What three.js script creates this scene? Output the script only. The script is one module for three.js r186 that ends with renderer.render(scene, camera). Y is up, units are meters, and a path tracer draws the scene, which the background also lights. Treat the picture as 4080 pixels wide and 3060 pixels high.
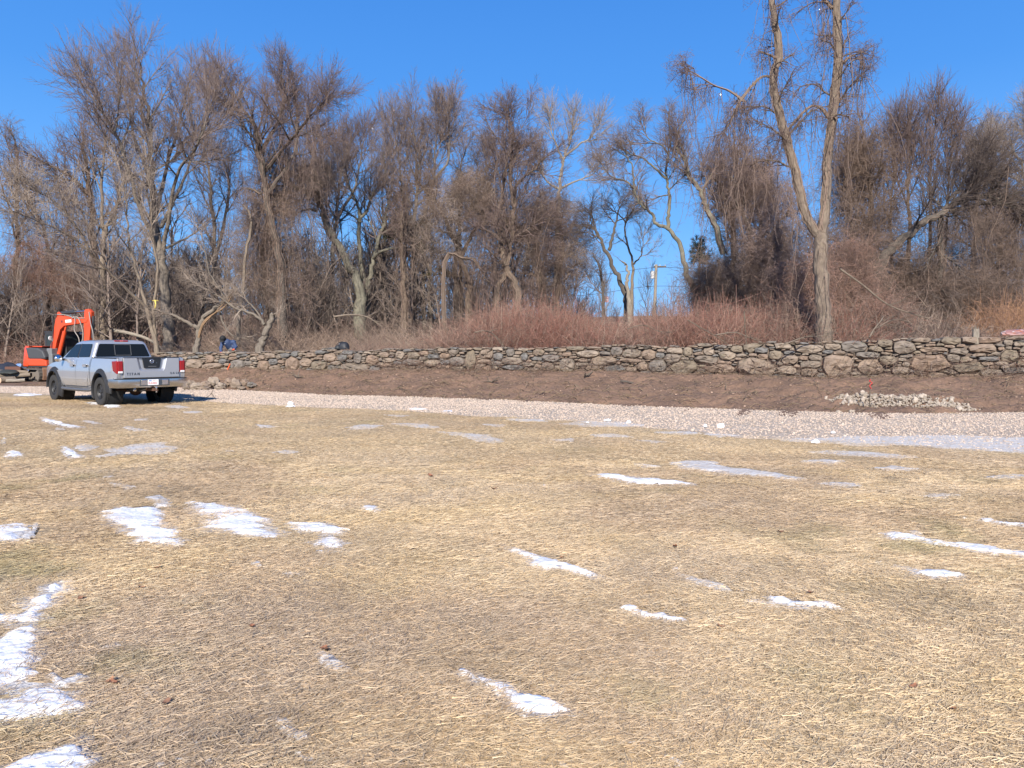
import * as THREE from 'three';
import { mergeGeometries, toCreasedNormals } from 'three/addons/utils/BufferGeometryUtils.js';
import { RoundedBoxGeometry } from 'three/addons/geometries/RoundedBoxGeometry.js';
import { MarchingCubes } from 'three/addons/objects/MarchingCubes.js';
import { TextGeometry } from 'three/addons/geometries/TextGeometry.js';
import { FontLoader } from 'three/addons/loaders/FontLoader.js';

// ---------- camera, sky, sun, exposure ----------
const scene = new THREE.Scene();
const F = 3058.2, PITCH = -2.546 * Math.PI / 180, EYE = 1.6;
const camera = new THREE.PerspectiveCamera(53.16, 4 / 3, 0.1, 3000);
camera.position.set(0, EYE, 0);
camera.rotation.x = PITCH;
const renderer = new THREE.WebGLRenderer({ antialias: true });
renderer.toneMapping = THREE.LinearToneMapping;
renderer.toneMappingExposure = 1.65;
renderer.shadowMap.enabled = true;
const SUN_AZ = 6 * Math.PI / 180, SUN_EL = 31 * Math.PI / 180;   // behind the camera, a little to its left
const sunDir = new THREE.Vector3(-Math.sin(SUN_AZ) * Math.cos(SUN_EL), Math.sin(SUN_EL), Math.cos(SUN_AZ) * Math.cos(SUN_EL));
const sun = new THREE.DirectionalLight(new THREE.Color().setRGB(1, 0.93, 0.83), 4.6);
sun.position.copy(sunDir).multiplyScalar(120).add(new THREE.Vector3(0, 0, -25));
sun.target.position.set(0, 0, -25);
sun.castShadow = true;
Object.assign(sun.shadow.camera, { left: -60, right: 60, top: 60, bottom: -60, near: 1, far: 300 });
sun.shadow.mapSize.set(4096, 4096);
scene.add(sun, sun.target);
{
  // clear winter sky: deep blue overhead, paler towards the horizon
  const W = 512, Hh = 256, d = new Float32Array(W * Hh * 4);
  const stops = [[-90, .30, .27, .24], [-2, .34, .34, .34], [0, .50, .74, 1.0], [3, .38, .65, 1.0], [9, .225, .50, .93], [18, .115, .345, .79], [30, .062, .235, .65], [50, .034, .15, .47], [90, .025, .11, .37]];
  for (let j = 0; j < Hh; j++) {
    const el = ((j + .5) / Hh - .5) * 180;
    let k = 0; while (k < stops.length - 2 && el > stops[k + 1][0]) k++;
    const a = stops[k], b = stops[k + 1], t = Math.min(1, Math.max(0, (el - a[0]) / (b[0] - a[0])));
    for (let i = 0; i < W; i++) for (let c = 0; c < 4; c++) d[(j * W + i) * 4 + c] = c === 3 ? 1 : (a[c + 1] + (b[c + 1] - a[c + 1]) * t) * [.50, .62, .71][c];
  }
  const t = new THREE.DataTexture(d, W, Hh, THREE.RGBAFormat, THREE.FloatType);
  t.mapping = THREE.EquirectangularReflectionMapping; t.magFilter = THREE.LinearFilter; t.needsUpdate = true;
  scene.background = t; scene.environment = t;
}

// ---------- helpers ----------
const V = (x, y, z) => new THREE.Vector3(x, y, z);
const rng = (s) => () => { s |= 0; s = s + 0x6D2B79F5 | 0; let t = Math.imul(s ^ s >>> 15, 1 | s); t = t + Math.imul(t ^ t >>> 7, 61 | t) ^ t; return ((t ^ t >>> 14) >>> 0) / 4294967296; };
const lerp = (a, b, t) => a + (b - a) * t, clamp = (x, a, b) => Math.min(b, Math.max(a, x)), sstep = (a, b, x) => { const t = clamp((x - a) / (b - a), 0, 1); return t * t * (3 - 2 * t); };
const hash = (x, y, s = 0) => { let h = Math.imul(x | 0, 374761393) + Math.imul(y | 0, 668265263) + Math.imul(s | 0, 1442695041); h = Math.imul(h ^ h >>> 13, 1274126177); return ((h ^ h >>> 16) >>> 0) / 4294967296; };
function noise(x, y, per = 0, s = 0) {          // value noise, periodic when per > 0
  const ix = Math.floor(x), iy = Math.floor(y), fx = x - ix, fy = y - iy, u = fx * fx * (3 - 2 * fx), v = fy * fy * (3 - 2 * fy);
  const w = per ? (k) => ((k % per) + per) % per : (k) => k;
  const a = hash(w(ix), w(iy), s), b = hash(w(ix + 1), w(iy), s), c = hash(w(ix), w(iy + 1), s), d = hash(w(ix + 1), w(iy + 1), s);
  return lerp(lerp(a, b, u), lerp(c, d, u), v);
}
function fbm(x, y, oct = 4, per = 0, s = 0) { let f = 0, a = .5, t = 0; for (let o = 0; o < oct; o++) { f += a * noise(x, y, per, s + o * 7); t += a; x *= 2; y *= 2; per *= 2; a *= .5; } return f / t; }
const cosP = Math.cos(PITCH), sinP = Math.sin(PITCH);
function ray(px, py) { const x = (px - 2040) / F, y = -(py - 1530) / F; return V(x, y * cosP + sinP, y * sinP - cosP); }
function at(px, py, D) { const r = ray(px, py); return V(r.x * D / -r.z, EYE + r.y * D / -r.z, -D); }      // photo pixel and distance into the scene -> a point
function onGround(px, py, h = 0) { const r = ray(px, py), t = (h - EYE) / r.y; return V(r.x * t, h, r.z * t); }
const names = {};
function numbered(n) { const k = names[n] = (names[n] ?? -1) + 1; return k ? n + '_' + String(k).padStart(3, '0') : n; }
function shade(o) { o.castShadow = true; o.receiveShadow = true; return o; }
function tag(o, label, category, group, kind) { if (label) o.userData.label = label; if (category) o.userData.category = category; if (group) o.userData.group = group; if (kind) o.userData.kind = kind; return o; }
function thing(name, label, category, group, pos) { const o = new THREE.Group(); o.name = numbered(name); tag(o, label, category, group); if (pos) o.position.copy(pos); scene.add(o); return o; }
function part(name, geo, mat, parent = scene) { const g = Array.isArray(geo) ? merge(geo) : geo; const m = shade(new THREE.Mesh(g, mat)); m.name = parent === scene ? numbered(name) : name; parent.add(m); return m; }
function merge(list) { const l = list.map((g) => { g = g.index ? g.toNonIndexed() : g; for (const k of Object.keys(g.attributes)) if (!['position', 'normal', 'uv'].includes(k)) g.deleteAttribute(k); if (!g.attributes.uv) g.setAttribute('uv', new THREE.BufferAttribute(new Float32Array(g.attributes.position.count * 2), 2)); return g; }); return mergeGeometries(l); }
const rgb = (r, g, b) => new THREE.Color().setRGB(r, g, b);
function mat(r, g, b, rough = .85, extra = {}) { return new THREE.MeshPhysicalMaterial({ color: rgb(r, g, b), roughness: rough, ...extra }); }
function texture(n, fn, color = true, rx = 1, ry = rx) {      // fn(u, v) in 0..1 -> linear [r, g, b] or a height
  const d = new Uint8Array(n * n * 4);
  const enc = (c) => Math.round(255 * (c <= .0031308 ? c * 12.92 : 1.055 * Math.pow(Math.min(1, c), 1 / 2.4) - .055));
  for (let j = 0; j < n; j++) for (let i = 0; i < n; i++) { const c = fn(i / n, j / n), k = (j * n + i) * 4; for (let q = 0; q < 3; q++) d[k + q] = color ? enc(Math.max(0, c[q])) : clamp(Math.round(c * 255), 0, 255); d[k + 3] = 255; }
  const t = new THREE.DataTexture(d, n, n, THREE.RGBAFormat);
  if (color) t.colorSpace = THREE.SRGBColorSpace;
  t.wrapS = t.wrapT = THREE.RepeatWrapping; t.magFilter = THREE.LinearFilter; t.minFilter = THREE.LinearMipmapLinearFilter; t.generateMipmaps = true; t.repeat.set(rx, ry); t.needsUpdate = true;
  return t;
}
// collects tapered tubes into one geometry
class Tubes {
  constructor() { this.p = []; this.n = []; this.uv = []; this.i = []; }
  add(pts, rad, sides, cap = false) {
    const P = this.p, N = this.n, U = this.uv, I = this.i, base = P.length / 3, n = pts.length;
    let tx, ty, tz, ax = 0, ay = 0, az = 0, len = 0;
    for (let k = 0; k < n; k++) {
      const a = pts[Math.max(0, k - 1)], b = pts[Math.min(n - 1, k + 1)], q = pts[k];
      tx = b.x - a.x; ty = b.y - a.y; tz = b.z - a.z; let l = Math.hypot(tx, ty, tz) || 1; tx /= l; ty /= l; tz /= l;
      if (k === 0) { if (Math.abs(ty) < .9) { ax = -tz; ay = 0; az = tx; } else { ax = 0; ay = tz; az = -ty; if (!ay && !az) az = 1; } }
      const dd = ax * tx + ay * ty + az * tz; ax -= dd * tx; ay -= dd * ty; az -= dd * tz; l = Math.hypot(ax, ay, az) || 1; ax /= l; ay /= l; az /= l;
      const bx = ty * az - tz * ay, by = tz * ax - tx * az, bz = tx * ay - ty * ax, r = typeof rad === 'function' ? rad(k / (n - 1)) : rad[k];
      if (k) len += q.distanceTo(pts[k - 1]);
      for (let s = 0; s <= sides; s++) {
        const t = s / sides * 6.28318, c = Math.cos(t), e = Math.sin(t), nx = ax * c + bx * e, ny = ay * c + by * e, nz = az * c + bz * e;
        P.push(q.x + nx * r, q.y + ny * r, q.z + nz * r); N.push(nx, ny, nz); U.push(s / sides, len);
      }
    }
    const w = sides + 1;
    for (let k = 0; k < n - 1; k++) for (let s = 0; s < sides; s++) { const a = base + k * w + s; I.push(a, a + 1, a + w, a + 1, a + w + 1, a + w); }
    if (cap) for (const [k, flip] of [[0, 1], [n - 1, 0]]) { const a = base + k * w; for (let s = 1; s < sides - 1; s++) flip ? I.push(a, a + s + 1, a + s) : I.push(a, a + s, a + s + 1); }
  }
  get tris() { return this.i.length / 3; }
  build() { const g = new THREE.BufferGeometry(); g.setAttribute('position', new THREE.BufferAttribute(new Float32Array(this.p), 3)); g.setAttribute('normal', new THREE.BufferAttribute(new Float32Array(this.n), 3)); g.setAttribute('uv', new THREE.BufferAttribute(new Float32Array(this.uv), 2)); g.setIndex(new THREE.BufferAttribute(new Uint32Array(this.i), 1)); return g; }
}
function curve(pts, n) { return new THREE.CatmullRomCurve3(pts, false, 'centripetal').getPoints(n); }
function tube(pts, r, sides = 8, n = 0) { const t = new Tubes(); const q = n ? curve(pts, n) : pts; t.add(q, typeof r === 'number' ? () => r : r, sides, true); return t.build(); }
function rod(a, b, r, sides = 8, r2 = r) { return tube([a, b], (t) => lerp(r, r2, t), sides); }
function box(x0, x1, y0, y1, z0, z1, r = 0) { const g = r ? new RoundedBoxGeometry(x1 - x0, y1 - y0, z1 - z0, 2, Math.min(r, (x1 - x0) * .49, (y1 - y0) * .49, (z1 - z0) * .49)) : new THREE.BoxGeometry(x1 - x0, y1 - y0, z1 - z0); return g.translate((x0 + x1) / 2, (y0 + y1) / 2, (z0 + z1) / 2); }
function shapeOf(pts, holes = []) { const s = new THREE.Shape(pts.map((p) => new THREE.Vector2(p[0], p[1]))); for (const h of holes) s.holes.push(new THREE.Path(h.map((p) => new THREE.Vector2(p[0], p[1])))); return s; }
function extrude(pts, z0, z1, bevel = 0, holes = [], seg = 2) { const g = new THREE.ExtrudeGeometry(shapeOf(pts, holes), { depth: z1 - z0 - 2 * bevel, bevelEnabled: bevel > 0, bevelSize: bevel, bevelThickness: bevel, bevelOffset: -bevel, bevelSegments: seg, steps: 1 }); return g.translate(0, 0, z0 + bevel); }
function instanced(name, geo, material, mats, cols, parent = scene) { const m = new THREE.InstancedMesh(geo, material, mats.length); mats.forEach((q, i) => m.setMatrixAt(i, q)); if (cols) cols.forEach((c, i) => m.setColorAt(i, c)); m.instanceMatrix.needsUpdate = true; m.name = parent === scene ? numbered(name) : name; shade(m); m.userData.kind = 'stuff'; parent.add(m); return m; }
const QY = V(0, 1, 0), tmpQ = new THREE.Quaternion(), tmpQ2 = new THREE.Quaternion();
function place(pos, dir, spin, sx, sy = sx, sz = sx) { tmpQ.setFromUnitVectors(QY, dir); tmpQ2.setFromAxisAngle(QY, spin); return new THREE.Matrix4().compose(pos, tmpQ.clone().multiply(tmpQ2), V(sx, sy, sz)); }

// ---------- the lie of the land ----------
// wall line in plan: s runs along it from left to right, n towards the camera
const W0 = V(-14.19, 0, -35), WD = V(0.9396, 0, 0.3423), WN = V(-0.3423, 0, 0.9396);
const sn = (x, z) => [(x - W0.x) * WD.x + (z - W0.z) * WD.z, (x - W0.x) * WN.x + (z - W0.z) * WN.z];
const xz = (s, n) => [W0.x + WD.x * s + WN.x * n, W0.z + WD.z * s + WN.z * n];
function lut(a) { return (x) => { if (x <= a[0][0]) return a[0][1]; for (let i = 1; i < a.length; i++) if (x <= a[i][0]) return lerp(a[i - 1][1], a[i][1], (x - a[i - 1][0]) / (a[i][0] - a[i - 1][0])); return a[a.length - 1][1]; }; }
const farEdgePx = [[-900, 1530], [0, 1537], [300, 1541], [560, 1543], [800, 1547], [1000, 1557], [1300, 1573], [1600, 1580], [1900, 1588], [2400, 1612], [2980, 1633], [3365, 1645], [3700, 1648], [4080, 1642], [4700, 1630]];
const nearEdgePx = [[5000, 1880], [4500, 1850], [4080, 1808], [3700, 1785], [3365, 1763], [2980, 1748], [2700, 1712], [2400, 1688], [2100, 1672], [1900, 1660], [1500, 1634], [1300, 1628], [1000, 1611], [800, 1600], [500, 1592], [100, 1568], [-400, 1560], [-900, 1555]];
const farEdge = farEdgePx.map((p) => onGround(...p)), nearEdge = nearEdgePx.map((p) => onGround(...p));
const edgeN = lut(farEdge.map((p) => sn(p.x, p.z)).filter(([s]) => s > -4).sort((a, b) => a[0] - b[0]));
const baseY = lut([[-8, .74], [0, .76], [5, .72], [12, .78], [20, .78], [27, .66], [33, .84], [40, .84]]);
const topY = lut([[-8, 1.46], [0, 1.50], [5, 1.56], [11, 1.65], [17, 1.73], [25, 1.87], [29, 1.96], [33, 2.07], [40, 2.12]]);
function H(x, z) {
  const [s, n] = sn(x, z);
  const left = sstep(-10, -2.5, s), e = edgeN(s), b = baseY(s);
  let h;
  if (n < -.2) h = b + .03 * fbm(x * .6, z * .6, 3) + sstep(-.3, -8, n) * .25;
  else { const t = clamp(n / e, 0, 1.6); h = b * (1 - sstep(.02, 1.06, t)); const w = sstep(0, .2, t) * (1 - sstep(.9, 1.15, t)); h += w * ((fbm(x * 1.1, z * 1.1, 4, 0, 3) - .5) * .42 + (fbm(x * 4, z * 4, 4, 0, 9) - .5) * .24); }
  return h * left - (n > e ? .008 : 0) * left - (1 - left) * .008;
}
// ---------- ground: dirt, lawn, gravel ----------
const dirtTex = texture(1024, (u, v) => {
  const wet = sstep(.52, .66, fbm(u * 3, v * 3, 4, 3, 17)) * .3, a = fbm(u * 6, v * 6, 6, 6, 1) - wet, b = fbm(u * 60, v * 60, 3, 60, 2), c = noise(u * 160, v * 160, 160, 5);
  const k = .62 + .5 * a + .35 * (b - .5), straw = sstep(.74, .9, fbm(u * 40 + 3, v * 160, 2, 0, 8)) * .3;
  return [(.205 * k + .15 * straw + (c > .94 ? .06 : 0)), (.126 * k + .11 * straw + (c > .94 ? .045 : 0)), (.083 * k + .06 * straw + (c > .94 ? .035 : 0))];
}, true);
const dirtBump = texture(1024, (u, v) => fbm(u * 30, v * 30, 5, 30, 4), false);
const dirtMat = new THREE.MeshStandardMaterial({ map: dirtTex, bumpMap: dirtBump, bumpScale: .05, roughness: .95 });
{
  const S = [], N = [];
  for (let s = -320; s < -60; s += 20) S.push(s); for (let s = -60; s < -12; s += 2) S.push(s); for (let s = -12; s < 40; s += .16) S.push(s); for (let s = 40; s < 70; s += 2) S.push(s); for (let s = 70; s <= 330; s += 20) S.push(s);
  for (let n = -420; n < -60; n += 20) N.push(n); for (let n = -60; n < -4; n += 2) N.push(n); for (let n = -4; n < -.4; n += .6) N.push(n); for (let n = -.4; n < 6.6; n += .13) N.push(n); for (let n = 6.6; n < 40; n += 3) N.push(n); for (let n = 40; n <= 160; n += 30) N.push(n);
  const p = [], uv = [], ix = [];
  for (const s of S) for (const n of N) { const [x, z] = xz(s, n); p.push(x, H(x, z), z); uv.push(s / 3, n / 3); }
  for (let i = 0; i < S.length - 1; i++) for (let j = 0; j < N.length - 1; j++) { const a = i * N.length + j, b = a + N.length; ix.push(a, a + 1, b, b, a + 1, b + 1); }
  const g = new THREE.BufferGeometry(); g.setAttribute('position', new THREE.Float32BufferAttribute(p, 3)); g.setAttribute('uv', new THREE.Float32BufferAttribute(uv, 2)); g.setIndex(ix); g.computeVertexNormals();
  tag(part('ground', g, dirtMat), 'bare brown earth and the dug bank under the stone wall', null, null, 'structure');
}
const flatSheet = (pts, y, scale) => { const g = new THREE.ShapeGeometry(shapeOf(pts.map((p) => [p.x, -p.z]))); g.rotateX(-Math.PI / 2); g.translate(0, y, 0); const a = g.attributes.position, uv = new Float32Array(a.count * 2); for (let i = 0; i < a.count; i++) { uv[i * 2] = a.getX(i) / scale; uv[i * 2 + 1] = a.getZ(i) / scale; } g.setAttribute('uv', new THREE.BufferAttribute(uv, 2)); g.computeVertexNormals(); return g; };
const rough = (pts, amp, step, sd) => { const o = []; for (let i = 0; i < pts.length - 1; i++) { const a = pts[i], b = pts[i + 1], n = Math.max(1, Math.round(a.distanceTo(b) / step)); for (let k = 0; k < n; k++) { const q = a.clone().lerp(b, k / n); q.z += (fbm(q.x * 1.1, sd, 3, 0, sd) - .5) * amp; o.push(q); } } o.push(pts[pts.length - 1].clone()); return o; };
const nearR = rough(nearEdge, .9, .3, 5), farR = rough(farEdge, .35, .3, 9);
const gravelTex = texture(1024, (u, v) => {
  // packed small stones: the nearest of jittered points gives each its own tone
  const n = 64, x = u * n, y = v * n, ix = Math.floor(x), iy = Math.floor(y); let d1 = 9, d2 = 9, id = 0;
  for (let j = -1; j <= 1; j++) for (let i = -1; i <= 1; i++) { const cx = (ix + i + n) % n, cy = (iy + j + n) % n, dx = ix + i + .5 + (hash(cx, cy, 1) - .5) * .9 - x, dy = iy + j + .5 + (hash(cx, cy, 2) - .5) * .9 - y, d = Math.hypot(dx, dy); if (d < d1) { d2 = d1; d1 = d; id = hash(cx, cy, 3); } else if (d < d2) d2 = d; }
  const joint = sstep(.02, .14, d2 - d1), t = .55 + .6 * id, w = .8 + .4 * fbm(u * 5, v * 5, 3, 5, 6), k = t * w * (.85 + .3 * noise(u * 300, v * 300, 300, 4));
  return [lerp(.32, .53 * k, joint), lerp(.255, .435 * k, joint), lerp(.19, .34 * k, joint)];
});
const gravelPoly = [...farR, ...nearR];
const gravelMat = new THREE.MeshStandardMaterial({ map: gravelTex, roughness: .92 });
tag(part('gravel_road', flatSheet(gravelPoly, .004, 2.2), gravelMat), 'pale crushed stone drive crossing below the earth bank', null, null, 'structure');
const lawnTex = texture(1024, (u, v) => {
  const a = fbm(u * 5, v * 5, 5, 5, 11), b = fbm(u * 30, v * 120, 3, 0, 12), c = fbm(u * 90, v * 90, 2, 90, 13), k = .55 + .55 * a + .5 * (b - .5) + .3 * (c - .5);
  return [.5 * k, .37 * k, .215 * k];
});
const lawnPoly = [...nearR, V(-40, 0, -10), V(-40, 0, 12), V(45, 0, 12)];
const lawnMat = new THREE.MeshStandardMaterial({ map: lawnTex, bumpMap: texture(512, (u, v) => fbm(u * 40, v * 120, 3, 0, 3), false), bumpScale: .03, roughness: .95 });
tag(part('lawn', flatSheet(lawnPoly, 0, 2.7), lawnMat), 'flat mown lawn of dry winter grass', null, null, 'structure');
function inPoly(p, x, z) { let c = false; for (let i = 0, j = p.length - 1; i < p.length; j = i++) { const a = p[i], b = p[j]; if ((a.z > z) !== (b.z > z) && x < (b.x - a.x) * (z - a.z) / (b.z - a.z) + a.x) c = !c; } return c; }
const inView = (x, z, m = .06) => { const D = -z; return D > 2.2 && Math.abs(x) < D * (.667 + m) + .5; };

// ---------- snow and ice patches ----------
const zc = { a: [0, 1600, 1.58], b: [0, 2250, 1.58], c: [1800, 2100, 1.7283], d: [2900, 1850, 1.8746], e: [1400, 1550, 1.4747], f: [2980, 1250, 2.011], g: [0, 0, 1] };
const patchList = [];   // [outline in the photo, snow (1) or grey ice (0), label]
const P = (z, icy, label, str) => patchList.push([str.split(' ').map((q) => { const [x, y] = q.split(',').map(Number); return [zc[z][0] + x / zc[z][2], zc[z][1] + y / zc[z][2]]; }), icy, label]);
P('a', 1, 'ragged white snow patch left of centre, nearest below the truck', '665,700 720,685 780,665 830,690 900,670 960,665 1010,720 1020,745 985,790 1060,800 1080,840 1115,915 1060,905 1030,885 880,885 930,850 800,835 830,805 690,775 720,745 670,740');
P('a', 1, 'largest white snow patch in mid lawn, between two other ragged patches', '1205,640 1290,645 1385,640 1440,675 1520,700 1570,705 1640,740 1670,770 1660,825 1780,840 1700,860 1620,855 1500,825 1410,815 1330,815 1300,790 1350,775 1330,735 1290,705 1215,680');
P('a', 1, 'white snow patch with a separate lower lobe, rightmost of the three mid lawn patches', '1825,770 1950,770 2040,765 2080,790 2200,830 2110,840 2085,855 2145,890 2140,945 2000,950 2040,930 1965,900 2010,860 2040,835 1920,830 1860,790');
P('a', 1, 'white snow patch cut by the left edge, above the foreground snow', '-60,800 0,795 60,770 130,768 165,805 120,835 110,870 50,882 -60,860');
P('a', 0, 'curved grey ice sliver right beside the snow patch at the left edge', '215,755 245,775 235,820 190,880 140,885 150,850 200,820 210,790');
P('a', 1, 'thin slanting white streak in the lawn below the truck front wheel', '255,97 300,110 400,140 500,158 520,166 430,166 340,148 280,122');
P('a', 0, '', '350,163 415,173 420,182 360,182');
P('a', 0, '', '520,122 560,120 640,138 590,143');
P('a', 1, 'small white snow smear left of the long grey ice sheet', '390,280 420,286 480,330 530,350 440,358 400,322');
P('a', 0, 'grey ice touching the small white smear on the left lawn', '480,290 520,265 620,283 560,312 500,308');
P('a', 0, 'long grey ice sheet in the left lawn below the truck', '690,300 800,283 870,266 1000,260 1055,298 1040,322 900,332 740,327');
P('a', 1, 'little white snow heap at the far left of the lawn', '25,342 65,310 100,314 135,345 70,364');
P('a', 1, '', '2,258 18,232 45,222 35,264 12,274');
P('a', 0, '', '770,163 810,155 845,168 925,181 850,191');
P('a', 0, '', '850,111 918,107 918,118 858,120');
P('a', 0, 'grey ice streak on the lawn right below the truck bumper', '1050,26 1110,24 1180,37 1130,44 1070,40');
P('a', 0, '', '1150,64 1250,61 1248,73 1155,74');
P('a', 0, '', '605,345 700,328 725,338 640,353');
P('a', 1, 'white snow scrap left of the truck rear wheel', '545,5 615,9 625,24 575,19');
P('a', 1, 'white snow scrap right under the truck rear wheel', '660,24 735,22 755,36 700,41');
P('a', 1, 'white snow scrap beside the truck front wheel', '120,-46 205,-50 240,-42 180,-34 110,-36');
P('a', 0, '', '650,480 720,472 700,492'); P('a', 0, '', '690,513 740,522 845,540 790,555 720,542'); P('a', 0, '', '980,540 1025,537 1015,554');
P('a', 0, 'faint grey ice just above the ragged white patches', '915,610 1000,598 1075,640 1060,657 980,667 970,632');
P('a', 0, '', '1410,310 1480,312 1440,324'); P('a', 0, '', '1725,318 1800,308 1880,318 1800,330'); P('a', 0, '', '1610,143 1690,152 1750,162 1650,166');
P('a', 0, '', '1585,1020 1640,1012 1655,1050 1600,1054'); P('a', 0, '', '1780,1090 1830,1083 1905,1098 1790,1108');
P('b', 1, 'big white snow tongue running down the left edge of the foreground', '400,105 415,135 360,185 365,235 280,270 270,330 250,430 215,480 235,560 190,600 120,610 130,690 190,705 60,770 0,800 -150,820 -150,500 0,480 60,440 115,395 0,372 -150,380 -150,315 0,315 140,310 200,265 150,220 230,195 310,125');
P('b', 1, 'broad white snow sheet in the lower left, below the long tongue', '-150,870 0,858 100,842 105,778 150,762 260,765 400,800 480,810 500,850 555,885 480,955 380,960 300,1005 280,945 180,975 90,965 60,980 0,1010 -150,1030');
P('b', 0, 'broken grey ice joining the lower left snow sheet', '300,702 340,692 400,740 460,720 490,695 560,715 540,765 390,775');
P('b', 1, 'white snow patch in the bottom left corner', '0,1290 60,1275 200,1210 330,1160 430,1145 490,1085 520,1075 545,1090 540,1190 590,1240 530,1310 400,1400 0,1400');
P('b', 0, 'small curved grey ice sliver right of the snow tongue', '630,520 680,525 740,503 770,525 818,530 800,547 740,527 640,547');
P('b', 0, '', '800,570 840,575 830,602'); P('b', 0, '', '900,785 950,783 940,820 968,835 910,842');
P('b', 0, 'two lobed grey ice scrap at the bottom, left of centre', '1730,978 1790,978 1832,1010 1810,1035 1880,1065 1942,1073 1935,1110 1870,1124 1820,1102 1750,1045 1790,1030 1730,997');
P('b', 0, '', '1200,1098 1240,1118 1305,1180 1240,1167'); P('b', 0, 'small grey ice scrap at the bottom edge below the two lobed one', '1860,1190 1900,1198 1910,1230 1980,1225 1982,1262 1910,1262 1870,1220');
P('b', 0, 'grey ice patch with dead leaves, left of the big foreground snow wedge', '1970,543 2030,553 2090,588 2130,608 2205,665 2100,682 2030,622');
P('b', 0, '', '960,1275 1030,1258 1050,1275 1000,1300'); P('b', 0, '', '1080,1245 1180,1228 1195,1245 1100,1257'); P('b', 0, '', '1280,1250 1340,1238 1335,1277 1290,1272');
P('c', 1, 'slanting white snow streak with a bulge, at the middle of the lawn', '345,122 410,140 560,190 700,226 830,264 930,296 1000,325 1075,362 1120,382 1020,365 920,331 800,306 740,270 700,294 620,298 525,257 555,236 420,170');
P('c', 1, 'thin snow streak below and right of the slanting middle streak', '1140,572 1190,542 1270,557 1300,583 1380,602 1465,600 1500,627 1660,652 1500,655 1440,642 1340,632 1260,606');
P('c', 1, '', '1505,292 1550,284 1565,305 1518,309');
P('c', 0, 'grey ice streak between the two right hand snow streaks of mid lawn', '1565,326 1680,360 1780,381 1870,402 1910,442 1830,444 1740,411 1640,380');
P('c', 0, '', '1965,450 2020,442 2005,465'); P('c', 0, '', '2005,515 2070,508 2090,535 2030,534');
P('c', 1, 'big wedge of white snow in the lower middle of the foreground', '20,995 80,982 160,1018 200,1046 350,1066 420,1112 500,1146 640,1186 740,1222 810,1257 955,1297 870,1294 760,1284 650,1305 560,1295 480,1279 380,1249 368,1203 288,1163 228,1113 150,1054 60,1024');
P('c', 0, '', '418,1303 500,1298 525,1332 450,1322'); P('c', 0, '', '575,1350 640,1353 655,1372 610,1372');
P('c', 0, '', '1405,1583 1480,1588 1605,1635 1580,1680 1500,1624'); P('c', 0, '', '715,1630 800,1650 820,1690 760,1680'); P('c', 0, '', '1085,1478 1200,1487 1285,1500 1230,1520');
P('d', 1, 'longest white snow streak, running out of the right edge', '1150,540 1220,516 1380,531 1480,561 1600,576 1760,591 1900,606 2010,636 2120,651 2212,656 2300,664 2300,706 2212,694 2080,680 1990,690 1900,660 1790,640 1700,610 1560,605 1480,585 1380,560 1240,560');
P('d', 1, 'white snow streak just below the longest right hand streak', '1230,762 1340,766 1440,786 1560,796 1700,811 1856,862 1760,855 1650,865 1530,850 1450,840 1396,817 1420,803');
P('d', 1, 'white snow streak with grey borders, lowest on the right lawn', '275,986 340,1000 420,995 480,1025 580,1040 700,1025 760,1040 868,1082 780,1089 650,1060 480,1056 340,1030');
P('d', 0, 'grey ice at the left end of the lowest right hand streak', '115,1030 230,1018 365,1060 240,1060');
P('d', 0, '', '355,1075 480,1085 600,1068 645,1085 590,1104 450,1096');
P('d', 1, 'thin white snow line at the right edge above the longest streak', '1860,420 1940,411 2030,430 2110,445 2212,450 2300,455 2300,470 2212,468 2080,460 1960,437');
P('d', 1, '', '1730,401 1795,406 1760,415'); P('d', 0, '', '965,510 1035,506 1000,522'); P('d', 0, '', '1345,510 1400,502 1480,526 1390,529');
P('g', 0, 'long grey ice streak on the right lawn below the drive', '2690,1846 2800,1842 2900,1863 3076,1884 3195,1906 3150,1914 3076,1901 2980,1898 2790,1876');
P('d', 0, 'grey ice patch right of the long grey streak', '685,150 780,138 1028,154 960,170 780,168'); P('d', 0, '', '1105,30 1230,22 1410,40 1300,53 1170,45'); P('d', 0, '', '1945,100 2110,78 2212,83 2280,95 2212,108 2100,118'); P('d', 0, '', '1445,240 1600,228 1735,234 1560,258'); P('d', 0, '', '1085,745 1155,736 1125,757'); P('d', 0, '', '70,960 135,956 105,970');
P('e', 1, 'thin pale snow streak in the middle of the upper lawn', '1410,503 1520,501 1600,516 1750,526 1900,541 1992,560 1950,572 1800,555 1620,553 1530,530');
P('e', 0, 'grey ice streak right of centre, nearest the drive', '535,253 640,257 700,262 790,272 888,300 830,318 740,304 640,274');
P('e', 0, 'thin grey ice streak above the one nearest the drive', '255,204 350,202 530,224 460,231 300,215'); P('e', 0, 'grey ice streak left of the thin one near the drive', '-10,222 80,208 168,214 100,232 5,238');
P('e', 1, 'small bright snow scrap right of the three ragged patches', '55,702 100,687 185,712 140,729 80,718');
P('e', 0, '', '195,152 335,157 280,165'); P('e', 0, '', '1175,295 1305,293 1285,311 1210,306'); P('e', 0, '', '1400,268 1530,263 1640,280 1460,281'); P('e', 0, '', '1675,300 1860,309 1780,318'); P('e', 0, '', '770,208 910,208 870,224'); P('e', 0, '', '1655,444 1740,448 1808,458 1700,461'); P('e', 1, '', '1105,569 1160,573 1125,581');
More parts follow.
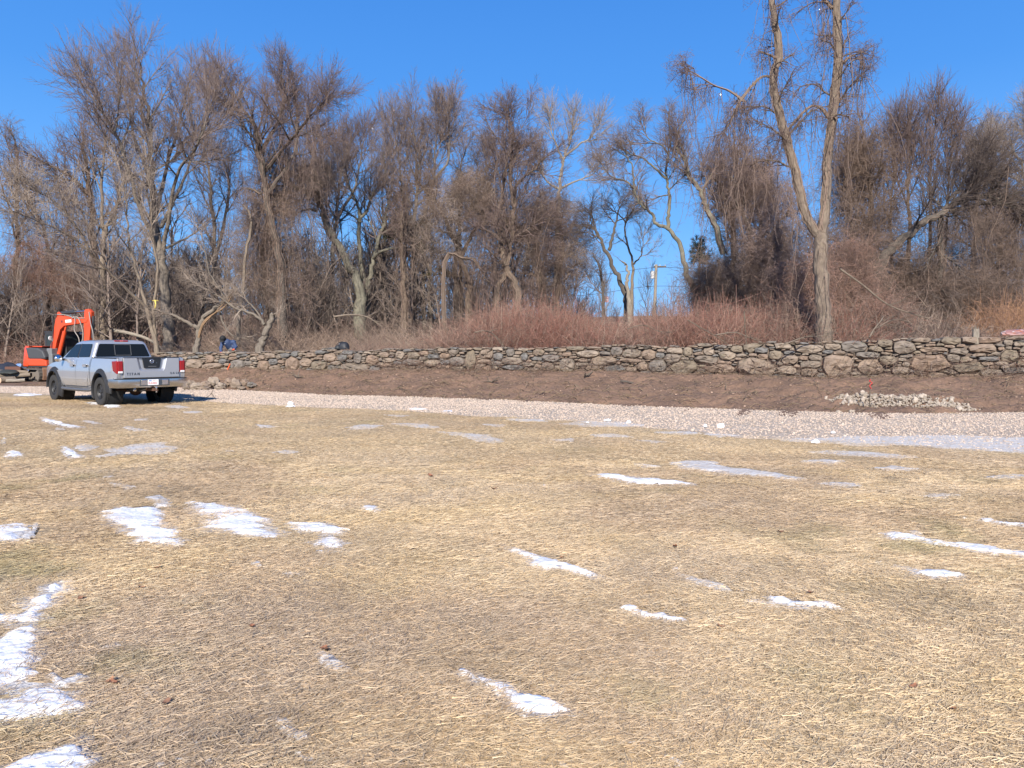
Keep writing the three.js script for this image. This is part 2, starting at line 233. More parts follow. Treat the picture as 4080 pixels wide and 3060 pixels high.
P('f', 0, 'wide grey ice band along the drive edge at the right', '180,1008 400,996 600,996 800,980 1000,982 1200,998 1400,976 1700,982 2212,996 2330,1000 2330,1120 2212,1108 2000,1094 1700,1089 1500,1079 1350,1054 1150,1059 950,1059 700,1039 450,1025');
P('f', 0, 'grey ice streak below the wide ice band', '490,1105 700,1101 900,1106 1100,1126 1310,1145 1100,1154 800,1135'); P('f', 0, '', '430,1192 600,1172 760,1184 650,1210');
P('e', 0, 'grey ice along the drive edge near the snow lumps', '1230,205 1400,188 1560,195 1700,212 1560,222 1400,218');
P('e', 0, '', '1790,252 1990,250 2050,262 1900,268'); P('e', 0, '', '2060,262 2212,268 2290,276 2150,282');
P('e', 1, '', '345,118 380,111 440,121 370,126'); P('e', 1, '', '520,132 600,128 580,138'); P('e', 0, '', '930,176 1100,178 1150,190 1000,192');
const LM = [[560, 2110, 'ragged snow patch left of centre'], [930, 2075, 'largest mid lawn snow patch'], [1280, 2140, 'two lobed mid lawn snow patch'], [50, 2130, 'snow patch at the left edge'], [230, 1690, 'slanting streak below the truck'], [560, 1790, 'long grey ice sheet'], [150, 2480, 'snow tongue at the left'], [170, 2800, 'broad lower left snow sheet'], [180, 3000, 'bottom left corner snow'], [1180, 2910, 'two lobed ice scrap at the bottom'], [1330, 2630, 'ice patch with dead leaves'], [2210, 2240, 'slanting streak at mid lawn'], [2080, 2790, 'big foreground snow wedge'], [2580, 2450, 'thin streak right of centre'], [2760, 2310, 'ice streak right of mid lawn'], [3780, 2190, 'longest right hand snow streak'], [3710, 2290, 'streak under the longest one'], [3170, 2410, 'lowest right hand snow streak'], [2950, 1880, 'long grey ice streak at right'], [2560, 1910, 'thin pale upper lawn streak'], [1910, 1740, 'grey ice streak nearest the drive'], [1430, 1700, 'grey ice left of mid drive edge'], [3700, 1770, 'wide ice band'], [1500, 2030, 'small bright snow scrap']];
const usedLabels = {};
function besides(what, px, py) { const l = LM.map((q) => [Math.hypot((q[0] - px), (q[1] - py) * 2), q]).sort((a, b) => a[0] - b[0]); for (const [d, q] of l.slice(0, 4)) { const dx = px - q[0], dy = (py - q[1]) * 2, side = Math.abs(dx) > Math.abs(dy) ? (dx > 0 ? 'right of' : 'left of') : (dy > 0 ? 'below' : 'above'), t = what + (d < 260 ? ' just ' : ' farther ') + side + ' the ' + q[2]; if (!usedLabels[t]) { usedLabels[t] = 1; return t; } } return null; }
const patchPolys = [];
const snowBump = texture(512, (u, v) => fbm(u * 14, v * 14, 5, 14, 21), false, 2);
const snowTex = texture(512, (u, v) => { const k = sstep(.4, .62, fbm(u * 5, v * 14, 5, 0, 36)), g = sstep(.62, .74, fbm(u * 18, v * 50, 3, 0, 37)) * .5; return [lerp(lerp(.72, .94, k), .55, g), lerp(lerp(.725, .94, k), .51, g), lerp(lerp(.74, .945, k), .45, g)]; }, true, .6);
const snowMat = new THREE.MeshPhysicalMaterial({ map: snowTex, roughness: .6, bumpMap: snowBump, bumpScale: .012 });
const iceTex = texture(512, (u, v) => { const k = fbm(u * 8, v * 24, 5, 8, 31), g = sstep(.5, .66, fbm(u * 20, v * 60, 3, 0, 33)) * .6; return [lerp(.44 + .32 * k, .42, g), lerp(.415 + .32 * k, .32, g), lerp(.385 + .32 * k, .22, g)]; });
const iceMat = new THREE.MeshPhysicalMaterial({ map: iceTex, roughness: .75, specularIntensity: .5, bumpMap: snowBump, bumpScale: .02 });
{
  const R = rng(77);
  for (const [pix, snowy, label] of patchList) {
    const poly = pix.map(([x, y]) => onGround(x, y));
    const fine = []; for (let i = 0; i < poly.length; i++) { const a = poly[i], b = poly[(i + 1) % poly.length]; for (let k = 0; k < 4; k++) fine.push(a.clone().lerp(b, k / 4)); }
    let x0 = 1e9, x1 = -1e9, z0 = 1e9, z1 = -1e9; for (const q of poly) { x0 = Math.min(x0, q.x); x1 = Math.max(x1, q.x); z0 = Math.min(z0, q.z); z1 = Math.max(z1, q.z); }
    patchPolys.push({ poly, x0, x1, z0, z1, snowy });
    const D = -(z0 + z1) / 2, step = clamp(D * .0045, .014, .06), nx = Math.ceil((x1 - x0) / step) + 4, nz = Math.ceil((z1 - z0) / step) + 4;
    const sd = (x, z) => { let m = 1e9; for (let i = 0, n = poly.length; i < n; i++) { const a = poly[i], b = poly[(i + 1) % n], vx = b.x - a.x, vz = b.z - a.z, t = clamp(((x - a.x) * vx + (z - a.z) * vz) / (vx * vx + vz * vz + 1e-9), 0, 1); m = Math.min(m, Math.hypot(x - a.x - vx * t, z - a.z - vz * t)); } return inPoly(poly, x, z) ? m : -m; };
    let ar = 0, pe = 0; poly.forEach((a, i) => { const b = poly[(i + 1) % poly.length]; ar += (a.x * b.z - b.x * a.z) / 2; pe += a.distanceTo(b); });
    const cx = (x0 + x1) / 2, cz = (z0 + z1) / 2, edge = Math.min(clamp(D * .016, .03, .2), Math.abs(ar) / pe * .9), base = new Float32Array(nx * nz);
    for (let j = 0; j < nz; j++) for (let i = 0; i < nx; i++) base[j * nx + i] = sd(x0 + (i - 2) * step, z0 + (j - 2) * step);
    const sheet = (bias, th, amp, low, off) => {
      const p = [], uv = [], ix = [], id = new Int32Array(nx * nz).fill(-1), thick = th * clamp(D / 7, .8, 1.5);
      for (let j = 0; j < nz; j++) for (let i = 0; i < nx; i++) {
        const x = x0 + (i - 2) * step, z = z0 + (j - 2) * step, v = base[j * nx + i] + (fbm(x / edge * .28 + off, z / edge * .9, 6, 0, 4) - .5) * edge * amp * clamp(edge / .07, .45, 1) + edge * bias;
        if (v < -edge * .6) continue;
        id[j * nx + i] = p.length / 3;
        const lift = sstep(-edge * .35, edge * (snowy ? .9 : .6), v), bump = .5 + fbm(x * 5, z * 9, 4, 0, 8);
        p.push(x - cx, -.012 + lift * (low + thick * bump + (th > .01 ? .016 * fbm(x * 12, z * 24, 3, 0, 5) : 0)), z - cz); uv.push(x, z);
      }
      for (let j = 0; j < nz - 1; j++) for (let i = 0; i < nx - 1; i++) { const a = id[j * nx + i], b = id[j * nx + i + 1], c = id[(j + 1) * nx + i], d = id[(j + 1) * nx + i + 1]; if (a >= 0 && b >= 0 && c >= 0) ix.push(a, c, b); if (b >= 0 && c >= 0 && d >= 0) ix.push(b, c, d); }
      if (ix.length < 6) return null;
      // keep the largest piece: triangles joined edge to edge
      const nt = ix.length / 3, par = Array.from({ length: nt }, (_, i) => i), find = (a) => { while (par[a] !== a) a = par[a] = par[par[a]]; return a; }, edges = new Map(), cnt = {}, keep = [];
      for (let k = 0; k < nt; k++) for (let e = 0; e < 3; e++) { const a = ix[k * 3 + e], b = ix[k * 3 + (e + 1) % 3], key = Math.min(a, b) * 1e6 + Math.max(a, b); edges.has(key) ? par[find(k)] = find(edges.get(key)) : edges.set(key, k); }
      for (let k = 0; k < nt; k++) cnt[find(k)] = (cnt[find(k)] ?? 0) + 1;
      const best = +Object.keys(cnt).sort((a, b) => cnt[b] - cnt[a])[0]; for (let k = 0; k < nt; k++) if (find(k) === best) keep.push(ix[k * 3], ix[k * 3 + 1], ix[k * 3 + 2]);
      const used = new Map(), q = [], quv = []; keep.forEach((a, k) => { if (!used.has(a)) { used.set(a, q.length / 3); q.push(p[a * 3], p[a * 3 + 1], p[a * 3 + 2]); quv.push(uv[a * 2], uv[a * 2 + 1]); } keep[k] = used.get(a); }); p.length = 0; uv.length = 0; for (const v of q) p.push(v); for (const v of quv) uv.push(v);
      const g = new THREE.BufferGeometry(); g.setAttribute('position', new THREE.Float32BufferAttribute(p, 3)); g.setAttribute('uv', new THREE.Float32BufferAttribute(uv, 2)); g.setIndex(keep); g.computeVertexNormals(); return g;
    };
    const g = sheet(snowy ? .1 : .55, snowy ? .0105 : .006, snowy ? 4.2 : 2.8, snowy ? .013 : D > 11 ? .011 : .022, 0); if (!g) continue;
    const mx = pix.reduce((a, q) => a + q[0], 0) / pix.length, my = pix.reduce((a, q) => a + q[1], 0) / pix.length, near = label || besides(snowy ? 'tiny white snow scrap' : 'small grey ice scrap', mx, my);
    const m = part(snowy ? 'snow_patch' : 'ice_patch', g, snowy ? snowMat : iceMat); m.position.set(cx, .002, cz); if (snowy) { const rim = sheet(1.1, .003, 3, .011, 40); if (rim) part('ice_rim', rim, iceMat, m); }
    const where = D > 11.5 ? 'upper lawn near the drive' : D > 6.5 ? 'middle of the lawn' : 'foreground lawn', grp = (snowy ? 'tiny white snow scraps' : 'small grey ice scraps') + ' in the ' + where;
    tag(m, near || (snowy ? 'tiny scrap of white snow lying in the ' + where : 'small thin scrap of grey ice lying in the ' + where), snowy ? 'snow patch' : 'ice patch', near ? null : grp);
  }
}
const onPatch = (x, z, m) => patchPolys.some((q) => x > q.x0 - .02 && x < q.x1 + .02 && z > q.z0 - .02 && z < q.z1 + .02 && (inPoly(q.poly, x, z) && (m === undefined || m > (q.snowy ? .05 : .14))));

// ---------- dry grass ----------
function tuft(seed, blades, size) {
  const R = rng(seed), p = [], n = [], c = [], ix = [];
  for (let b = 0; b < blades; b++) {
    const a = (R() + R() + R() - 1.5) * 1.5 + (R() < .12 ? R() * 6.3 : 0), L = lerp(.03, .085, R()), w = lerp(.0009, .0017, R()), x = (R() - .5) * size, z = (R() - .5) * size, lift = lerp(.08, .6, R() * R() * R()), dx = Math.cos(a), dz = Math.sin(a), bend = (R() - .5) * .8, y0 = R() * .012;
    const roll = (R() - .5) * 2.2, cr = Math.cos(roll), sr = Math.sin(roll), k = lerp(.78, 1.12, R()), warm = (R() - .5) * .12, base = p.length / 3;
    for (let s = 0; s < 3; s++) {
      const t = s / 2, ang = a + bend * t, l = L * t, h = y0 + L * lift * (t - .55 * t * t), px = x + Math.cos(ang) * l * .9, pz = z + Math.sin(ang) * l * .9, ww = w * (1 - .75 * t);
      for (const e of [-1, 1]) { p.push(px - dz * ww * cr * e, h + .004 + ww * sr * e, pz + dx * ww * cr * e); n.push(dz * sr, cr, -dx * sr); c.push(k * (1 + warm), k, k * (1 - warm)); }
    }
    for (let s = 0; s < 2; s++) { const q = base + s * 2; ix.push(q, q + 1, q + 2, q + 1, q + 3, q + 2); }
  }
  const g = new THREE.BufferGeometry(); g.setAttribute('position', new THREE.Float32BufferAttribute(p, 3)); g.setAttribute('normal', new THREE.Float32BufferAttribute(n, 3)); g.setAttribute('color', new THREE.Float32BufferAttribute(c, 3)); g.setIndex(ix); return g;
}
{
  const R = rng(5), variants = [0, 1, 2, 3].map((k) => tuft(100 + k, 120, .25)), far = [0, 1].map((k) => tuft(200 + k, 120, .5)), bins = [[], [], [], [], [], []], cols = [[], [], [], [], [], []];
  const blade = new THREE.MeshStandardMaterial({ color: rgb(1, 1, 1), vertexColors: true, roughness: .8, side: THREE.DoubleSide });
  const put = (x, z, k, s) => {
    const m = fbm(x * .55, z * .55, 4, 0, 40), g = fbm(x * .9 + 9, z * .9, 4, 0, 41), d = fbm(x * 2.6, z * 2.6, 3, 0, 42), bare = fbm(x * .22, z * .5, 3, 0, 48);
    const angle = (fbm(x * .8, z * .8, 3, 0, 43) - .5) * 5.5 + (R() - .5) * 1.3, pale = sstep(.42, .62, m), green = sstep(.58, .76, g) * sstep(.5, .7, d) * .45, dark = sstep(.42, .72, d) * sstep(.35, .6, fbm(x * 1.1 + 4, z * 1.1, 3, 0, 47));
    let r = lerp(.565, .675, pale), gg = lerp(.42, .515, pale), b = lerp(.268, .322, pale);
    const mauve = sstep(.5, .66, fbm(x * .7 + 30, z * .9, 4, 0, 49)) * .24, ochre = sstep(.52, .68, fbm(x * 1.2 + 60, z * 1.4, 3, 0, 50)) * .28; r = lerp(r, .49, mauve); gg = lerp(gg, .395, mauve); b = lerp(b, .31, mauve); r = lerp(r, .58, ochre); gg = lerp(gg, .425, ochre); b = lerp(b, .21, ochre);
    const md = -z > 13 ? sstep(.5, .62, bare) * sstep(13, 20, -z) : 0; r = lerp(r, .3, md * .5); gg = lerp(gg, .21, md * .5); b = lerp(b, .14, md * .5);
    r = lerp(r, .33, green); gg = lerp(gg, .30, green); b = lerp(b, .13, green);
    const q = (1 - .18 * dark) * lerp(.88, 1.12, R());
    bins[k].push(place(V(x, .002, z), QY, -angle, s, s * lerp(.75, 1.35, R() * (1 + .5 * m)), s)); cols[k].push(rgb(r * q, gg * q, b * q));
  };
  for (let D = 2.3; D < 26; ) {
    const st = clamp(D * .0155, .075, .25), w = D * .70 + .4;
    for (let x = -w; x < w; x += st) { const xx = x + (R() - .5) * st, zz = -(D + (R() - .5) * st); if (!inPoly(lawnPoly, xx, zz)) { if (R() > .04 || !inPoly(lawnPoly, xx, zz + .5)) continue; } { const e = R(); if (onPatch(xx, zz, e) || (D < 12 && (onPatch(xx + .08, zz, e) || onPatch(xx - .08, zz, e) || onPatch(xx, zz + .09, e) || onPatch(xx, zz - .06, e)))) continue; } D < 11 ? put(xx, zz, Math.floor(R() * 4), lerp(.85, 1.25, R()) * (D > 7 ? 1.15 : 1)) : put(xx, zz, 4 + Math.floor(R() * 2), lerp(.8, 1.2, R())); }
    D += st * .9;
  }
  // one object: near and far tufts share it as children
  const lawnGrass = new THREE.Group(); lawnGrass.name = 'dry_grass'; tag(lawnGrass, 'matted straw coloured winter grass covering the whole lawn', null, null, 'stuff'); scene.add(lawnGrass);
  bins.forEach((b, k) => { if (b.length) instanced('grass_blades', k < 4 ? variants[k] : far[k - 4], blade, b, cols[k], lawnGrass); });
}
// ---------- loose stones on the drive ----------
function pebble(seed, sx = 1, sy = .7, sz = 1, rough = .35, detail = 0) { const R = rng(seed), g = new THREE.IcosahedronGeometry(1, detail), a = g.attributes.position, seen = {}; for (let i = 0; i < a.count; i++) { const key = a.getX(i).toFixed(3) + a.getY(i).toFixed(3) + a.getZ(i).toFixed(3), k = seen[key] ??= 1 + (R() - .5) * 2 * rough; a.setXYZ(i, a.getX(i) * k * sx, a.getY(i) * k * sy, a.getZ(i) * k * sz); } g.computeVertexNormals(); return g; }
{
  const R = rng(8), geos = [0, 1, 2].map((k) => pebble(300 + k, 1, .65, .85)), bins = [[], [], []], cols = [[], [], []];
  const stoneMat = new THREE.MeshStandardMaterial({ color: rgb(1, 1, 1), roughness: .9 });
  for (let k = 0; k < 150000; k++) {
    const D = lerp(11, 33, Math.sqrt(R())), x = (R() * 2 - 1) * (D * .71 + .5), z = -D; if (D > 29 && x > -8) continue;
    const spill = R() < .03; if (!inPoly(gravelPoly, x, spill ? z + (R() - .5) * 1.2 : z)) continue;
    const wear = fbm(x * .35 + z * .9, z * .35 - x * .1, 3, 0, 51); if (R() < sstep(.5, .68, wear) * .35) continue;
    const r = lerp(.013, .028, R() * R() + .1), t = lerp(.72, 1.12, R()), pink = R() * .03, b = Math.floor(R() * 3);
    bins[b].push(place(V(x, .006 + r * .25, z), QY, R() * 6.3, r, r * lerp(.7, 1.2, R()), r)); cols[b].push(rgb((.51 + pink) * t, .42 * t, .335 * t));
  }
  const o = new THREE.Group(); o.name = 'loose_gravel'; tag(o, 'loose pale crushed stones strewn over the drive', null, null, 'stuff'); scene.add(o);
  bins.forEach((b, k) => instanced('gravel_stones', geos[k], stoneMat, b, cols[k], o));
  // clods, roots and straw on the bank
  const clod = [[], []], cc = [[], []], st = [], sc = [], bits = new Tubes(), root = new Tubes();
  bits.add([V(-.5, 0, 0), V(-.1, .03, .03), V(.5, 0, -.02)], () => .028, 3); root.add([V(-.5, 0, 0), V(-.3, .14, .1), V(-.05, .1, -.12), V(.2, .2, .02), V(.5, .02, .1)], () => .02, 3);
  const rootM = [], rootC = [];
  for (let k = 0; k < 21000; k++) {
    const s = lerp(-7, 37, R()), n = R() * edgeN(s) * 1.06, [x, z] = xz(s, n), y = H(x, z), q = R();
    const m = lerp(.7, 1.25, R());
    if (q < .56) { const r = lerp(.012, .05, R() * R() * R()), b = k & 1; clod[b].push(place(V(x, y, z), QY, R() * 6.3, r, r, r)); const stone = R() < .1 ? 2.4 : 1; cc[b].push(rgb(.19 * m * stone, .13 * m * stone, .095 * m * stone)); }
    else if (q < .9) { const L = lerp(.06, .26, R() * R() + .1); st.push(place(V(x, y + .002, z), V((R() - .5) * .3, 1, (R() - .5) * .3 + .25).normalize(), R() * 6.3, L)); const p = R() < .5 ? 1.7 : .9; sc.push(rgb(.2 * m * p, .14 * m * p, .092 * m * p)); }
    else { const L = lerp(.2, .7, R() * R()); rootM.push(place(V(x, y + .005, z), V((R() - .5) * .6, 1, (R() - .5) * .6).normalize(), R() * 6.3, L)); rootC.push(rgb(.25 * m, .18 * m, .115 * m)); }
  }
  const ob = new THREE.Group(); ob.name = 'bank_litter'; tag(ob, 'clods, roots and straw bits lying all over the earth bank', null, null, 'stuff'); scene.add(ob);
  clod.forEach((b, k) => instanced('clods', geos[k], stoneMat, b, cc[k], ob)); instanced('straw_bits', bits.build(), stoneMat, st, sc, ob); instanced('roots', root.build(), stoneMat, rootM, rootC, ob);
}
// ---------- dry stone wall ----------
const stoneTex = texture(1024, (u, v) => {
  const a = fbm(u * 7, v * 7, 6, 7, 61), s = fbm(u * 10, v * 40, 4, 0, 62), l = sstep(.6, .72, fbm(u * 22, v * 22, 4, 22, 63)), g = sstep(.62, .8, fbm(u * 9, v * 9, 3, 9, 64)), k = .5 + .65 * a + .45 * (s - .5);
  return [lerp(lerp(k, k * .78, g), .98, l * .6), lerp(lerp(k, k * .82, g), .95, l * .58), lerp(lerp(k, k * .76, g), .88, l * .5)];
});
const stoneBump = texture(512, (u, v) => fbm(u * 9, v * 16, 6, 0, 65), false);
const stoneMats = [[.26, .20, .152], [.23, .188, .15], [.28, .21, .158], [.21, .182, .157], [.265, .19, .14], [.178, .168, .158], [.31, .25, .195], [.235, .19, .14]].map(([r, g, b]) => new THREE.MeshStandardMaterial({ color: rgb(r, g, b), map: stoneTex, bumpMap: stoneBump, bumpScale: .022, roughness: .9 }));
{
  const wall = thing('stone_wall', 'long dry stone wall of fitted fieldstones above the earth bank', 'stone wall');
  const S0 = -4.2, S1 = 37.5, R = rng(19), sites = [], cell = .5, grid = {};
  const toWall = (px, py) => { const r = ray(px, py), o = V(0, EYE, 0), d = (W0.x - o.x) * WN.x + (W0.z - o.z) * WN.z, k = r.x * WN.x + r.z * WN.z, t = d / k, x = r.x * t, z = r.z * t; return [sn(x, z)[0], EYE + r.y * t]; };
  const add = (s, y, a, b, rot = 0, big = false) => { const q = { s, y, a, b, c: Math.cos(rot), e: Math.sin(rot), big }; sites.push(q); const rad = Math.max(a, b) * 1.5; for (let i = Math.floor((s - rad) / cell); i <= Math.floor((s + rad) / cell); i++) (grid[i] ??= []).push(q); return q; };
  const metric = (q, s, y) => { const ds = s - q.s, dy = y - q.y, u = Math.abs(ds * q.c + dy * q.e) / q.a, v = Math.abs(-ds * q.e + dy * q.c) / q.b; return Math.pow(u ** 2.7 + v ** 2.7, 1 / 2.7); };
  const near = (s) => grid[Math.floor(s / cell)] ?? [];
  // the stones that stand out in the photograph: left, right, top, bottom in its pixels
  const Z7 = (a, b, c, d) => [1900 + a / 1.843, 1900 + b / 1.843, 1300 + c / 1.843, 1300 + d / 1.843], Z8 = (a, b, c, d) => [2980 + a / 2.011, 2980 + b / 2.011, 1250 + c / 2.011, 1250 + d / 2.011], Z6 = (a, b, c, d) => [700 + a / 1.7015, 700 + b / 1.7015, 1300 + c / 1.7015, 1300 + d / 1.7015];
  const bigs = [Z7(1905, 2185, 225, 372), Z8(595, 845, 325, 505), Z8(885, 1090, 365, 490), Z8(1290, 1640, 325, 465), Z8(1650, 1890, 390, 475), Z8(1160, 1340, 215, 325), Z8(750, 950, 218, 308), Z8(1765, 1995, 240, 312), Z8(2030, 2170, 285, 387), Z8(1840, 2035, 172, 240), Z8(1555, 1710, 180, 247), Z8(2055, 2260, 430, 482), Z8(-60, 160, 238, 315), Z8(1715, 1845, 180, 240), Z8(1370, 1610, 265, 308), Z8(1615, 1765, 275, 328), Z8(1580, 1700, 322, 390), Z8(2045, 2250, 165, 205), Z8(1320, 1470, 190, 232), Z8(1040, 1160, 205, 272), Z8(375, 610, 245, 315), Z8(165, 275, 297, 368), Z8(265, 410, 330, 400), Z8(425, 560, 430, 505), Z8(235, 390, 415, 490), Z8(855, 1060, 305, 358), Z8(1045, 1200, 335, 410), Z8(1145, 1295, 425, 487), Z8(970, 1080, 258, 305), Z8(415, 590, 375, 440), Z8(2050, 2130, 205, 255), Z8(1850, 2020, 343, 378), Z8(1870, 1970, 378, 418), Z8(615, 750, 240, 290), Z8(2300, 2480, 290, 400), Z8(2280, 2420, 200, 280), Z8(2500, 2700, 300, 470),
    Z7(610, 718, 233, 338), Z7(1425, 1625, 245, 358), Z7(1260, 1390, 243, 338), Z7(832, 1022, 215, 292), Z7(475, 608, 207, 262), Z7(735, 890, 173, 236), Z7(1060, 1203, 165, 232), Z7(1680, 1905, 277, 352), Z7(1588, 1770, 215, 272), Z7(1375, 1500, 195, 277), Z7(180, 332, 225, 281), Z7(925, 1085, 285, 342), Z7(20, 108, 163, 236), Z7(980, 1078, 148, 215), Z7(1775, 1900, 180, 246), Z7(1970, 2138, 133, 197), Z7(1395, 1512, 153, 208), Z7(1210, 1310, 168, 245), Z7(1515, 1580, 152, 220), Z7(1865, 1962, 140, 193), Z7(1180, 1255, 258, 328), Z7(2060, 2140, 200, 250), Z7(185, 345, 282, 325), Z7(470, 570, 262, 330), Z7(113, 190, 195, 252), Z7(412, 494, 165, 216), Z7(1098, 1175, 295, 335), Z7(1665, 1740, 150, 212), Z7(660, 790, 137, 183), Z7(1045, 1215, 235, 268), Z7(320, 372, 195, 256), Z7(215, 277, 165, 220), Z7(0, 92, 240, 275), Z7(0, 105, 278, 330),
    Z6(740, 832, 208, 302), Z6(920, 1022, 233, 300), Z6(1115, 1300, 245, 320), Z6(1962, 2032, 158, 307), Z6(1628, 1722, 258, 312), Z6(1728, 1862, 258, 318), Z6(1000, 1082, 180, 242), Z6(1288, 1372, 193, 258), Z6(368, 462, 225, 297), Z6(552, 625, 228, 308), Z6(636, 702, 263, 312), Z6(838, 918, 213, 278), Z6(1533, 1662, 220, 267), Z6(1688, 1792, 225, 278), Z6(1568, 1650, 173, 223), Z6(1858, 1952, 205, 270), Z6(2060, 2152, 158, 222), Z6(1856, 1956, 270, 306), Z6(2030, 2130, 253, 306), Z6(1398, 1478, 275, 316), Z6(1208, 1262, 180, 258), Z6(1478, 1570, 258, 308), Z6(205, 262, 190, 248), Z6(180, 320, 248, 290), Z6(1035, 1082, 262, 305), Z6(1490, 1545, 165, 220), Z6(780, 825, 168, 210), Z6(455, 510, 228, 268), Z6(630, 690, 220, 262), Z6(70, 175, 220, 290), Z6(-60, 50, 210, 280)];
  for (const [x0, x1, y0, y1] of bigs) { const [sa, ya] = toWall(x0, (y0 + y1) / 2), [sb] = toWall(x1, (y0 + y1) / 2), yt = toWall((x0 + x1) / 2, y0)[1], yb = toWall((x0 + x1) / 2, y1)[1]; add((sa + sb) / 2, (yt + yb) / 2, (sb - sa) / 2 * 1.04, (yt - yb) / 2 * 1.04, (R() - .5) * .12, true); }
  const lo = (s) => baseY(s) - .1, hi = (s) => topY(s) - .025 + .11 * (noise(s * 1.15, 3) - .5) + .05 * (noise(s * 3.7, 8) - .5);
  for (const [amax, amin, tries] of [[.30, .2, 4000], [.22, .13, 9000], [.15, .085, 16000], [.10, .055, 20000]]) for (let t = 0; t < tries; t++) {
    const s = lerp(S0, S1, R()), y = lerp(lo(s), hi(s), R()), a = lerp(amin, amax, R()) * lerp(1, 1.3, sstep(18, 30, s)), topish = y > hi(s) - .14, b = a * lerp(.3, .62, R()) * (topish ? .6 : 1);
    if (y + b > hi(s) + .02 || y - b < lo(s) - .12) continue;
    let ok = true; for (const dx of [-a, 0, a]) { for (const q of near(s + dx)) { const u = Math.abs(s - q.s) / (q.a + a), v = Math.abs(y - q.y) / (q.b + b); if (Math.pow(u ** 2.6 + v ** 2.6, 1 / 2.6) < .9) { ok = false; break; } } if (!ok) break; }
    if (ok) add(s, y, a, b, (R() - .5) * .3);
  }
  const made = [];
  for (const q of sites) {
    if (q.s < S0 - .2) continue;
    const K = q.big ? 12 : 9, out = [];
    for (let k = 0; k < K; k++) {
      const th = k / K * 6.28318 + (R() - .5) * .4, dx = Math.cos(th) * q.a, dy = Math.sin(th) * q.b, f = Math.cos(th), g = Math.sin(th), norm = Math.pow(Math.abs(f) ** 2.7 + Math.abs(g) ** 2.7, -1 / 2.7);
      let r = 0; const max = norm * (q.big ? 1.1 : 1.34) * lerp(.86, 1.06, R());
      for (let t = .3; t <= max; t += .035) { const s = q.s + (dx * q.c - dy * q.e) * t, y = q.y + (dx * q.e + dy * q.c) * t, m = metric(q, s, y); if (y > hi(s) + .035 || y < lo(s) - .14) break; let other = false; for (const o of near(s)) if (o !== q && metric(o, s, y) < m) { other = true; break; } if (other) break; r = t; }
      r = Math.max(.25, r - .008 / Math.max(.05, Math.hypot(dx, dy)));
      out.push([q.s + (dx * q.c - dy * q.e) * r, q.y + (dx * q.e + dy * q.c) * r]);
    }
    let area = 0, cs = 0, cy = 0; for (let i = 0; i < K; i++) { const a = out[i], b = out[(i + 1) % K]; area += (a[0] * b[1] - b[0] * a[1]) / 2; cs += a[0] / K; cy += a[1] / K; }
    if (area < .0012) continue;
    made.push({ out, area, cs, cy, big: q.big });
  }
  const stone = (m) => {
    const { out, cs, cy, area } = m, size = Math.sqrt(area), p = [], uv = [], ix = [], K = out.length, tx = (R() - .5) * .5, ty = (R() - .6) * .5, off = (R() - .45) * .11, ou = R() * 5, ov = R() * 5, top = cy > hi(cs) - .12, sh = R() * 9;
    const depth = top ? .62 : .2, ring = [[1, -depth, 0], [1.0, -.03, 0], [.93, .018, .3], [.62, .05, 1], [.26, .062, 1]];
    for (const [f, n, tl] of ring) for (let k = 0; k < K; k++) {
      const ds = out[k][0] - cs, dy = out[k][1] - cy, jit = tl ? (fbm(k * .9 + sh, f * 6 + sh, 2) - .5) * size * .34 : 0, s = cs + ds * f, y = cy + dy * f, nn = n * clamp(size / .3, .55, 1.5) + off + tl * (ds * f * tx + dy * f * ty) + jit * tl, [x, z] = xz(s, nn);
      p.push(x, y, z); uv.push(s / 1.1 + ou + (n < -.1 ? .3 : 0), y / 1.1 + ov + (n < -.1 ? .3 : 0));
    }
    const [x, z] = xz(cs, .062 * clamp(size / .3, .55, 1.5) + off + (R() - .5) * .03); p.push(x, cy, z); uv.push(cs / 1.1 + ou, cy / 1.1 + ov);
    for (let r = 0; r < 4; r++) for (let k = 0; k < K; k++) { const a = r * K + k, b = r * K + (k + 1) % K; ix.push(a, b, a + K, b, b + K, a + K); }
    for (let k = 0; k < K; k++) ix.push(4 * K + k, 4 * K + (k + 1) % K, 5 * K);
    let g = new THREE.BufferGeometry(); g.setAttribute('position', new THREE.Float32BufferAttribute(p, 3)); g.setAttribute('uv', new THREE.Float32BufferAttribute(uv, 2)); g.setIndex(ix);
    return toCreasedNormals(g, .55);
  };
  made.sort((a, b) => b.area - a.area);
  const small = stoneMats.map(() => []);
  made.forEach((m, i) => { let k = Math.floor(Math.pow(R(), 1.2) * 8); if (i < 24) k = [0, 2, 4, 1, 7, 3][i % 6]; const g = stone(m); if (i < 300) part('stone', g, stoneMats[k], wall); else small[k].push(g); });
  // the rest, small stones wedged between, one part with several materials
  const all = [], mats2 = []; small.forEach((l, k) => { if (l.length) { all.push(merge(l)); mats2.push(stoneMats[k]); } });
  const sm = shade(new THREE.Mesh(mergeGeometries(all, true), mats2)); sm.name = 'chinking_stones'; sm.userData.kind = 'stuff'; wall.add(sm);
  // packed earth and rubble inside the wall
  const p = [], ix = [], uv = []; let c = 0;
  for (let s = S0 + .05; s <= S1; s += .4) { for (const [n, y] of [[-.11, lo(s) - .3], [-.11, hi(s) - .08], [-.55, hi(s) - .06], [-.55, lo(s) - .3]]) { const [x, z] = xz(s, n); p.push(x, y, z); uv.push(s, y + n); } if (c) for (let k = 0; k < 3; k++) { const a = (c - 1) * 4 + k, b = c * 4 + k; ix.push(a, b, a + 1, b, b + 1, a + 1); } c++; }
  const g = new THREE.BufferGeometry(); g.setAttribute('position', new THREE.Float32BufferAttribute(p, 3)); g.setAttribute('uv', new THREE.Float32BufferAttribute(uv, 2)); g.setIndex(ix); g.computeVertexNormals();
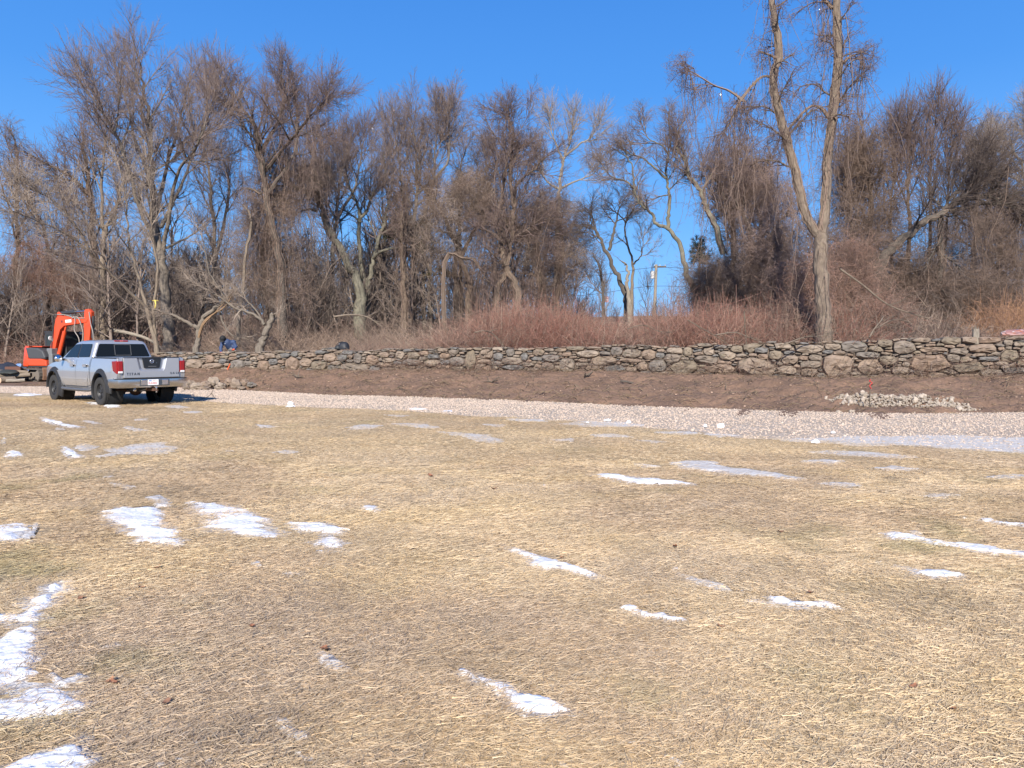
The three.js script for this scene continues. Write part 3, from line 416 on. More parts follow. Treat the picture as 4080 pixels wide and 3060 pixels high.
  part('packed_core', g, new THREE.MeshStandardMaterial({ color: rgb(.13, .1, .08), roughness: 1, side: THREE.DoubleSide }), wall);
  console.log('wall stones', made.length);
}
// ---------- bare winter trees ----------
const barkTex = texture(512, (u, v) => { const a = fbm(u * 16, v * 5, 5, 0, 71), b = fbm(u * 8, v * 8, 4, 8, 72), l = sstep(.58, .72, fbm(u * 12 + 5, v * 12, 4, 12, 73)), k = .45 + .75 * a + .3 * (b - .5); return [lerp(k, .95, l * .35), lerp(k, .97, l * .35), lerp(k, .88, l * .3)]; }, true, 1, .8);
const barkBump = texture(512, (u, v) => fbm(u * 20, v * 5, 5, 0, 74), false, 1, .8);
const bark = (r, g, b) => new THREE.MeshStandardMaterial({ color: rgb(r, g, b), map: barkTex, bumpMap: barkBump, bumpScale: .03, roughness: .95 });
const twigM = (r, g, b) => new THREE.MeshStandardMaterial({ color: rgb(r, g, b), roughness: .9 });
const M = {
  twin: bark(.225, .175, .132), grey: bark(0.217, 0.181, 0.144), tan: bark(0.259, 0.205, 0.153), dark: bark(0.126, 0.105, 0.087), pale: bark(0.313, 0.271, 0.217), lichen: bark(0.217, 0.199, 0.150), brown: bark(0.175, 0.129, 0.096), split: bark(0.313, 0.199, 0.114),
  tGrey: twigM(0.210, 0.158, 0.135), tRed: twigM(0.171, 0.121, 0.105), tBrown: twigM(0.195, 0.137, 0.103), tPale: twigM(0.313, 0.251, 0.199), tDark: twigM(0.132, 0.100, 0.084), vine: twigM(0.246, 0.176, 0.135), vinePale: twigM(0.344, 0.271, 0.213),
};
const rv = (R) => V(R() * 2 - 1, R() * 2 - 1, R() * 2 - 1);
function wander(start, dir, len, segs, R, wig, up) { const pts = [start.clone()], d = dir.clone(), q = start.clone(); for (let i = 0; i < segs; i++) { d.addScaledVector(rv(R), wig); d.y += up / segs; d.normalize(); q.addScaledVector(d, len / segs); pts.push(q.clone()); } return pts; }
function ortho(d, az) { const a = Math.abs(d.y) < .9 ? V(0, 1, 0) : V(1, 0, 0), u = V().crossVectors(d, a).normalize(), w = V().crossVectors(d, u); return u.multiplyScalar(Math.cos(az)).addScaledVector(w, Math.sin(az)); }
// sprays of fine twigs, one metre long, growing along +y
function spray(seed, o) {
  const R = rng(seed), t = new Tubes(), add = (p, d, L, r, lev) => {
    const pts = wander(p, d, L, lev ? 2 : 4, R, o.wig, o.up); t.add(pts, (k) => r * (1 - .6 * k), 3);
    if (lev >= o.levels) return;
    const n = lev ? o.n2 : o.n1;
    for (let i = 0; i < n; i++) { const k = lerp(.12, .98, (i + R()) / n), f = k * (pts.length - 1), a = Math.min(pts.length - 2, Math.floor(f)), q = pts[a].clone().lerp(pts[a + 1], f - a), dd = pts[a + 1].clone().sub(pts[a]).normalize(), ang = lerp(.4, 1, R()); add(q, dd.multiplyScalar(Math.cos(ang)).addScaledVector(ortho(dd, R() * 6.3), Math.sin(ang)).normalize(), L * lerp(.35, .62, R()) * (1 - .35 * k), r * .72, lev + 1); }
  };
  add(V(0, 0, 0), V(0, 1, 0), 1, o.r, 0); return t.build();
}
const SPRAY = {
  up: [1, 2, 3].map((k) => spray(400 + k, { wig: .2, up: .5, n1: 7, n2: 2, levels: 1, r: .0105 })),
  spread: [1, 2, 3].map((k) => spray(410 + k, { wig: .36, up: .1, n1: 8, n2: 2, levels: 1, r: .0105 })),
  curl: [1, 2, 3].map((k) => spray(420 + k, { wig: .55, up: -.25, n1: 6, n2: 2, levels: 2, r: .0105 })),
  droop: [1, 2, 3].map((k) => spray(430 + k, { wig: .3, up: -1.1, n1: 5, n2: 2, levels: 2, r: .0095 })),
};
let triCount = 0;
function makeTree(o) {
  const R = rng(o.seed), wood = new Tubes(), fine = new Tubes(), sprays = [], st = (o.sprayStep ?? .3) * 1.5, cap = o.cap ?? 2600, grown = [];
  const addSpray = (q, d, s) => { if (sprays.length < cap) sprays.push(place(q, d, R() * 6.3, s * lerp(.75, 1.25, R()))); };
  const grow = (pos, dir, len, r, lev) => {
    const segs = lev === 1 ? 7 : 4, pts = wander(pos, dir, len, segs, R, o.wig * (lev === 1 ? 1.05 : 1.35), o.up);
    const r1 = Math.max(r * .3, .008); (r > .035 ? wood : fine).add(pts, (t) => lerp(r, r1, t), r > .07 ? 6 : r > .03 ? 5 : lev > 2 ? 3 : 4);
    if (lev === 1) grown.push(pts);
    const dirAt = (f) => { const a = Math.min(segs - 1, Math.floor(f)); return [pts[a].clone().lerp(pts[a + 1], f - a), pts[a + 1].clone().sub(pts[a]).normalize()]; };
    if (lev < (o.levels ?? 2)) { const n = Math.max(3, Math.round(((o.n2 ?? 7) + 3) * clamp(len / (o.len * .7), .4, 1.4))); for (let i = 0; i < n; i++) { const t = lerp(.15, .97, (i + R()) / n), [q, d] = dirAt(t * segs), ang = lerp(.95, .4, t) * lerp(.75, 1.2, R()); grow(q, d.clone().multiplyScalar(Math.cos(ang)).addScaledVector(ortho(d, i * 2.4 + R() * 1.2), Math.sin(ang)).normalize(), len * lerp(.3, .55, R()) * (1.15 - .55 * t), Math.max(.012, r * lerp(.45, .62, R()) * (1 - .3 * t)), lev + 1); } }
    const n = Math.ceil(len / st * (lev === 1 ? .6 : 1)); for (let i = 0; i <= n; i++) { const t = lerp(lev === 1 ? .3 : .12, 1, i / n), [q, d] = dirAt(Math.min(segs - .001, t * segs)), ang = i === n ? 0 : lerp(.4, 1, R()); addSpray(q, d.clone().multiplyScalar(Math.cos(ang)).addScaledVector(ortho(d, R() * 6.3), Math.sin(ang)).normalize(), o.spray ?? .75); }
  };
  const laid = [];
  const stems = o.stems.map((s) => {
    // [[x, y in the photo, extra depth], ...], radii
    const raw = s.p.map(([x, y, dz = 0]) => at(x, y, o.D + dz)), loose = !s.foot && laid.length && Math.min(...laid.map((q) => q.distanceTo(raw[0]))) > .55 && raw[0].y < 9; if (loose) { const q = raw[0]; raw.unshift(V(q.x + (raw[0].x - raw[1].x) * .2, H(q.x, q.z) - .1, q.z)); s.foot = 1; }
    const n = Math.max(8, raw.length * 4), pts = curve(raw, n), j = s.r0 * .5;
    for (let i = 1; i < n; i++) pts[i].add(rv(R).multiplyScalar(j * (o.knob ?? .6)));
    if (s.foot) { const q = pts[0]; q.y = H(q.x, q.z) - .15; }
    const rt = (o.slim ?? .78); const rad = (t) => rt * lerp(s.r0, s.r1, Math.pow(t, .8)) + (s.foot ? s.r0 * .28 * Math.exp(-t * 16) : 0);
    laid.push(...pts); wood.add(pts, rad, s.r0 > .12 ? 10 : 7, true); return { pts, rad, ...s };
  });
  for (const s of stems) {
    const n = s.n ?? o.n1, L = s.len ?? o.len, m = s.pts.length - 1;
    for (let i = 0; i < n; i++) {
      const t = lerp(s.t0 ?? .35, 1, Math.pow((i + R()) / n, .85)), f = Math.min(m - .001, t * m), a = Math.floor(f), q = s.pts[a].clone().lerp(s.pts[a + 1], f - a), d = s.pts[a + 1].clone().sub(s.pts[a]).normalize(), ang = lerp(o.ang ?? 1.05, .35, t) * lerp(.8, 1.2, R());
      grow(q, d.clone().multiplyScalar(Math.cos(ang)).addScaledVector(ortho(d, i * 2.4 + R()), Math.sin(ang)).normalize(), L * lerp(.65, 1.15, R()) * (1.08 - .6 * t), Math.max(.018, Math.min(s.rad(t) * .62, L * .019)), 1);
    }
    if (s.r1 < .06) { const d = s.pts[m].clone().sub(s.pts[m - 1]).normalize(); grow(s.pts[m], d, L * .28, s.r1, 2); }
  }
  const root = stems[0].pts[0].clone(), t = thing(o.name ?? 'bare_tree', o.label, o.cat ?? 'tree', null, root), tm = M[o.bark ?? 'grey'];
  const shift = (g) => g.translate(-root.x, -root.y, -root.z);
  part('trunk', shift(wood.build()), tm, t); triCount += wood.tris + fine.tris;
  if (fine.tris) part('crown', shift(fine.build()), o.twigBark ?? M[o.twig ?? 'tGrey'], t);
  if (o.vines) {
    const vt = new Tubes(), v = o.vines;
    for (let i = 0; i < v.n; i++) {
      const src = R() < .62 ? stems[Math.floor(R() * stems.length)].pts : grown.length ? grown[Math.floor(R() * grown.length)] : stems[0].pts, k = Math.floor(lerp(src.length * .2, src.length, R())), q = src[Math.min(src.length - 1, k)].clone().add(rv(R).multiplyScalar(.18)), floor = H(q.x, q.z), drop = Math.min(q.y - floor + .1, lerp(.8, v.len, R()));
      if (drop < .3) continue;
      const pts = [q.clone()], w = V(0, 0, 0), segs = Math.ceil(drop / .28); let x = q.x, z = q.z; const pull = src[0];
      for (let s = 1; s <= segs; s++) { w.addScaledVector(rv(R), .07); w.multiplyScalar(.86); x += w.x + (stems[0].pts[0].x - x) * (v.hug ?? .006); z += w.z + (stems[0].pts[0].z - z) * (v.hug ?? .006); pts.push(V(x, q.y - drop * s / segs + (R() - .5) * .1, z)); }
      const r = lerp(.006, .018, R() * R()) * (v.r ?? 1) * 1.15; vt.add(pts, (u) => r * (1 - .4 * u), 3);
      for (let s = 1; s < pts.length; s += 1) if (R() < (v.fuzz ?? .5)) { const d = rv(R); d.y -= .4; addSpray(pts[s], d.normalize(), (v.spray ?? .45)); }
    }
    // climbers wound up the trunk
    for (const s of stems) for (let i = 0; i < (v.wind ?? 3); i++) { const pts = [], ph = R() * 6.3, tw = (R() - .5) * 7, m = s.pts.length; for (let k = 0; k < m * .85; k++) { const th = ph + tw * k / m + R() * .6, rr = s.rad(k / m) + .015; pts.push(s.pts[k].clone().add(V(Math.cos(th) * rr, 0, Math.sin(th) * rr))); } if (pts.length > 2) vt.add(pts, (u) => lerp(.02, .009, u) * (v.r ?? 1), 4); }
    if (vt.tris) { const vm = part('vines', shift(vt.build()), M[v.mat ?? 'vine'], t); vm.userData.kind = 'stuff'; triCount += vt.tris; }
  }
  if (sprays.length) { const g = SPRAY[o.kind ?? 'spread'][o.seed % 3], tr = new THREE.Matrix4().makeTranslation(-root.x, -root.y, -root.z); instanced('twigs', g, M[o.twig ?? 'tGrey'], sprays.map((q) => tr.clone().multiply(q)), null, t); }
  return t;
}
// pixel frames of the zooms the stems were read from
const fr = (ox, oy, s) => (str) => str.split(' ').map((q) => { const [x, y, dz] = q.split(',').map(Number); return [ox + x / s, oy + y / s, dz || 0]; });
const ZL = fr(0, 0, 1.185), ZL2 = fr(0, 600, 2.37), ZM = fr(1000, 300, 1.508), ZG = fr(2300, 0, 1.185), ZR = fr(3000, 0, 1.185);
const S = (p, r0, r1, x = {}) => ({ p, r0, r1, ...x });
const trees = [
  // left group
  { label: 'tall grey tree with a wide fan crown behind the truck roof', D: 42, seed: 1, bark: 'grey', stems: [S(ZL('795,1690 790,1500 775,1280 740,1080 715,900 712,700 700,560 680,380 640,200'), .42, .04, { foot: 1, t0: .32, n: 26 }), S(ZL('745,1180,0 640,900,-2 560,640,-3 470,480,-4 400,390,-4'), .16, .03, { t0: .3, n: 14 }), S(ZL('735,1000 790,760,2 850,540,3 900,330,4'), .17, .03, { t0: .3, n: 14 }), S(ZL('770,1180 840,800,-1 940,640,-3 1010,420,-2'), .15, .03, { t0: .3, n: 14 }), S(ZL('735,900 640,640,3 590,430,4 540,270,4'), .15, .03, { t0: .3, n: 14 }), S(ZL('760,1060 870,820,1 950,600,2 990,350,2'), .14, .03, { t0: .3, n: 14 }), S(ZL('785,1160 880,1110,1 960,1060,2'), .1, .03, { t0: .3, n: 6, len: 2 })], len: 3.5, n1: 14, n2: 8, wig: .13, up: .5, kind: 'up', twig: 'tGrey', cap: 3800, spray: .85, sprayStep: .34 },
  { label: 'pale slender twin stemmed tree leaning left, right behind the truck', D: 37, seed: 2, bark: 'tan', stems: [S(ZL('745,1660 700,1480 665,1340 620,1190 605,1060 590,900 560,760'), .135, .03, { foot: 1, t0: .4, n: 9 }), S(ZL('735,1610 725,1440 745,1280 715,1080 712,920 690,700'), .115, .03, { t0: .4, n: 9 }), S(ZL('690,1450 560,1320,-1 440,1200,-2 330,1100,-3 180,1030,-4 60,980,-5'), .11, .02, { t0: .25, n: 14, len: 2.6 }), S(ZL('440,1200,-2 330,1010,-3 240,920,-3 130,870,-4'), .08, .02, { t0: .2, n: 10, len: 2.2 })], len: 2.6, n1: 8, n2: 6, wig: .16, up: .4, twig: 'tPale', cap: 1500, spray: .7 },
  { label: 'vine wrapped dark trunk standing behind the excavator arm', D: 45, seed: 3, bark: 'brown', stems: [S(ZL('455,1650 448,1400 440,1150 432,960 405,780 385,600'), .34, .06, { foot: 1, t0: .4, n: 14 }), S(ZL('415,900 360,840 300,790 270,770'), .16, .05, { t0: .3, n: 8 })], len: 3.2, n1: 12, n2: 7, wig: .2, up: .1, twig: 'tRed', cap: 2400, vines: { n: 190, len: 10, fuzz: .45, wind: 7 } },
  { label: 'light grey forked trunk right of the vine wrapped one', D: 44, seed: 4, bark: 'tan', stems: [S(ZL('485,1640 485,1400 487,1200 500,1080 545,980 570,880 600,760'), .25, .05, { foot: 1, t0: .4, n: 12 }), S(ZL('490,1180 480,900 490,700 500,560'), .15, .04, { t0: .3, n: 10 })], len: 3.2, n1: 12, n2: 7, wig: .16, up: .4, kind: 'up', cap: 1900 },
  { label: 'brown tree with a hanging vine skirt at the far left', D: 47, seed: 5, bark: 'brown', stems: [S(ZL('65,1640 70,1420 75,1180 78,960 80,800 70,640'), .3, .05, { foot: 1, t0: .35, n: 14 }), S(ZL('75,1480 30,1410 -40,1370'), .2, .1, { n: 3 })], len: 3.4, n1: 14, n2: 7, wig: .2, up: .3, twig: 'tBrown', cap: 2200, vines: { n: 90, len: 6, fuzz: .6 } },
  { label: 'shaggy vine hung tree between the far left one and the tall grey one', D: 50, seed: 6, bark: 'brown', stems: [S(ZL('250,1620 230,1450 250,1280 210,1100 160,960 120,860'), .24, .04, { foot: 1, n: 14 }), S(ZL('290,1600 300,1380 330,1250 320,1060'), .18, .04, { n: 10 })], len: 3.4, n1: 12, n2: 7, wig: .24, up: .2, twig: 'tBrown', cap: 2200, vines: { n: 90, len: 7, fuzz: .6 } },
  { label: 'broken tree with raw orange split wood, left of the bent worker', D: 36.6, seed: 7, bark: 'grey', cat: 'broken tree', name: 'broken_tree', stems: [S(ZL('930,1650 935,1590 945,1530 960,1500 1000,1460 1035,1438'), .17, .115, { foot: 1, n: 2, len: 1.3, t0: .8 }), S(ZL('935,1550 900,1530 850,1500 800,1480 755,1465'), .13, .05, { t0: .4, n: 5, len: 1.2 }), S(ZL('1035,1438 1060,1410 1030,1350 990,1280 960,1130 920,1020'), .09, .02, { n: 7, len: 1.5 }), S(ZL('1030,1440 1045,1500 1075,1560 1110,1590 1165,1590'), .075, .03, { n: 4, len: .8 })], len: 1.5, n1: 4, n2: 5, wig: .2, up: .2, twig: 'tPale', cap: 500, spray: .5 },
  { label: 'leaning stump trunk with fallen limbs, right of the bent worker', D: 36.2, seed: 8, bark: 'grey', cat: 'broken tree', name: 'leaning_tree', stems: [S(ZL('1225,1650 1245,1590 1275,1530 1290,1480'), .23, .15, { foot: 1, n: 2, len: 1, t0: .8 }), S(ZL('1250,1530 1215,1490 1170,1470 1110,1450 1040,1400 960,1350 890,1310'), .11, .03, { n: 9, len: 1.6, t0: .25 }), S(ZL('1245,1520 1200,1450 1150,1400 1120,1370'), .07, .02, { n: 6, len: 1.2 })], len: 1.3, n1: 5, n2: 5, wig: .25, up: .2, twig: 'tPale', cap: 500, spray: .5 },
  { label: 'tall vine laden reddish tree with spread top, left of the open sky', D: 41, seed: 9, bark: 'dark', stems: [S(ZL('1335,1640 1330,1450 1325,1250 1290,1050 1250,850 1220,650 1190,520 1120,420 1060,330'), .36, .035, { foot: 1, t0: .45, n: 20 }), S(ZL('1225,680 1290,560,1 1340,430,2 1330,270,2'), .15, .03, { n: 13 }), S(ZL('1240,780 1350,640,-1 1440,520,-2 1520,430,-2'), .15, .03, { n: 14 }), S(ZL('1260,880 1380,700 1400,520,2 1390,360,3'), .13, .03, { n: 13 }), S(ZL('1230,880 1200,860 1165,850'), .11, .08, { n: 0 })], len: 3.6, n1: 14, n2: 8, wig: .17, up: .35, kind: 'spread', twig: 'tRed', cap: 4200, vines: { n: 230, len: 10, fuzz: .5, wind: 7 } },
  { label: 'vine covered stem close on the left of the tall reddish tree', D: 43, seed: 10, bark: 'brown', stems: [S(ZL('1255,1640 1260,1400 1240,1180 1260,1000 1280,860'), .26, .08, { foot: 1, t0: .4, n: 12 })], len: 2.6, n1: 12, n2: 7, wig: .25, up: 0, kind: 'curl', twig: 'tRed', cap: 2000, vines: { n: 120, len: 7, fuzz: .5, wind: 4 } },
  { label: 'snapped pale trunk top standing in front of the vine laden tree', D: 40, seed: 11, bark: 'tan', stems: [S(ZL('1120,1560 1150,1350 1160,1180 1185,1020 1175,970 1145,930'), .12, .07, { foot: 1, n: 5, len: 1.2 })], len: 1.2, n1: 5, n2: 5, wig: .2, up: .2, cap: 300 },
  // middle
  { label: 'thick dark trunk leaning left with a bristling bent limb', D: 44, seed: 12, bark: 'lichen', stems: [S(ZM('660,1400 640,1200 600,1110 540,990 490,890 440,770 400,680 370,630'), .38, .13, { foot: 1, t0: .6, n: 9 }), S(ZM('370,630 280,590,-1 230,560,-1 190,500,-1 170,390'), .2, .05, { t0: .1, n: 15, len: 2.4 }), S(ZM('400,740 340,730 280,760'), .12, .04, { n: 4 })], len: 2.8, n1: 10, n2: 7, wig: .2, up: .5, kind: 'up', twig: 'tDark', cap: 2400 },
  { label: 'grey forked tree with pale lichen, right of the leaning dark trunk', D: 45, seed: 13, bark: 'lichen', stems: [S(ZM('690,1400 700,1250 720,1150 740,1040 790,860 820,720 830,600 800,420'), .26, .04, { foot: 1, t0: .45, n: 14 }), S(ZM('685,1250 655,1000 650,800 700,740 720,660 770,560'), .2, .04, { n: 12 }), S(ZM('655,820 640,700 580,560 530,420'), .14, .03, { n: 12 }), S(ZM('735,1050 800,1000,-1 900,980,-1 950,950'), .13, .05, { n: 6, len: 1.6 })], len: 3.2, n1: 12, n2: 7, wig: .16, up: .5, kind: 'up', cap: 3000 },
  { label: 'many stemmed grey tree with a tall feathery top at middle left', D: 46, seed: 14, bark: 'grey', stems: [S(ZM('975,1400 985,1200 975,950 990,700 1000,500 985,300 960,130'), .26, .03, { foot: 1, t0: .38, n: 18 }), S(ZM('980,1000 940,760 900,520 880,330 850,140'), .15, .03, { n: 14 }), S(ZM('985,900 1060,700 1100,480 1110,300 1130,120'), .15, .03, { n: 14 }), S(ZM('990,640 1180,420 1190,250 1180,120'), .12, .03, { n: 12 }), S(ZM('1075,1300 1060,1100 1020,960 1080,800 1110,620'), .17, .03, { n: 12 })], len: 3.1, n1: 14, n2: 8, wig: .12, up: .7, kind: 'up', twig: 'tGrey', cap: 4200, spray: .85 },
  { label: 'slim reddish trunk left of the many stemmed grey tree', D: 43, seed: 15, bark: 'brown', stems: [S(ZM('925,1420 920,1250 910,1050 905,850 910,650'), .2, .05, { foot: 1, t0: .5, n: 10 })], len: 2.2, n1: 10, n2: 6, wig: .2, up: .3, twig: 'tRed', cap: 1200, vines: { n: 30, len: 5, fuzz: .4 } },
  { label: 'crooked pale barked tree with a tangled top, centre of the wood', D: 40, seed: 16, bark: 'brown', stems: [S(ZM('1605,1420 1590,1230 1540,1130 1510,1020 1500,930'), .27, .16, { foot: 1, n: 4 }), S(ZM('1500,930 1440,880 1370,860'), .14, .06, { n: 5, len: 1.4 }), S(ZM('1455,830 1490,740 1515,600 1525,480 1580,430 1600,330'), .15, .04, { n: 12 }), S(ZM('1480,1420 1475,1260 1530,1150 1555,1000 1570,850 1580,700 1600,560 1700,470 1760,400'), .2, .04, { foot: 0, n: 16 }), S(ZM('1580,720 1560,560 1560,380 1570,200 1540,120'), .13, .03, { n: 12 }), S(ZM('1185,1025 1280,1050 1340,1060 1380,1130 1420,1200'), .12, .05, { n: 5, len: 1.2 })], len: 2.9, n1: 12, n2: 8, wig: .24, up: .2, twig: 'tRed', cap: 3800, vines: { n: 120, len: 7, fuzz: .5, wind: 4 } },
  { label: 'vine smothered leaning stem left of the crooked pale tree', D: 42, seed: 17, bark: 'brown', stems: [S(ZM('1300,1400 1310,1230 1260,1050 1190,850 1120,700 1040,600'), .22, .05, { foot: 1, n: 14 }), S(ZM('1260,1050 1330,880 1400,740 1420,620'), .14, .04, { n: 12 })], len: 2.6, n1: 12, n2: 8, wig: .28, up: .05, kind: 'curl', twig: 'tBrown', cap: 2800, vines: { n: 150, len: 6, fuzz: .6, wind: 3 } },
  { label: 'round vine heaped tree at the left edge of the sky gap', D: 41, seed: 18, bark: 'brown', stems: [S(ZM('1760,1400 1740,1200 1720,1000 1700,850 1720,720'), .22, .06, { foot: 1, n: 16, t0: .2 }), S(ZM('1840,1400 1850,1200 1880,1000 1860,820'), .17, .05, { n: 14, t0: .2 })], len: 2.5, n1: 14, n2: 8, wig: .3, up: -.2, kind: 'curl', twig: 'tRed', cap: 3400, vines: { n: 180, len: 6, fuzz: .7, wind: 3 } },
  { label: 'whitish bare tree with clear spreading limbs against the sky', D: 50, seed: 19, bark: 'pale', stems: [S(ZM('1830,1300 1840,1000 1845,720 1855,600 1870,460 1900,340 1930,200 1935,110'), .24, .03, { foot: 1, t0: .62, n: 12 }), S(ZM('1855,600 1790,560 1740,470 1720,360'), .12, .03, { n: 9 }), S(ZM('1865,590 1960,540 2050,500 2090,460'), .1, .02, { n: 9 }), S(ZM('1890,380 1980,300 2050,250 2070,170'), .1, .02, { n: 9 }), S(ZM('1880,420 1830,300 1800,200 1790,120'), .1, .02, { n: 9 })], len: 2.2, n1: 9, n2: 6, wig: .16, up: .5, kind: 'up', twig: 'tPale', cap: 1500, spray: .7, sprayStep: .42 },
  // the sky gap
  { label: 'dark bent tree leaning left in the sky gap', D: 40, seed: 20, bark: 'dark', stems: [S(ZG('235,1430 225,1360 190,1270 150,1180 115,1100 90,1050 65,1015 25,1020'), .2, .05, { foot: 1, t0: .5, n: 8 }), S(ZG('150,1140 175,1040 190,960 200,900'), .12, .03, { n: 7 }), S(ZG('95,1070 75,1000 70,960'), .08, .03, { n: 5 }), S(ZG('120,1400 115,1300 95,1200'), .12, .05, { foot: 0, n: 4 })], len: 1.8, n1: 8, n2: 6, wig: .25, up: .3, twig: 'tDark', cap: 800, spray: .6, sprayStep: .45 },
  { label: 'pale broken snag trunk beside the dark bent tree', D: 38.5, seed: 21, bark: 'pale', cat: 'dead tree', name: 'dead_snag', stems: [S(ZG('250,1440 240,1380 235,1300 240,1260 230,1215 222,1205'), .16, .05, { foot: 1, n: 0 })], len: 1, n1: 0, n2: 4, wig: .2, up: .2 },
  { label: 'thin pale forked tree behind the broken snag', D: 42, seed: 22, bark: 'tan', stems: [S(ZG('255,1400 262,1280 262,1200 240,1110 225,1010 240,970 265,930'), .12, .03, { foot: 1, t0: .45, n: 7 }), S(ZG('262,1215 300,1170 315,1060'), .07, .02, { n: 5 }), S(ZG('232,1000 190,950 150,930'), .06, .02, { n: 4 })], len: 1.6, n1: 7, n2: 5, wig: .2, up: .3, twig: 'tPale', cap: 420, spray: .6, sprayStep: .5 },
  { label: 'tall S curved tree with two grey stems in the sky gap', D: 38, seed: 23, bark: 'lichen', stems: [S(ZG('575,1400 555,1345 520,1275 500,1200 485,1120 455,1055 420,1025 370,1000 355,960 320,920 290,880 270,810 265,740 240,670 180,620'), .2, .03, { foot: 1, t0: .55, n: 14 }), S(ZG('428,1025 430,950 438,870 425,800 420,720 430,640 440,560 430,470'), .13, .025, { t0: .25, n: 13 }), S(ZG('420,770 360,710 300,660 240,640 200,590'), .09, .02, { n: 9 }), S(ZG('285,870 240,790 160,760 110,690'), .08, .02, { n: 8 }), S(ZG('430,640 400,600 330,560 320,500'), .07, .02, { n: 7 })], len: 1.9, n1: 8, n2: 6, wig: .24, up: .35, twig: 'tGrey', cap: 1700, spray: .6, sprayStep: .42 },
  { label: 'crooked tree right of the S curved one, rising from the vine mound', D: 37, seed: 24, bark: 'lichen', stems: [S(ZG('690,1160 650,1010 610,930 590,860 560,800 520,750 515,680 480,630 470,560 500,480'), .19, .03, { foot: 0, t0: .35, n: 14 }), S(ZG('600,900 600,820 640,740'), .08, .03, { n: 6 })], len: 2, n1: 10, n2: 6, wig: .24, up: .4, twig: 'tRed', cap: 1300, spray: .65, vines: { n: 30, len: 5, fuzz: .3 } },
  { label: 'pale limbed tree inside the thicket left of the big twin trunk', D: 38, seed: 25, bark: 'pale', stems: [S(ZG('830,1400 830,1260 820,1050 780,950 720,900 690,850'), .2, .04, { foot: 1, n: 12 }), S(ZG('800,1000 760,900 740,780 700,740'), .1, .03, { n: 8 }), S(ZG('910,1070 950,1000 990,950'), .09, .03, { n: 6 })], len: 2.2, n1: 10, n2: 7, wig: .24, up: .3, twig: 'tRed', cap: 1800, vines: { n: 60, len: 5, fuzz: .6 } },
  // right
  { label: 'big twin trunk tree close behind the wall, trailing vines', D: 27, seed: 26, bark: 'twin', knob: .2, slim: .66, name: 'twin_trunk_tree', stems: [S(ZR('335,1600 328,1450 322,1300 318,1180 320,1090'), .37, .34, { foot: 1, n: 0 }), S(ZR('305,1110 265,1050 235,980 215,880 195,790 165,690 135,570 105,460 95,370 125,250 105,120 88,-20 80,-160'), .24, .15, { t0: .3, n: 14, len: 2 }), S(ZR('325,1110 338,1000 348,850 358,700 378,560 388,420 402,280 398,140 395,0 392,-160'), .27, .18, { t0: .35, n: 15, len: 2 }), S(ZR('357,555 320,510 280,500 240,530 195,580 165,610'), .085, .05, { n: 5, len: 1.2 }), S(ZR('90,365 50,360 10,390 -60,480 -110,580 -160,660'), .075, .02, { n: 12, len: 1.4 }), S(ZR('-40,480 -110,430 -190,400 -270,350 -310,330'), .04, .012, { n: 8, len: 1.2 }), S(ZR('425,300 455,270 520,248'), .07, .03, { n: 4, len: 1 }), S(ZR('375,40 345,10 320,-20'), .1, .06, { n: 3, len: 1.5 }), S(ZR('115,280 85,262 50,250'), .08, .04, { n: 2, len: .8 })], len: 2, n1: 8, n2: 6, wig: .34, up: -.5, kind: 'droop', twig: 'tRed', cap: 2300, spray: .62, sprayStep: .42, vines: { n: 230, len: 5, hug: .002, fuzz: .3, wind: 6, r: 1 } },
  { label: 'dark thick limb arching far to the right over the thicket', D: 33, seed: 27, bark: 'dark', name: 'arching_tree', stems: [S(ZR('560,1330 610,1200 680,1110 750,1040 830,985 900,940 950,905 1010,880 1090,870 1190,875 1300,890 1420,930'), .3, .06, { foot: 1, t0: .3, n: 26 }), S(ZR('900,940 1000,920 1080,900 1150,890 1250,930 1330,990'), .12, .03, { n: 14 }), S(ZR('945,905 1000,840 1040,780 1060,690'), .1, .03, { n: 10 }), S(ZR('890,950 885,1050 890,1140 880,1300'), .15, .12, { n: 6 })], len: 2.6, n1: 14, n2: 8, wig: .22, up: .45, kind: 'up', twig: 'tDark', cap: 3600, vines: { n: 90, len: 4, hug: 0, fuzz: .6 } },
  { label: 'clump of tall upright purple shoots above the arching limb', D: 35, seed: 28, bark: 'brown', stems: [S(ZR('720,1300 740,1000 730,800 740,640 735,520'), .14, .02, { foot: 1, t0: .35, n: 15 }), S(ZR('830,1300 840,980 835,740 850,580 860,440'), .13, .02, { n: 16 }), S(ZR('900,1200 920,900 930,700 960,540'), .12, .02, { n: 14 }), S(ZR('660,1200 650,900 670,720 660,570'), .12, .02, { n: 14 })], len: 2.6, n1: 15, n2: 7, wig: .1, up: .9, ang: .6, kind: 'up', twig: 'tRed', cap: 1500, spray: .9, sprayStep: .5 },
  { label: 'bushy grey tree filling the gap right of the twin trunk', D: 34, seed: 29, bark: 'brown', stems: [S(ZR('540,1400 540,1150 560,900 540,700 520,560'), .2, .03, { foot: 1, t0: .2, n: 20 }), S(ZR('460,1350 470,1080 450,850 440,640'), .16, .03, { t0: .2, n: 16 })], len: 2.4, n1: 16, n2: 8, wig: .24, up: .3, twig: 'tBrown', cap: 3600, vines: { n: 90, len: 5, fuzz: .6 } },
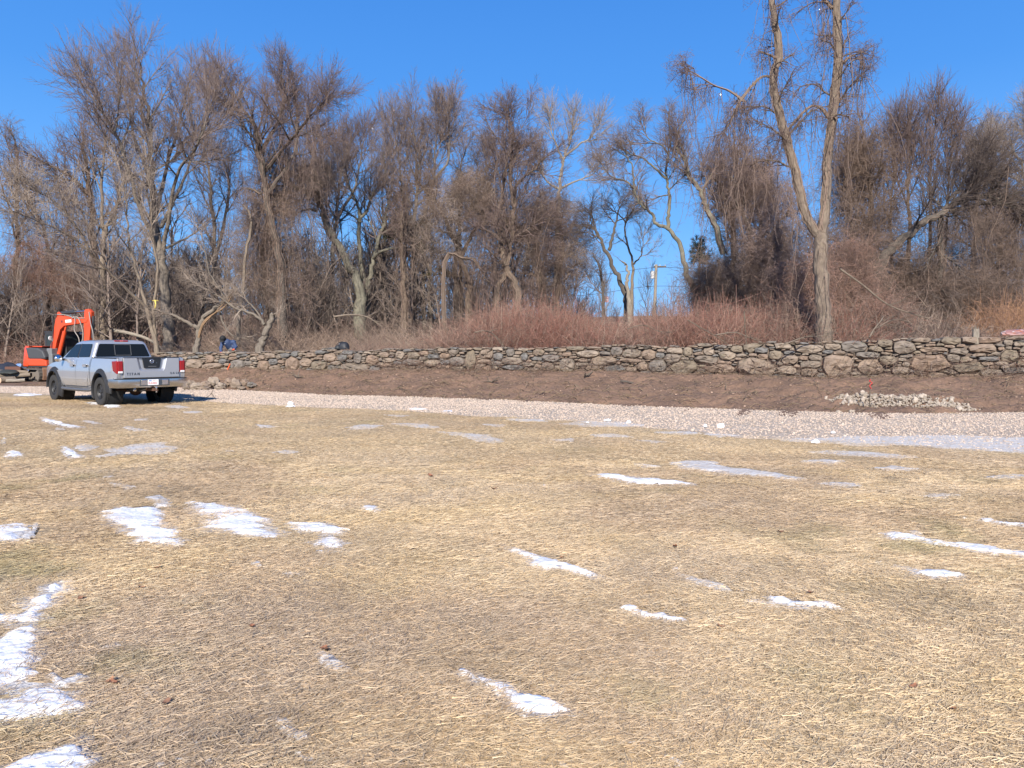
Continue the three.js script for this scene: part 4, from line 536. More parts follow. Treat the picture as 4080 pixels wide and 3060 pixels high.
  { label: 'pale spreading tree at the right edge of the photo', D: 42, seed: 30, bark: 'pale', stems: [S(ZR('1340,1350 1320,1150 1330,950 1290,760 1250,640 1200,560'), .26, .03, { foot: 1, n: 16 }), S(ZR('1330,950 1400,700 1380,520 1330,430'), .16, .03, { n: 14 }), S(ZR('1300,800 1180,720,-1 1100,690,-2'), .1, .02, { n: 10 }), S(ZR('1310,1150 1240,1120 1190,1090'), .1, .05, { n: 5 })], len: 3, n1: 14, n2: 8, wig: .2, up: .3, twig: 'tPale', cap: 2800 },
  { label: 'dense brown tree behind the arching limb at the right', D: 44, seed: 31, bark: 'brown', stems: [S(ZR('1050,1400 1040,1150 1060,950 1040,760 1060,620'), .24, .03, { foot: 1, t0: .25, n: 18 }), S(ZR('1180,1400 1170,1150 1190,960 1160,780'), .2, .03, { t0: .25, n: 16 })], len: 3.2, n1: 16, n2: 8, wig: .24, up: .3, twig: 'tBrown', cap: 3600 },
  { label: 'scraggy tree between the twin trunk and the S curved tree', D: 39, seed: 32, bark: 'brown', stems: [S(ZR('-120,1350 -90,1150 -100,950 -60,780 -80,640'), .2, .03, { foot: 1, t0: .25, n: 16 }), S(ZR('40,1350 50,1100 30,900 60,720'), .18, .03, { t0: .25, n: 16 })], len: 2.6, n1: 16, n2: 8, wig: .26, up: .25, twig: 'tBrown', cap: 3400, vines: { n: 100, len: 5, fuzz: .6 } },
  // in between, deeper in the wood
  { label: 'grey tree between the tall fan crown and the reddish vine tree', D: 52, seed: 33, bark: 'grey', stems: [S(ZL('1010,1600 1015,1300 1010,1080 1000,900 985,740 960,620'), .26, .04, { foot: 1, n: 16 }), S(ZL('1015,1200 1060,980 1080,820 1060,680'), .16, .03, { n: 12 })], len: 3.2, n1: 14, n2: 7, wig: .18, up: .4, kind: 'up', cap: 2600, vines: { n: 50, len: 5, fuzz: .4 } },
  { label: 'bushy grey tree with a rounded top left of the feathery tree', D: 53, seed: 34, bark: 'grey', stems: [S(ZM('480,1400 490,1150 500,900 520,640 560,420 580,260'), .28, .03, { foot: 1, t0: .3, n: 18 }), S(ZM('500,900 420,700 400,480 380,300'), .16, .03, { n: 14 }), S(ZM('510,800 620,600 660,400 680,240'), .16, .03, { n: 14 })], len: 3.6, n1: 16, n2: 8, wig: .16, up: .5, kind: 'up', twig: 'tRed', cap: 4000 },
  { label: 'twiggy tree in the hollow right of the feathery tree', D: 52, seed: 35, bark: 'grey', stems: [S(ZM('1240,1350 1230,1100 1250,850 1270,650 1260,460 1290,330'), .22, .03, { foot: 1, n: 16 }), S(ZM('1250,850 1360,650 1420,480 1440,350'), .15, .03, { n: 14 })], len: 3.2, n1: 14, n2: 7, wig: .2, up: .4, twig: 'tGrey', cap: 2800 },
];
for (const t of trees) { const k = t.seed === 26 ? 1 : t.seed < 9 ? .975 : t.seed < 12 ? .95 : t.seed >= 28 && t.seed <= 31 ? .9 : .915; for (const s of t.stems) for (const q of s.p) q[1] = 1370 + (q[1] - 1370) * k; makeTree(t); }
console.log('tree tris', triCount);
// raw split face on the broken tree, yellow ribbon on the pale twin stem
// ---------- thickets, vine mounds, far wood ----------
function canes(seed, n, o) {
  const R = rng(seed), t = new Tubes();
  for (let i = 0; i < n; i++) {
    const a = R() * 6.3, b = V((R() - .5) * o.w, 0, (R() - .5) * o.w), L = lerp(o.l0, o.l1, R()), d = V(Math.cos(a) * o.lean * R(), 1, Math.sin(a) * o.lean * R()).normalize(), pts = [b], q = b.clone(), m = 5;
    for (let k = 0; k < m; k++) { d.addScaledVector(rv(R), o.wig); d.y -= o.arch * k / m * R(); d.normalize(); q.addScaledVector(d, L / m); if (q.y < .03) q.y = .03; pts.push(q.clone()); }
    const r = lerp(.004, .0085, R()) * (o.r ?? 1); t.add(pts, (k) => r * (1 - .65 * k), 3);
    for (let k = 1; k < m; k++) if (R() < o.side) { const e = rv(R); e.y = Math.abs(e.y) * .6 + .15; t.add(wander(pts[k], e.normalize(), L * lerp(.15, .35, R()), 2, R, .35, 0), (u) => r * .6 * (1 - .6 * u), 3); }
  }
  return t.build();
}
const CANE = { tall: [0, 1, 2].map((k) => canes(500 + k, 26, { w: 1.3, l0: 1.2, l1: 2.9, lean: .8, wig: .22, arch: .6, side: .8, r: 1.25 })), low: [0, 1, 2].map((k) => canes(510 + k, 24, { w: 1.5, l0: .8, l1: 2.2, lean: 1.7, wig: .4, arch: .9, side: .8, r: 1.4 })), tangle: [0, 1, 2].map((k) => canes(520 + k, 24, { w: 1.6, l0: 1, l1: 2.6, lean: 2.5, wig: .62, arch: .7, side: .8, r: 1.5 })) };
const caneMat = new THREE.MeshStandardMaterial({ color: rgb(1, 1, 1), roughness: .9 });
function thicket(name, label, seed, n, where, geos, tint, hs, cat) {
  const R = rng(seed), ms = [[], [], []], cs = [[], [], []];
  for (let i = 0; i < n; i++) { const q = where(R); if (!q) continue; const y = q.y ?? H(q.x, q.z) - .05, h = hs(R, q), k = i % 3, c = tint(R, q), w = lerp(.85, 1.3, R()); ms[k].push(place(V(q.x, y, q.z), q.dir ?? QY, R() * 6.3, w * (q.k ?? 1), h * (q.k ?? 1), w * (q.k ?? 1))); cs[k].push(c); }
  const o = new THREE.Group(); o.name = numbered(name); tag(o, label, null, null, 'stuff'); scene.add(o);
  geos.forEach((g, k) => ms[k].length && instanced('stems', g, caneMat, ms[k], cs[k], o));
}
const mix = (R, a, b, f = .3) => { const t = R(), m = lerp(1 - f, 1 + f, R()); return rgb(lerp(a[0], b[0], t) * m, lerp(a[1], b[1], t) * m, lerp(a[2], b[2], t) * m); };
const RED = [.30, .13, .095], RUST = [.31, .18, .135], TAN = [.38, .285, .215], BRN = [.25, .175, .135], GRY = [.31, .25, .205], DRK = [.16, .12, .10];
// a strip behind the wall: s along it, n behind it; heights follow the photo
const strip = (s0, s1, n0, n1) => (R) => { const s = lerp(s0, s1, R()), n = lerp(n0, n1, Math.pow(R(), .8)), [x, z] = xz(s, n); return { x, z, s, n }; };
const hMid = lut([[7, .55], [9, .75], [12, .9], [16, 1.0], [22, 1.0], [25, .95], [28, .75], [31, .72], [36, .9]]);
const noiseH = (q) => .5 + .95 * fbm(q.x * .45, q.z * .45, 3, 0, 81);
thicket('red_thicket', 'dense reddish cane thicket rising behind the middle of the wall', 1, 1050, strip(11.5, 27.5, -1.2, -7), CANE.tall, (R, q) => R() < .2 ? mix(R, TAN, BRN) : mix(R, fbm(q.x * .4, q.z * .4, 2, 0, 5) > .45 ? RED : RUST, RUST, .4), (R, q) => hMid(q.s) * noiseH(q) * lerp(.75, 1.15, R()));
thicket('tan_thicket', 'tan and brown bramble thicket left of the red canes', 2, 620, strip(6, 14, -1.2, -8), CANE.low, (R) => R() < .4 ? mix(R, TAN, BRN) : mix(R, RUST, BRN), (R, q) => hMid(q.s) * noiseH(q) * lerp(.8, 1.35, R()));
thicket('bramble_edge', 'tangled pale brambles lying along the top of the wall', 3, 620, strip(9, 36, -.7, -2.2), CANE.tangle, (R) => mix(R, TAN, RUST), (R) => lerp(.25, .5, R()));
thicket('grey_bramble', 'low brown bramble heap right of the big twin trunk', 4, 800, strip(27.5, 37, -1.0, -6), CANE.tangle, (R) => R() < .3 ? mix(R, TAN, GRY) : mix(R, RUST, BRN), (R, q) => lerp(.4, .85, R()) * noiseH(q));
thicket('rust_thicket', 'rust coloured thicket at the right edge behind the wall', 5, 420, strip(33, 42, -4, -11), CANE.tall, (R) => mix(R, RUST, [.42, .24, .12]), (R, q) => lerp(.8, 1.1, R()) * noiseH(q));
thicket('stem_clump', 'upright pale stems crowding the foot of the big twin trunk', 6, 330, strip(24, 31, -2.6, -6), CANE.low, (R) => R() < .25 ? mix(R, TAN, GRY) : mix(R, BRN, DRK), (R, q) => lerp(.9, 1.7, R()) * noiseH(q));
thicket('woodland_brush', 'brown brush under the trees at the left, behind the worker', 7, 700, strip(-6, 9, -2.4, -10), CANE.low, (R) => mix(R, BRN, TAN, .4), (R, q) => lerp(.5, 1.25, R()) * noiseH(q) * sstep(-1, -6, q.n) + .15);
thicket('far_brush', 'reddish brown brush filling the far left behind the excavator', 8, 900, (R) => { const D = lerp(43, 58, R()), px = lerp(-200, 900, R()), p = at(px, 1394, D); return { x: p.x, z: p.z }; }, CANE.low, (R) => mix(R, BRN, RUST, .35), (R, q) => lerp(1.2, 2.1, R()) * noiseH(q));
thicket('back_brush', 'brown undergrowth deep between the trunks behind the thickets', 9, 1500, (R) => { const D = lerp(41, 60, R()), px = lerp(700, 4300, R()), p = at(px, 1394, D); return { x: p.x, z: p.z, px }; }, CANE.low, (R) => mix(R, DRK, BRN, .35), (R, q) => lerp(1.1, 2.0, R()) * noiseH(q) * (q.px > 2330 && q.px < 2850 ? .55 : 1.15));
// vine tangles heaped over trees: pieces spread through uneven lumps
function mound(label, seed, lumps, n, a, b, D) {
  n = Math.round(n * .6);
  thicket('vine_mound', label, seed, n, (R) => { const l = lumps[Math.floor(R() * lumps.length)], c = at(l[0], l[1], D + (l[4] ?? 0)), k = D / F, u = rv(R); if (u.length() > 1 || u.length() < .35) return null; const x = c.x + u.x * l[2] * k, y = c.y + u.y * l[3] * k, z = c.z + u.z * l[2] * k * .8; const d = rv(R); d.y -= .3; if (y < H(x, z) + .2) return null; return { x, y, z, dir: d.normalize(), k: lerp(.45, .8, R()) }; }, CANE.tangle, (R) => mix(R, a, b, .4), () => 1);
}
mound('dark vine mound at the foot of the S curved tree', 20, [[2830, 1130, 80, 110], [2920, 1130, 110, 130, 1], [2900, 1210, 130, 100], [3010, 1130, 120, 150, 1]], 760, DRK, BRN, 36);
mound('wide brown vine curtain left of the big twin trunk', 21, [[3040, 870, 150, 230, 1], [3120, 1040, 150, 200], [2990, 740, 110, 120, 3], [3180, 1180, 120, 160, -2]], 720, BRN, [.28, .2, .17], 36);
mound('shaggy vine mass hanging right of the big twin trunk', 22, [[3480, 820, 150, 220, 1], [3560, 1000, 150, 200], [3430, 1050, 110, 190, -1], [3640, 1120, 130, 110], [3400, 700, 110, 130, 2]], 800, BRN, DRK, 34);
mound('brown vine heap draped over the centre trees', 23, [[1800, 900, 130, 170], [1950, 960, 110, 190, 1], [2080, 900, 130, 170], [2220, 900, 100, 150, 1], [2270, 1020, 90, 130], [1890, 780, 90, 90]], 1000, BRN, GRY, 41);
mound('matted vine heap between the dark leaning trunk and the reddish tree', 24, [[1090, 900, 80, 200], [1010, 1000, 90, 170], [1180, 760, 90, 110, 1], [1270, 700, 60, 60], [1130, 1120, 110, 110]], 900, BRN, GRY, 42);
mound('low vine heap left of the tall fan crowned tree', 25, [[180, 1050, 80, 110], [90, 1100, 60, 140], [280, 1130, 70, 70]], 420, BRN, RUST, 47);
mound('brown tangle low at the right, under the arching limb', 28, [[3640, 1200, 150, 110], [3800, 1180, 140, 110, 1], [3950, 1200, 130, 100]], 900, BRN, DRK, 34);
mound('dark tangle at the right edge under the arching limb', 26, [[3860, 900, 150, 90, 1], [3990, 860, 120, 110, 2], [3780, 1060, 120, 100], [4010, 1000, 110, 120, 1]], 650, DRK, BRN, 38);
mound('matted stems and vines round the foot of the big twin trunk', 27, [[3290, 1200, 110, 170], [3470, 1270, 110, 110], [3370, 1080, 100, 140, 1], [3240, 1300, 90, 90, -1], [3520, 1310, 90, 80, -1]], 800, BRN, RUST, 30.2);
// single branches that stand out in the brush
[[[3346, 1071], [3430, 1130], [3540, 1215], [3700, 1270], 27, .045, 'long tan branch slanting down to the right of the big twin trunk'], [[3464, 1345], [3482, 1312], [3508, 1280], [3520, 1262], 25.4, .035, 'short tan stick leaning behind the wall, right of the twin trunk'], [[3505, 1300], [3540, 1280], [3580, 1272], [3640, 1290], 25.6, .025, 'bent tan stick just right of the short leaning one'], [[2740, 1275], [2800, 1310], [2860, 1345], [2900, 1372], 27, .025, 'tan cane slanting down in the red thicket, left of the twin trunk'], [[2850, 1335], [2930, 1325], [2985, 1345], [3060, 1372], 26.6, .03, 'arched tan branch on the wall left of the twin trunk'], [[2500, 1310], [2560, 1295], [2620, 1318], [2680, 1326], 27.6, .022, 'flat tan stick in the middle of the red thicket'], [[1890, 1325], [1930, 1318], [1970, 1335], [2005, 1375], 29.8, .03, 'arched yellow stem in the left part of the red thicket'], [[1330, 1262], [1400, 1254], [1460, 1262], [1520, 1300], 33.5, .06, 'tan fallen trunk lying in brush above the backpack'], [[3120, 1375], [3200, 1345], [3290, 1335], [3330, 1318], 25.6, .03, 'long tan stick lying along the wall top by the twin trunk'], [[2965, 1240], [2968, 1290], [2972, 1340], [2975, 1375], 26.8, .03, 'upright tan sapling stem in the brush left of the twin trunk']].forEach(([a, b, c, d, D, r, l], i) => { const R = rng(960 + i), P0 = at(b[0], b[1], D), tb = new Tubes(), pts = curve([a, b, c, d].map((q, k) => at(q[0], q[1], D + (k - 1) * .15).sub(P0)), 12); tb.add(pts, (t) => .8 * r * lerp(1, .55, t), 7, true); for (let k = 2; k < 11; k += 2) { const dd = pts[k + 1].clone().sub(pts[k]).normalize(); tb.add(wander(pts[k], dd.multiplyScalar(.7).addScaledVector(ortho(dd, R() * 6.3), .7).normalize(), lerp(.3, .9, R()), 4, R, .25, .1), (t) => r * .4 * (1 - .6 * t), 4); } const o = part('bare_branch', tb.build(), M.tan); o.position.copy(P0); tag(o, l, 'branch'); });
// evergreens glimpsed in the wood
function cedar(label, seed, px, D, yTop, yBase, wPx, col, gap = .15) {
  const R = rng(seed), b = at(px, 1394, D), y0 = H(b.x, b.z), top = at(px, yTop, D).y, root = V(b.x, y0, b.z), t = thing('cedar_tree', label, 'cedar', null, root), tr = new Tubes(), ms = [], low = at(px, yBase, D).y;
  tr.add(wander(V(0, 0, 0), QY, top - y0, 8, R, .03, 0), (k) => lerp(.17, .03, k), 7); part('trunk', tr.build(), M.dark, t);
  const needles = spray(450 + seed, { wig: .18, up: -.1, n1: 16, n2: 9, levels: 2, r: .016 });
  for (let i = 0; i < 150; i++) { const k = R(), y = lerp(low, top, k) - y0, w = wPx / F * D * (1 - .75 * k) * lerp(.4, 1.1, R()), a = R() * 6.3, d = V(Math.cos(a), lerp(-.15, .5, R()), Math.sin(a)).normalize(); if (fbm(y * 1.3, a, 2, 0, seed) < gap + .25) continue; ms.push(place(V(0, y, 0).addScaledVector(d, w * R() * .7), d, R() * 6.3, w * .5 + .25)); }
  instanced('crown', needles, new THREE.MeshStandardMaterial({ color: rgb(...col), roughness: .85 }), ms, null, t);
}
cedar('dark green cedar behind the feathery grey tree', 1, 1600, 47, 720, 960, 95, [.035, .06, .03]);
cedar('bronze green cedar with a pointed top in the middle of the wood', 2, 1832, 44, 690, 1120, 90, [.12, .095, .045], .1);
cedar('small dark green cedar low between two grey stems', 3, 1690, 46, 880, 1010, 70, [.04, .065, .03]);
cedar('low bronze cedar bush near the right edge', 4, 4000, 41, 985, 1190, 85, [.15, .105, .045], .1);
cedar('little dark green cedar beside the S curved trunk', 5, 2775, 39, 950, 1060, 45, [.04, .055, .03]);
// far wood: whole bare trees
{
  const make = (seed) => { const R = rng(seed), t = new Tubes(), g = (p, d, L, r, lev) => { const pts = wander(p, d, L, lev ? 3 : 6, R, lev ? .3 : .1, lev ? .3 : .1); t.add(pts, (k) => r * (1 - .7 * k), lev ? 3 : 5); if (lev > 2) return; const n = [14, 8, 5][lev]; for (let i = 0; i < n; i++) { const k = lerp(lev ? .15 : .22, 1, (i + R()) / n), f = Math.min(pts.length - 1.001, k * (pts.length - 1)), a = Math.floor(f), q = pts[a].clone().lerp(pts[a + 1], f - a), dd = pts[a + 1].clone().sub(pts[a]).normalize(), ang = lerp(1, .4, k); g(q, dd.clone().multiplyScalar(Math.cos(ang)).addScaledVector(ortho(dd, i * 2.4 + R()), Math.sin(ang)).normalize(), L * [.42, .5, .55][lev] * lerp(.7, 1.2, R()) * (1.15 - .5 * k), Math.max(.011, r * .45), lev + 1); } }; g(V(0, 0, 0), QY, 1 * 10, .13, 0); return t.build(); };
  const vs = [0, 1, 2, 3].map((k) => make(600 + k)), R = rng(66), ms = [[], [], [], []], cs = [[], [], [], []];
  for (let i = 0; i < 430; i++) { const px = lerp(-350, 4450, R()), D = i < 190 ? lerp(43, 52, R()) : lerp(52, 80, R()), gap = sstep(2310, 2400, px) * (1 - sstep(2760, 2850, px)); if (gap > .3 && R() < .6) continue; const p = at(px, 1394, D), h = lerp(.55, 1.05, R()) * (i < 190 ? .72 : 1) * (gap > .3 ? 1.25 : 1) * (px > 2250 && px < 2950 ? .55 : 1) * (px < 300 || px > 3500 ? .8 : 1); ms[i & 3].push(place(V(p.x, .6, p.z), V((R() - .5) * .2, 1, (R() - .5) * .2).normalize(), R() * 6.3, h * lerp(.9, 1.3, R()) * (gap > .3 ? .6 : 1), h, h * (gap > .3 ? .6 : 1))); cs[i & 3].push(mix(R, [.17, .13, .11], [.25, .2, .165], .25)); }
  const o = new THREE.Group(); o.name = 'far_woods'; tag(o, 'bare grey brown trees standing deep in the wood', null, null, 'stuff'); scene.add(o);
  vs.forEach((g, k) => instanced('bare_trees', g, caneMat, ms[k], cs[k], o));
  // low far rise seen through the gap
  const p = [], ix = []; for (let i = 0; i <= 80; i++) for (let j = 0; j < 3; j++) { const x = lerp(-260, 260, i / 80), h = 7.5 + 3 * fbm(x * .02, 3, 3, 0, 9) + .8 * fbm(x * .3, 1, 3, 0, 2); p.push(x, [0, h * .7, h][j], -130 - j * 25); if (i < 80 && j < 2) { const a = i * 3 + j; ix.push(a, a + 3, a + 1, a + 1, a + 3, a + 4); } }
  const g = new THREE.BufferGeometry(); g.setAttribute('position', new THREE.Float32BufferAttribute(p, 3)); g.setAttribute('uv', new THREE.Float32BufferAttribute(p.filter((_, i) => i % 3 !== 2).map((v) => v / 8), 2)); g.setIndex(ix); g.computeVertexNormals();
  tag(part('hill', g, new THREE.MeshStandardMaterial({ map: dirtTex, color: rgb(1.5, 1.35, 1.25), roughness: 1, side: THREE.DoubleSide })), 'low brown rise far behind the sky gap', null, null, 'structure');
}
// ---------- silver pickup truck ----------
const font = await new FontLoader().loadAsync('fonts/droid/droid_sans_bold.typeface.json');
{
  // own axes: x forward from the rear bumper, y up, z to the truck's right
  const t = thing('pickup_truck', 'silver crew cab pickup with black fender flares, seen from its left rear corner', 'pickup truck');
  const RLc = onGround(418, 1614), fwd = V(-0.762, 0, -0.648).normalize();
  const rearAxle = 1.2, track = .86, right = V(-fwd.z, 0, fwd.x);
  t.position.copy(RLc).addScaledVector(fwd, -rearAxle).addScaledVector(right, track); t.position.y = 0;
  t.rotation.y = Math.atan2(-fwd.z, fwd.x);
  const paint = new THREE.MeshPhysicalMaterial({ color: rgb(.475, .472, .475), metalness: .55, roughness: .34, clearcoat: 1, clearcoatRoughness: .06 });
  const black = mat(.022, .022, .024, .6), gloss = new THREE.MeshPhysicalMaterial({ color: rgb(.012, .012, .014), roughness: .12, clearcoat: 1 }), rubber = new THREE.MeshStandardMaterial({ color: rgb(.032, .03, .028), roughness: .85 }), chrome = new THREE.MeshPhysicalMaterial({ color: rgb(.82, .82, .83), metalness: 1, roughness: .1 }), glass = new THREE.MeshPhysicalMaterial({ color: rgb(.01, .012, .014), roughness: .05, specularIntensity: .3 }), under = mat(.03, .026, .024, .8), rust = mat(.11, .055, .035, .85), red = new THREE.MeshPhysicalMaterial({ color: rgb(.27, .008, .01), roughness: .14, clearcoat: 1 }), clear = new THREE.MeshPhysicalMaterial({ color: rgb(.72, .72, .7), roughness: .15, clearcoat: 1 });
  const RA = 1.2, FA = 4.74, WR = .41, AR = .53;
  const arc = (cx, cy, r, a0, a1, n = 14) => Array.from({ length: n + 1 }, (_, i) => { const a = lerp(a0, a1, i / n); return [cx + Math.cos(a) * r, cy + Math.sin(a) * r]; });
  // half width of the body: barrel sided, tucked in at the sill, drawn in at nose and tail
  const hw = (x, y) => .985 - .075 * Math.pow(Math.max(0, (y - .95) / .42), 1.6) - .05 * Math.pow(Math.max(0, (.78 - y) / .3), 2) - .10 * Math.pow(Math.max(0, (x - 4.9) / .75), 2) - .022 * Math.pow(Math.max(0, (.5 - x) / .5), 2);
  const clipBand = (poly, y0, y1) => { const cut = (p, f, l) => { const o = []; for (let i = 0; i < p.length; i++) { const a = p[i], b = p[(i + 1) % p.length], fa = f(a), fb = f(b); if (fa >= 0) o.push(a); if ((fa >= 0) !== (fb >= 0)) { const k = fa / (fa - fb); o.push([lerp(a[0], b[0], k), lerp(a[1], b[1], k)]); } } return o; }; return cut(cut(poly, (p) => p[1] - y0), (p) => y1 - p[1]); };
  // a body panel: curved skin cut into bands, with returned edges
  function panel(poly, side, inset = 0, thick = .05) {
    const p = [], n = [], ix = [], ys = poly.map((q) => q[1]), lo = Math.min(...ys), hi = Math.max(...ys), N = Math.ceil((hi - lo) / .07), z = (x, y) => hw(x, y) - inset;
    for (let b = 0; b < N; b++) {
      const q = clipBand(poly, lerp(lo, hi, b / N), lerp(lo, hi, (b + 1) / N)); if (q.length < 3) continue;
      const pts = q.map((v) => new THREE.Vector2(v[0], v[1])), tri = THREE.ShapeUtils.triangulateShape(pts, []), base = p.length / 3;
      for (const v of q) { const e = .01, dx = (z(v[0] + e, v[1]) - z(v[0] - e, v[1])) / (2 * e), dy = (z(v[0], v[1] + e) - z(v[0], v[1] - e)) / (2 * e), m = Math.hypot(dx, dy, 1); p.push(v[0], v[1], z(v[0], v[1]) * side); n.push(-dx / m, -dy / m, side / m); }
      const sgn = THREE.ShapeUtils.area(pts) * side; for (const f of tri) { const [a, c, d] = [pts[f[0]], pts[f[1]], pts[f[2]]], w = (c.x - a.x) * (d.y - a.y) - (c.y - a.y) * (d.x - a.x); w * side > 0 ? ix.push(base + f[0], base + f[1], base + f[2]) : ix.push(base + f[0], base + f[2], base + f[1]); }
    }
    const cwv = THREE.ShapeUtils.area(poly.map((q) => new THREE.Vector2(q[0], q[1]))) > 0 ? 1 : -1;
    for (let i = 0; i < poly.length; i++) { const a = poly[i], b = poly[(i + 1) % poly.length], l = Math.hypot(b[0] - a[0], b[1] - a[1]) || 1, nx = (b[1] - a[1]) / l * cwv, ny = -(b[0] - a[0]) / l * cwv, k = p.length / 3; for (const [q, d] of [[a, 0], [b, 0], [b, thick], [a, thick]]) { p.push(q[0], q[1], (z(q[0], q[1]) - d) * side); n.push(nx, ny, 0); } cwv * side > 0 ? ix.push(k, k + 3, k + 1, k + 1, k + 3, k + 2) : ix.push(k, k + 1, k + 3, k + 1, k + 2, k + 3); }
    const g = new THREE.BufferGeometry(); g.setAttribute('position', new THREE.Float32BufferAttribute(p, 3)); g.setAttribute('normal', new THREE.Float32BufferAttribute(n, 3)); g.setIndex(ix); return g;
  }
  const round = (pts, r) => { const o = [], N = pts.length; for (let i = 0; i < N; i++) { const a = pts[(i + N - 1) % N], b = pts[i], c = pts[(i + 1) % N], la = Math.hypot(a[0] - b[0], a[1] - b[1]), lc = Math.hypot(c[0] - b[0], c[1] - b[1]), k = Math.min(r, la * .4, lc * .4), p = [b[0] + (a[0] - b[0]) / la * k, b[1] + (a[1] - b[1]) / la * k], q = [b[0] + (c[0] - b[0]) / lc * k, b[1] + (c[1] - b[1]) / lc * k]; for (let s = 0; s <= 4; s++) { const t = s / 4; o.push([(1 - t) ** 2 * p[0] + 2 * t * (1 - t) * b[0] + t * t * q[0], (1 - t) ** 2 * p[1] + 2 * t * (1 - t) * b[1] + t * t * q[1]]); } } if (THREE.ShapeUtils.area(o.map((p) => new THREE.Vector2(p[0], p[1]))) < 0) o.reverse(); return o; };
  const rA = Math.asin((.56 - .43) / AR);
  // inner shell under the panels
  const shell = extrude([[1.94, .56], [1.94, 1.33], [4.2, 1.285], [4.32, 1.245], [4.9, 1.2], [5.4, 1.1], [5.6, .98], [5.64, .72], [5.6, .56], ...arc(FA, .43, AR + .02, rA, Math.PI - rA)], -.885, .885, .05);
  part('body', shell, paint, t);
  part('hood', extrude([[4.24, 1.2], [4.3, 1.262], [4.9, 1.215], [5.38, 1.12], [5.58, 1.0], [5.3, 1.0]], -.86, .86, .03), paint, t);
  const fenderPoly = [[4.0, .50], [4.0, 1.305], [4.25, 1.27], [4.9, 1.19], [5.36, 1.09], [5.56, .97], [5.62, .78], [5.58, .55], ...arc(FA, .43, AR, rA, Math.PI - rA), [4.1, .50]];
  const frontDoor = [[2.985, .52], [2.985, 1.325], [3.985, 1.303], [3.985, .55], [3.9, .52]], rearDoor = [[1.99, .98], [1.98, 1.345], [2.97, 1.326], [2.97, .52], [2.2, .52], [2.06, .78]];
  const bedPoly = [[.1, .62], [.06, .95], [.09, 1.375], [.2, 1.385], [1.9, 1.35], [1.9, .56], ...arc(RA, .43, AR, rA, Math.PI - rA)];
  const rocker = [[1.95, .45], [1.95, .56], [4.02, .56], [4.02, .45]];
  const cabRear = [[1.93, .56], [1.93, 1.36], [1.972, 1.36], [1.982, .96], [2.05, .76], [2.17, .56]];
  for (const s of [-1, 1]) {
    part('fender', panel(fenderPoly, s), paint, t);
    for (const [d, hx] of [[frontDoor, 3.1], [rearDoor, 2.13]]) {
      const dm = part('door', panel(d, s, -.004), paint, t), z = hw(hx, 1.13) + .004;
      part('handle', [box(hx, hx + .21, 1.115, 1.15, s * z, s * (z + .045), .014).translate(0, 0, s > 0 ? .0 : 0)], paint, dm);
    }
    part('moulding', [panel([[2.2, .715], [2.2, .745], [3.97, .735], [3.97, .705]], s, -.014, .012)], paint, t);
    part('rocker_panel', panel(rocker, s, .03), paint, t); part('cab_corner', panel(cabRear, s), paint, t);
    part('bed_side', [panel(bedPoly, s, 0, .07), panel(bedPoly.map((q) => q), s, .075, .02)], paint, t);
    part('bed_rail', [box(.1, 1.9, 1.353, 1.385, s > 0 ? .83 : -.925, s > 0 ? .925 : -.83, .012)], black, t);
    // black fender flares with bolts
    for (const [cx, a0, a1] of [[RA, -.42, Math.PI + .12], [FA, -.05, Math.PI + .5]]) {
      const ring = [...arc(cx, .43, .645, a0, a1, 22), ...arc(cx, .43, .5, a1, a0, 22)], z0 = .90, z1 = 1.045, g = extrude(ring, z0, z1, .025), a = g.attributes.position;
      for (let i = 0; i < a.count; i++) { const r = Math.hypot(a.getX(i) - cx, a.getY(i) - .43); a.setZ(i, (a.getZ(i) - (r - .5) / .145 * .075 * (a.getZ(i) > .97 ? 1 : 0)) * s); }
      if (s < 0) { const arr = g; const P = arr.attributes.position.array; for (let i = 0; i < P.length; i += 9) for (let k = 0; k < 3; k++) { const q = P[i + 3 + k]; P[i + 3 + k] = P[i + 6 + k]; P[i + 6 + k] = q; } const h = new THREE.BufferGeometry(); h.setAttribute('position', new THREE.BufferAttribute(P, 3)); h.computeVertexNormals(); const f = part('fender_flare', toCreasedNormals(h, .7), black, t); for (let k = 0; k < 6; k++) { const th = lerp(a0 + .2, a1 - .2, k / 5); part('bolt', new THREE.SphereGeometry(.017, 8, 6).translate(cx + Math.cos(th) * .575, .43 + Math.sin(th) * .575, s * 1.0), under, f); } }
      else { g.computeVertexNormals(); part('fender_flare', toCreasedNormals(g, .7), black, t); }
    }
    part('reflector', [box(.28, .36, .72, .80, s > 0 ? .955 : -.975, s > 0 ? .975 : -.955, .006)], black, t);
    if (s < 0) part('fuel_door', panel(round([[.42, .98], [.62, .98], [.62, 1.17], [.42, 1.17]], .03), s, -.005, .02), paint, t);
    // side step
    part('side_step', [tube([V(1.9, .46, s * .86), V(2.0, .42, s * .97), V(2.3, .41, s * .99), V(3.8, .41, s * .99), V(4.05, .42, s * .97), V(4.15, .46, s * .86)], .05, 10, 20)], mat(.09, .09, .095, .5), t);
    // mirror
    const mz = .96 * s, mr = part('mirror', [new THREE.SphereGeometry(1, 18, 12).scale(.07, .105, .115).translate(3.92, 1.335, mz + s * .16)], chrome, t); part('mirror_arm', [rod(V(3.97, 1.3, mz - s * .05), V(3.93, 1.31, mz + s * .1), .035, 8)], black, mr);
    // tail light
    const tl = part('tail_light', [extrude([[-.02, .93], [.02, .93], [.24, 1.005], [.30, 1.28], [.02, 1.29], [-.02, 1.26]], 0, .05, .015).translate(.075, 0, s > 0 ? .942 : -.987)], red, t);
